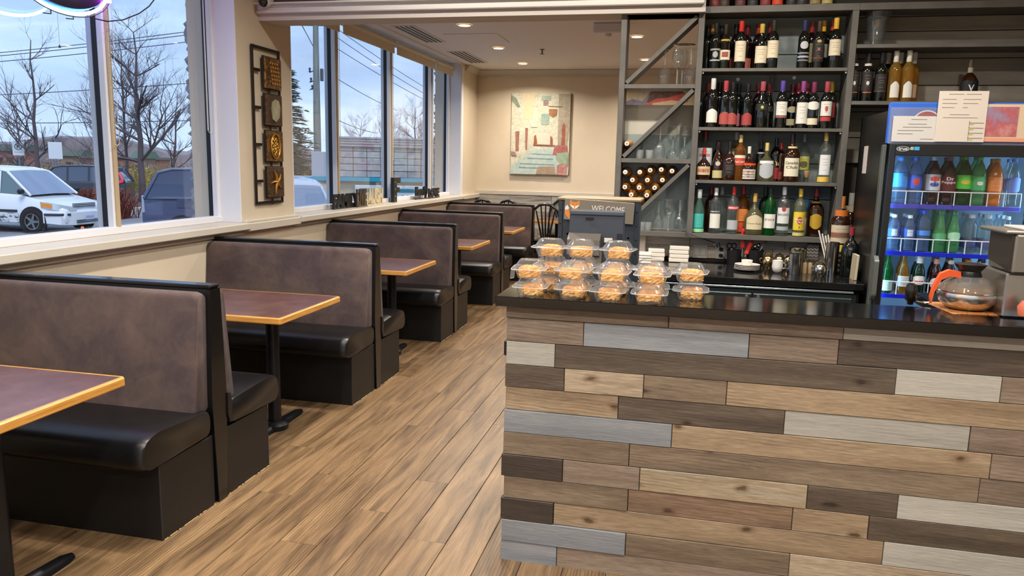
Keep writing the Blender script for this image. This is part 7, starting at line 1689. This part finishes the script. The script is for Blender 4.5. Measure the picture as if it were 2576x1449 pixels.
# second painting, seen through the rack
x0, z1_ = onY(1560, 180, YF - .03)[[0, 2]]; x1 = onY(1752, 180, YF - .03)[0]; zb_ = onY(1650, 266, YF - .03)[2]; wP = float(x1 - x0); hP = float(z1_ - zb_)
z1_ = float(onY(1650, 222, YF - .03)[2]); hP = z1_ - float(onY(1650, 290, YF - .03)[2])
t = thing('landscape_painting', 'landscape painting with a red roofed house seen through the rack', 'painting', (float(x0 + x1) / 2, YF - .03, z1_ - hP / 2)); cv_ = MB().box((0, .01, 0), (wP, .04, hP), .003).build('canvas', noise_mat('sky_paint', [(.3, '#8f8ea0'), (.5, '#b3a98e'), (.7, '#cdbc90')], nscale=6, detail=7, rough=.7), t)
_pl[0] = 0
art([(.30, .55), (.45, .05), (.80, .0), (.90, .3), (.60, .5)], ('#4a3a38', '#7c6058'), 'dark_trees'); art([(.0, .62), (.18, .40), (.32, .5), (.42, .1), (.36, .66)], ('#6a6a84', '#8c88a0'), 'hills'); art([(.36, .60), (.50, .38), (.62, .36), (.86, .18), (.92, .5), (.42, .66)], ('#b8504c', '#cc6c62'), 'red_roof'); art([(.45, .56), (.7, .44), (.88, .52), (.85, .66), (.45, .66)], ('#c9a88c', '#d8bc9c'), 'house_front')
# decorative words on the far sill
def sill_word(s, px0, px1, pyt, pyb, lab, col, X=-3.30, ang=0., name='word_sign', depth=.012, bold=.06):
    ya = y_at(px0, X, 1.1); yb = y_at(px1, X, 1.1); zb = ZS + .0305; zt = float(onX(px0, pyt, X)[2]); w = yb - ya; hh = max(.05, zt - zb)
    t = thing(name, lab, 'decor sign', (X, (ya + yb) / 2, zb), PI / 2 + ang); n = len(s.replace(' ', ''))
    m = text_mb(s, width=w, height=hh - .012, extrude=.05, bold=bold); m.build('letters', mat(col, .5), t, loc=(0, 0, hh / 2 + .006)); MB().box((0, 0, .005), (w, .03, .010), .002).build('base_bar', mat(col, .5), t)
sill_word('FAMILY', 838, 902, 489, 515, 'black cut out word FAMILY on the sill, leftmost of the signs', '#141414')
sill_word('LIVE', 897, 922, 476, 508, 'small brown word sign overlapping the FAMILY sign', '#4a3c2c', -3.26)
sill_word('LAUGH', 920, 962, 474, 505, 'pale wooden cut out word LAUGH on the sill', '#cdbf9e', -3.28)
sill_word('Family', 1045, 1075, 470, 492, 'small black cut out word sign right of the big F', '#141414', -3.30)
sill_word('LOVE', 1078, 1104, 474, 493, 'small black word sign nearest the far corner of the sill', '#141414', -3.26)
ya = y_at(987, -3.31, 1.2); yb = y_at(1004, -3.31, 1.2); zt = float(onX(990, 447, -3.31)[2]) - (ZS + .03)
t = thing('letter_f', 'tall black letter F standing on the sill by the second mullion', 'decor sign', (-3.31, (ya + yb) / 2, ZS + .0305)); w = (yb - ya); S_ = w / 2
MB().prism([(-S_, 0), (-S_ * .1, 0), (-S_ * .1, zt * .40), (S_ * .7, zt * .40), (S_ * .7, zt * .60), (-S_ * .1, zt * .60), (-S_ * .1, zt * .78), (S_, zt * .78), (S_, zt), (-S_, zt)], -.02, .02, 'x').build('letter', mat('#17140f', .4), t)
for k in range(3): MB().lathe([(0, .003), (.008, 0)], 8, M=T((.02, -S_ * .55, zt * (.25 + .28 * k))) @ Ry(PI / 2), cap0=False).build('bulb', mat('#c9bfa8', .4), t)
# neon oval sign hung in the near window
X_ = -3.255; c0 = onX(158, -22, X_)
t = thing('neon_sign', 'dark oval neon sign hanging at the top of the near window', 'neon sign', (X_, float(c0[1]), float(c0[2]) + .06)); rw, rh = .29, .14
el = [(rw * math.cos(a), rh * math.sin(a)) for a in [2 * PI * q / 40 for q in range(40)]]
MB().prism(el, -.012, .012, 'x').build('backing_plate', mat('#17131f', .35), t)
M_nw = mat('#e8f0ff', .3, emit=9.); M_nb = mat('#3a8cff', .3, emit=5.); M_np = mat('#c03cff', .3, emit=40.)
MB().tube([(.0, (rw + .03) * math.cos(a), (rh + .025) * math.sin(a)) for a in [2 * PI * q / 48 for q in range(49)]], .009, 8).build('outer_tube', M_nw, t, 60)
MB().tube([(-.02, (rw + .01) * math.cos(a), (rh + .004) * math.sin(a)) for a in [2 * PI * q / 48 for q in range(49)]], .006, 8).build('blue_tube', M_nb, t, 60)
MB().tube([(.024, -.14, .02), (.024, -.10, -.03), (.024, .10, -.075), (.024, .12, -.05), (.024, .11, .04)], .006, 8).build('letter_tube', M_nw, t, 60)
w_ = MB(); w_.tube([(.01, (rw + .05) * math.cos(a), (rh + .04) * math.sin(a)) for a in [2 * PI * q / 48 for q in range(49)]], .003, 6); w_.build('wire_guard', mat('#101014', .4), t)
for s, L in ((-.09, .05), (.06, .05)): m = MB(); m.tube([(.0, s, -rh - .02), (.0, s, -rh - .05), (.0, s - L, -rh - .055)], .003, 6); m.build('mounting_hook', mat('#101014', .4), t)
MB().tube([(.03, rw - .01, .30), (.03, rw + .01, -.06)], .012, 8).build('purple_glow_tube', M_np, t, 60)
for s in (-.2, .2): MB().tube([(0, s, .08), (0, s, .55)], .0015, 4).build('chain', mat('#8c8c90', .4, .5), t)
t = thing('power_lead', 'black lead looping from the neon sign across the near window', 'cable', tuple(onX(215, 36, X_))); a = onX(215, 36, X_); MB().tube([Vector(onX(px, py, X_)) - Vector(a) for px, py in ((215, 36), (235, 46), (270, 54), (310, 50), (350, 34), (375, 16), (392, -6), (400, -30))], .0035, 6).build('lead', mat('#111114', .5), t)
# cctv camera on the pillar corner
p = onY(661, 2, 5.33)
t = thing('security_camera', 'white security camera with a black face under the front ceiling', 'camera', (float(p[0]), 5.36, float(p[2]))); MB().lathe([(0, -.042), (.026, -.04), (.040, -.02), (.045, .02), (.040, .07), (0, .08)], 24, M=Rx(-PI / 2 + .25)).build('housing', mat('#d6d4d4', .35), t, 60)
MB().lathe([(0, -.046), (.028, -.044), (.037, -.026), (.030, -.030)], 24, M=Rx(-PI / 2 + .25)).build('black_face', mat('#0c0c10', .12, 0, .5), t, 60); MB().lathe([(0, -.049), (.0035, -.047)], 10, c=(0, 0, 0), M=Rx(-PI / 2 + .25) @ T((0, -.02, .006))).build('led', mat('#eef4ff', .3, emit=3.), t)
MB().tube([(0, .06, .02), (0, .08, .09)], .012, 8).build('bracket', mat('#d6d4d4', .4), t)
# bare string and weight outside the pane is left to the blind pull
p = onX(150, 116, XG + .09)
t = thing('blind_pull', 'thin hanging pull cord with a small dark weight in the near window', 'cord', tuple(float(v) for v in p)); MB().tube([(0, 0, 0), (0, 0, 1.2)], .0012, 4).build('cord', mat('#7c8496', .6), t); MB().lathe([(.003, .006), (.007, -.008), (0, -.010)], 8).build('weight', mat('#2c3040', .5), t)
# dining chairs with fan backs, tables at the far end
def chair(label, loc, rot):
    t = thing('dining_chair', label, 'chair', loc, rot, 'black fan backed dining chairs'); M_ch = mat('#0e0d0d', .3, 0, .3)
    MB().sweep([sq_ring(.20, .44, 24, 3, d=.19), sq_ring(.215, .45, 24, 3, d=.205), sq_ring(.215, .475, 24, 3, d=.205), sq_ring(.19, .485, 24, 3, d=.18)]).build('seat', M_ch, t, 50)
    arc = [(-.20, -.18, .46), (-.205, -.20, .62), (-.20, -.225, .76), (-.165, -.24, .87), (-.09, -.25, .935), (0, -.255, .955), (.09, -.25, .935), (.165, -.24, .87), (.20, -.225, .76), (.205, -.20, .62), (.20, -.18, .46)]
    b = MB().tube(arc, .017, 8).build('back_hoop', M_ch, t, 60)
    for k in range(5):
        u = (k - 2) / 2; s = MB(); s.sweep([[(u * .045 + a, -.185 + c, .47) for a, c in ((-.011, -.006), (.011, -.006), (.011, .006), (-.011, .006))], [(u * .075 + a, -.205 + c, .62) for a, c in ((-.012, -.006), (.012, -.006), (.012, .006), (-.012, .006))], [(u * .13 + a, -.235 + c, .955 - .085 * u * u) for a, c in ((-.008, -.005), (.008, -.005), (.008, .005), (-.008, .005))]]); s.build('back_slat', M_ch, t)
    for sx in (-1, 1):
        for sy in (-1, 1): MB().tube([(sx * .17, sy * .15, .45), (sx * .195, sy * .185, 0)], [.018, .012], 8).build('leg', M_ch, t, 60)
    return t
xc1 = x_at(1373, 10.28, .95)
c1 = chair('black fan backed chair beside the welcome sign, back to the camera', (xc1, 10.50, 0), 0); c1.scale = (1, 1, 1.06)
for i, (x, y, rz, lab) in enumerate([(-2.93, 11.07, .25, 'black chair back peeking above the last booth beside the window wall'), (-2.46, 11.12, -.15, 'black chair back above the last booth, second from the window wall'), (xc1 + .02, 11.42, PI, 'black chair beyond the small dining table, facing the camera')]):
    dup(c1, (x, y, 0), rz, label=lab)
def dtable(x, y, w, d, lab):
    t = thing('dining_table', lab, 'table', (x, y, 0), group=None); MB().box((0, 0, .742), (w - .024, d - .024, .028), .001).build('tabletop', M_ttop, t); m = MB()
    for a, b_, c, e_ in ((0, -d / 2 + .006, w, .012), (0, d / 2 - .006, w, .012), (-w / 2 + .006, 0, .012, d - .024), (w / 2 - .006, 0, .012, d - .024)): m.box((a, b_, .74), (c, e_, .034), .002)
    m.build('wood_edge', M_oak, t); MB().lathe([(.035, .02), (.035, .73)], 16).build('pole', M_iron, t, 30); MB().lathe([(.25, 0), (.25, .012), (.06, .035), (.0, .04)], 24).build('base', M_iron, t, 40); return t
dtable(xc1 + .06, 10.94, .62, .66, 'small wood edged dining table behind the fan backed chair')

# ---------------------------------------------------------------- end
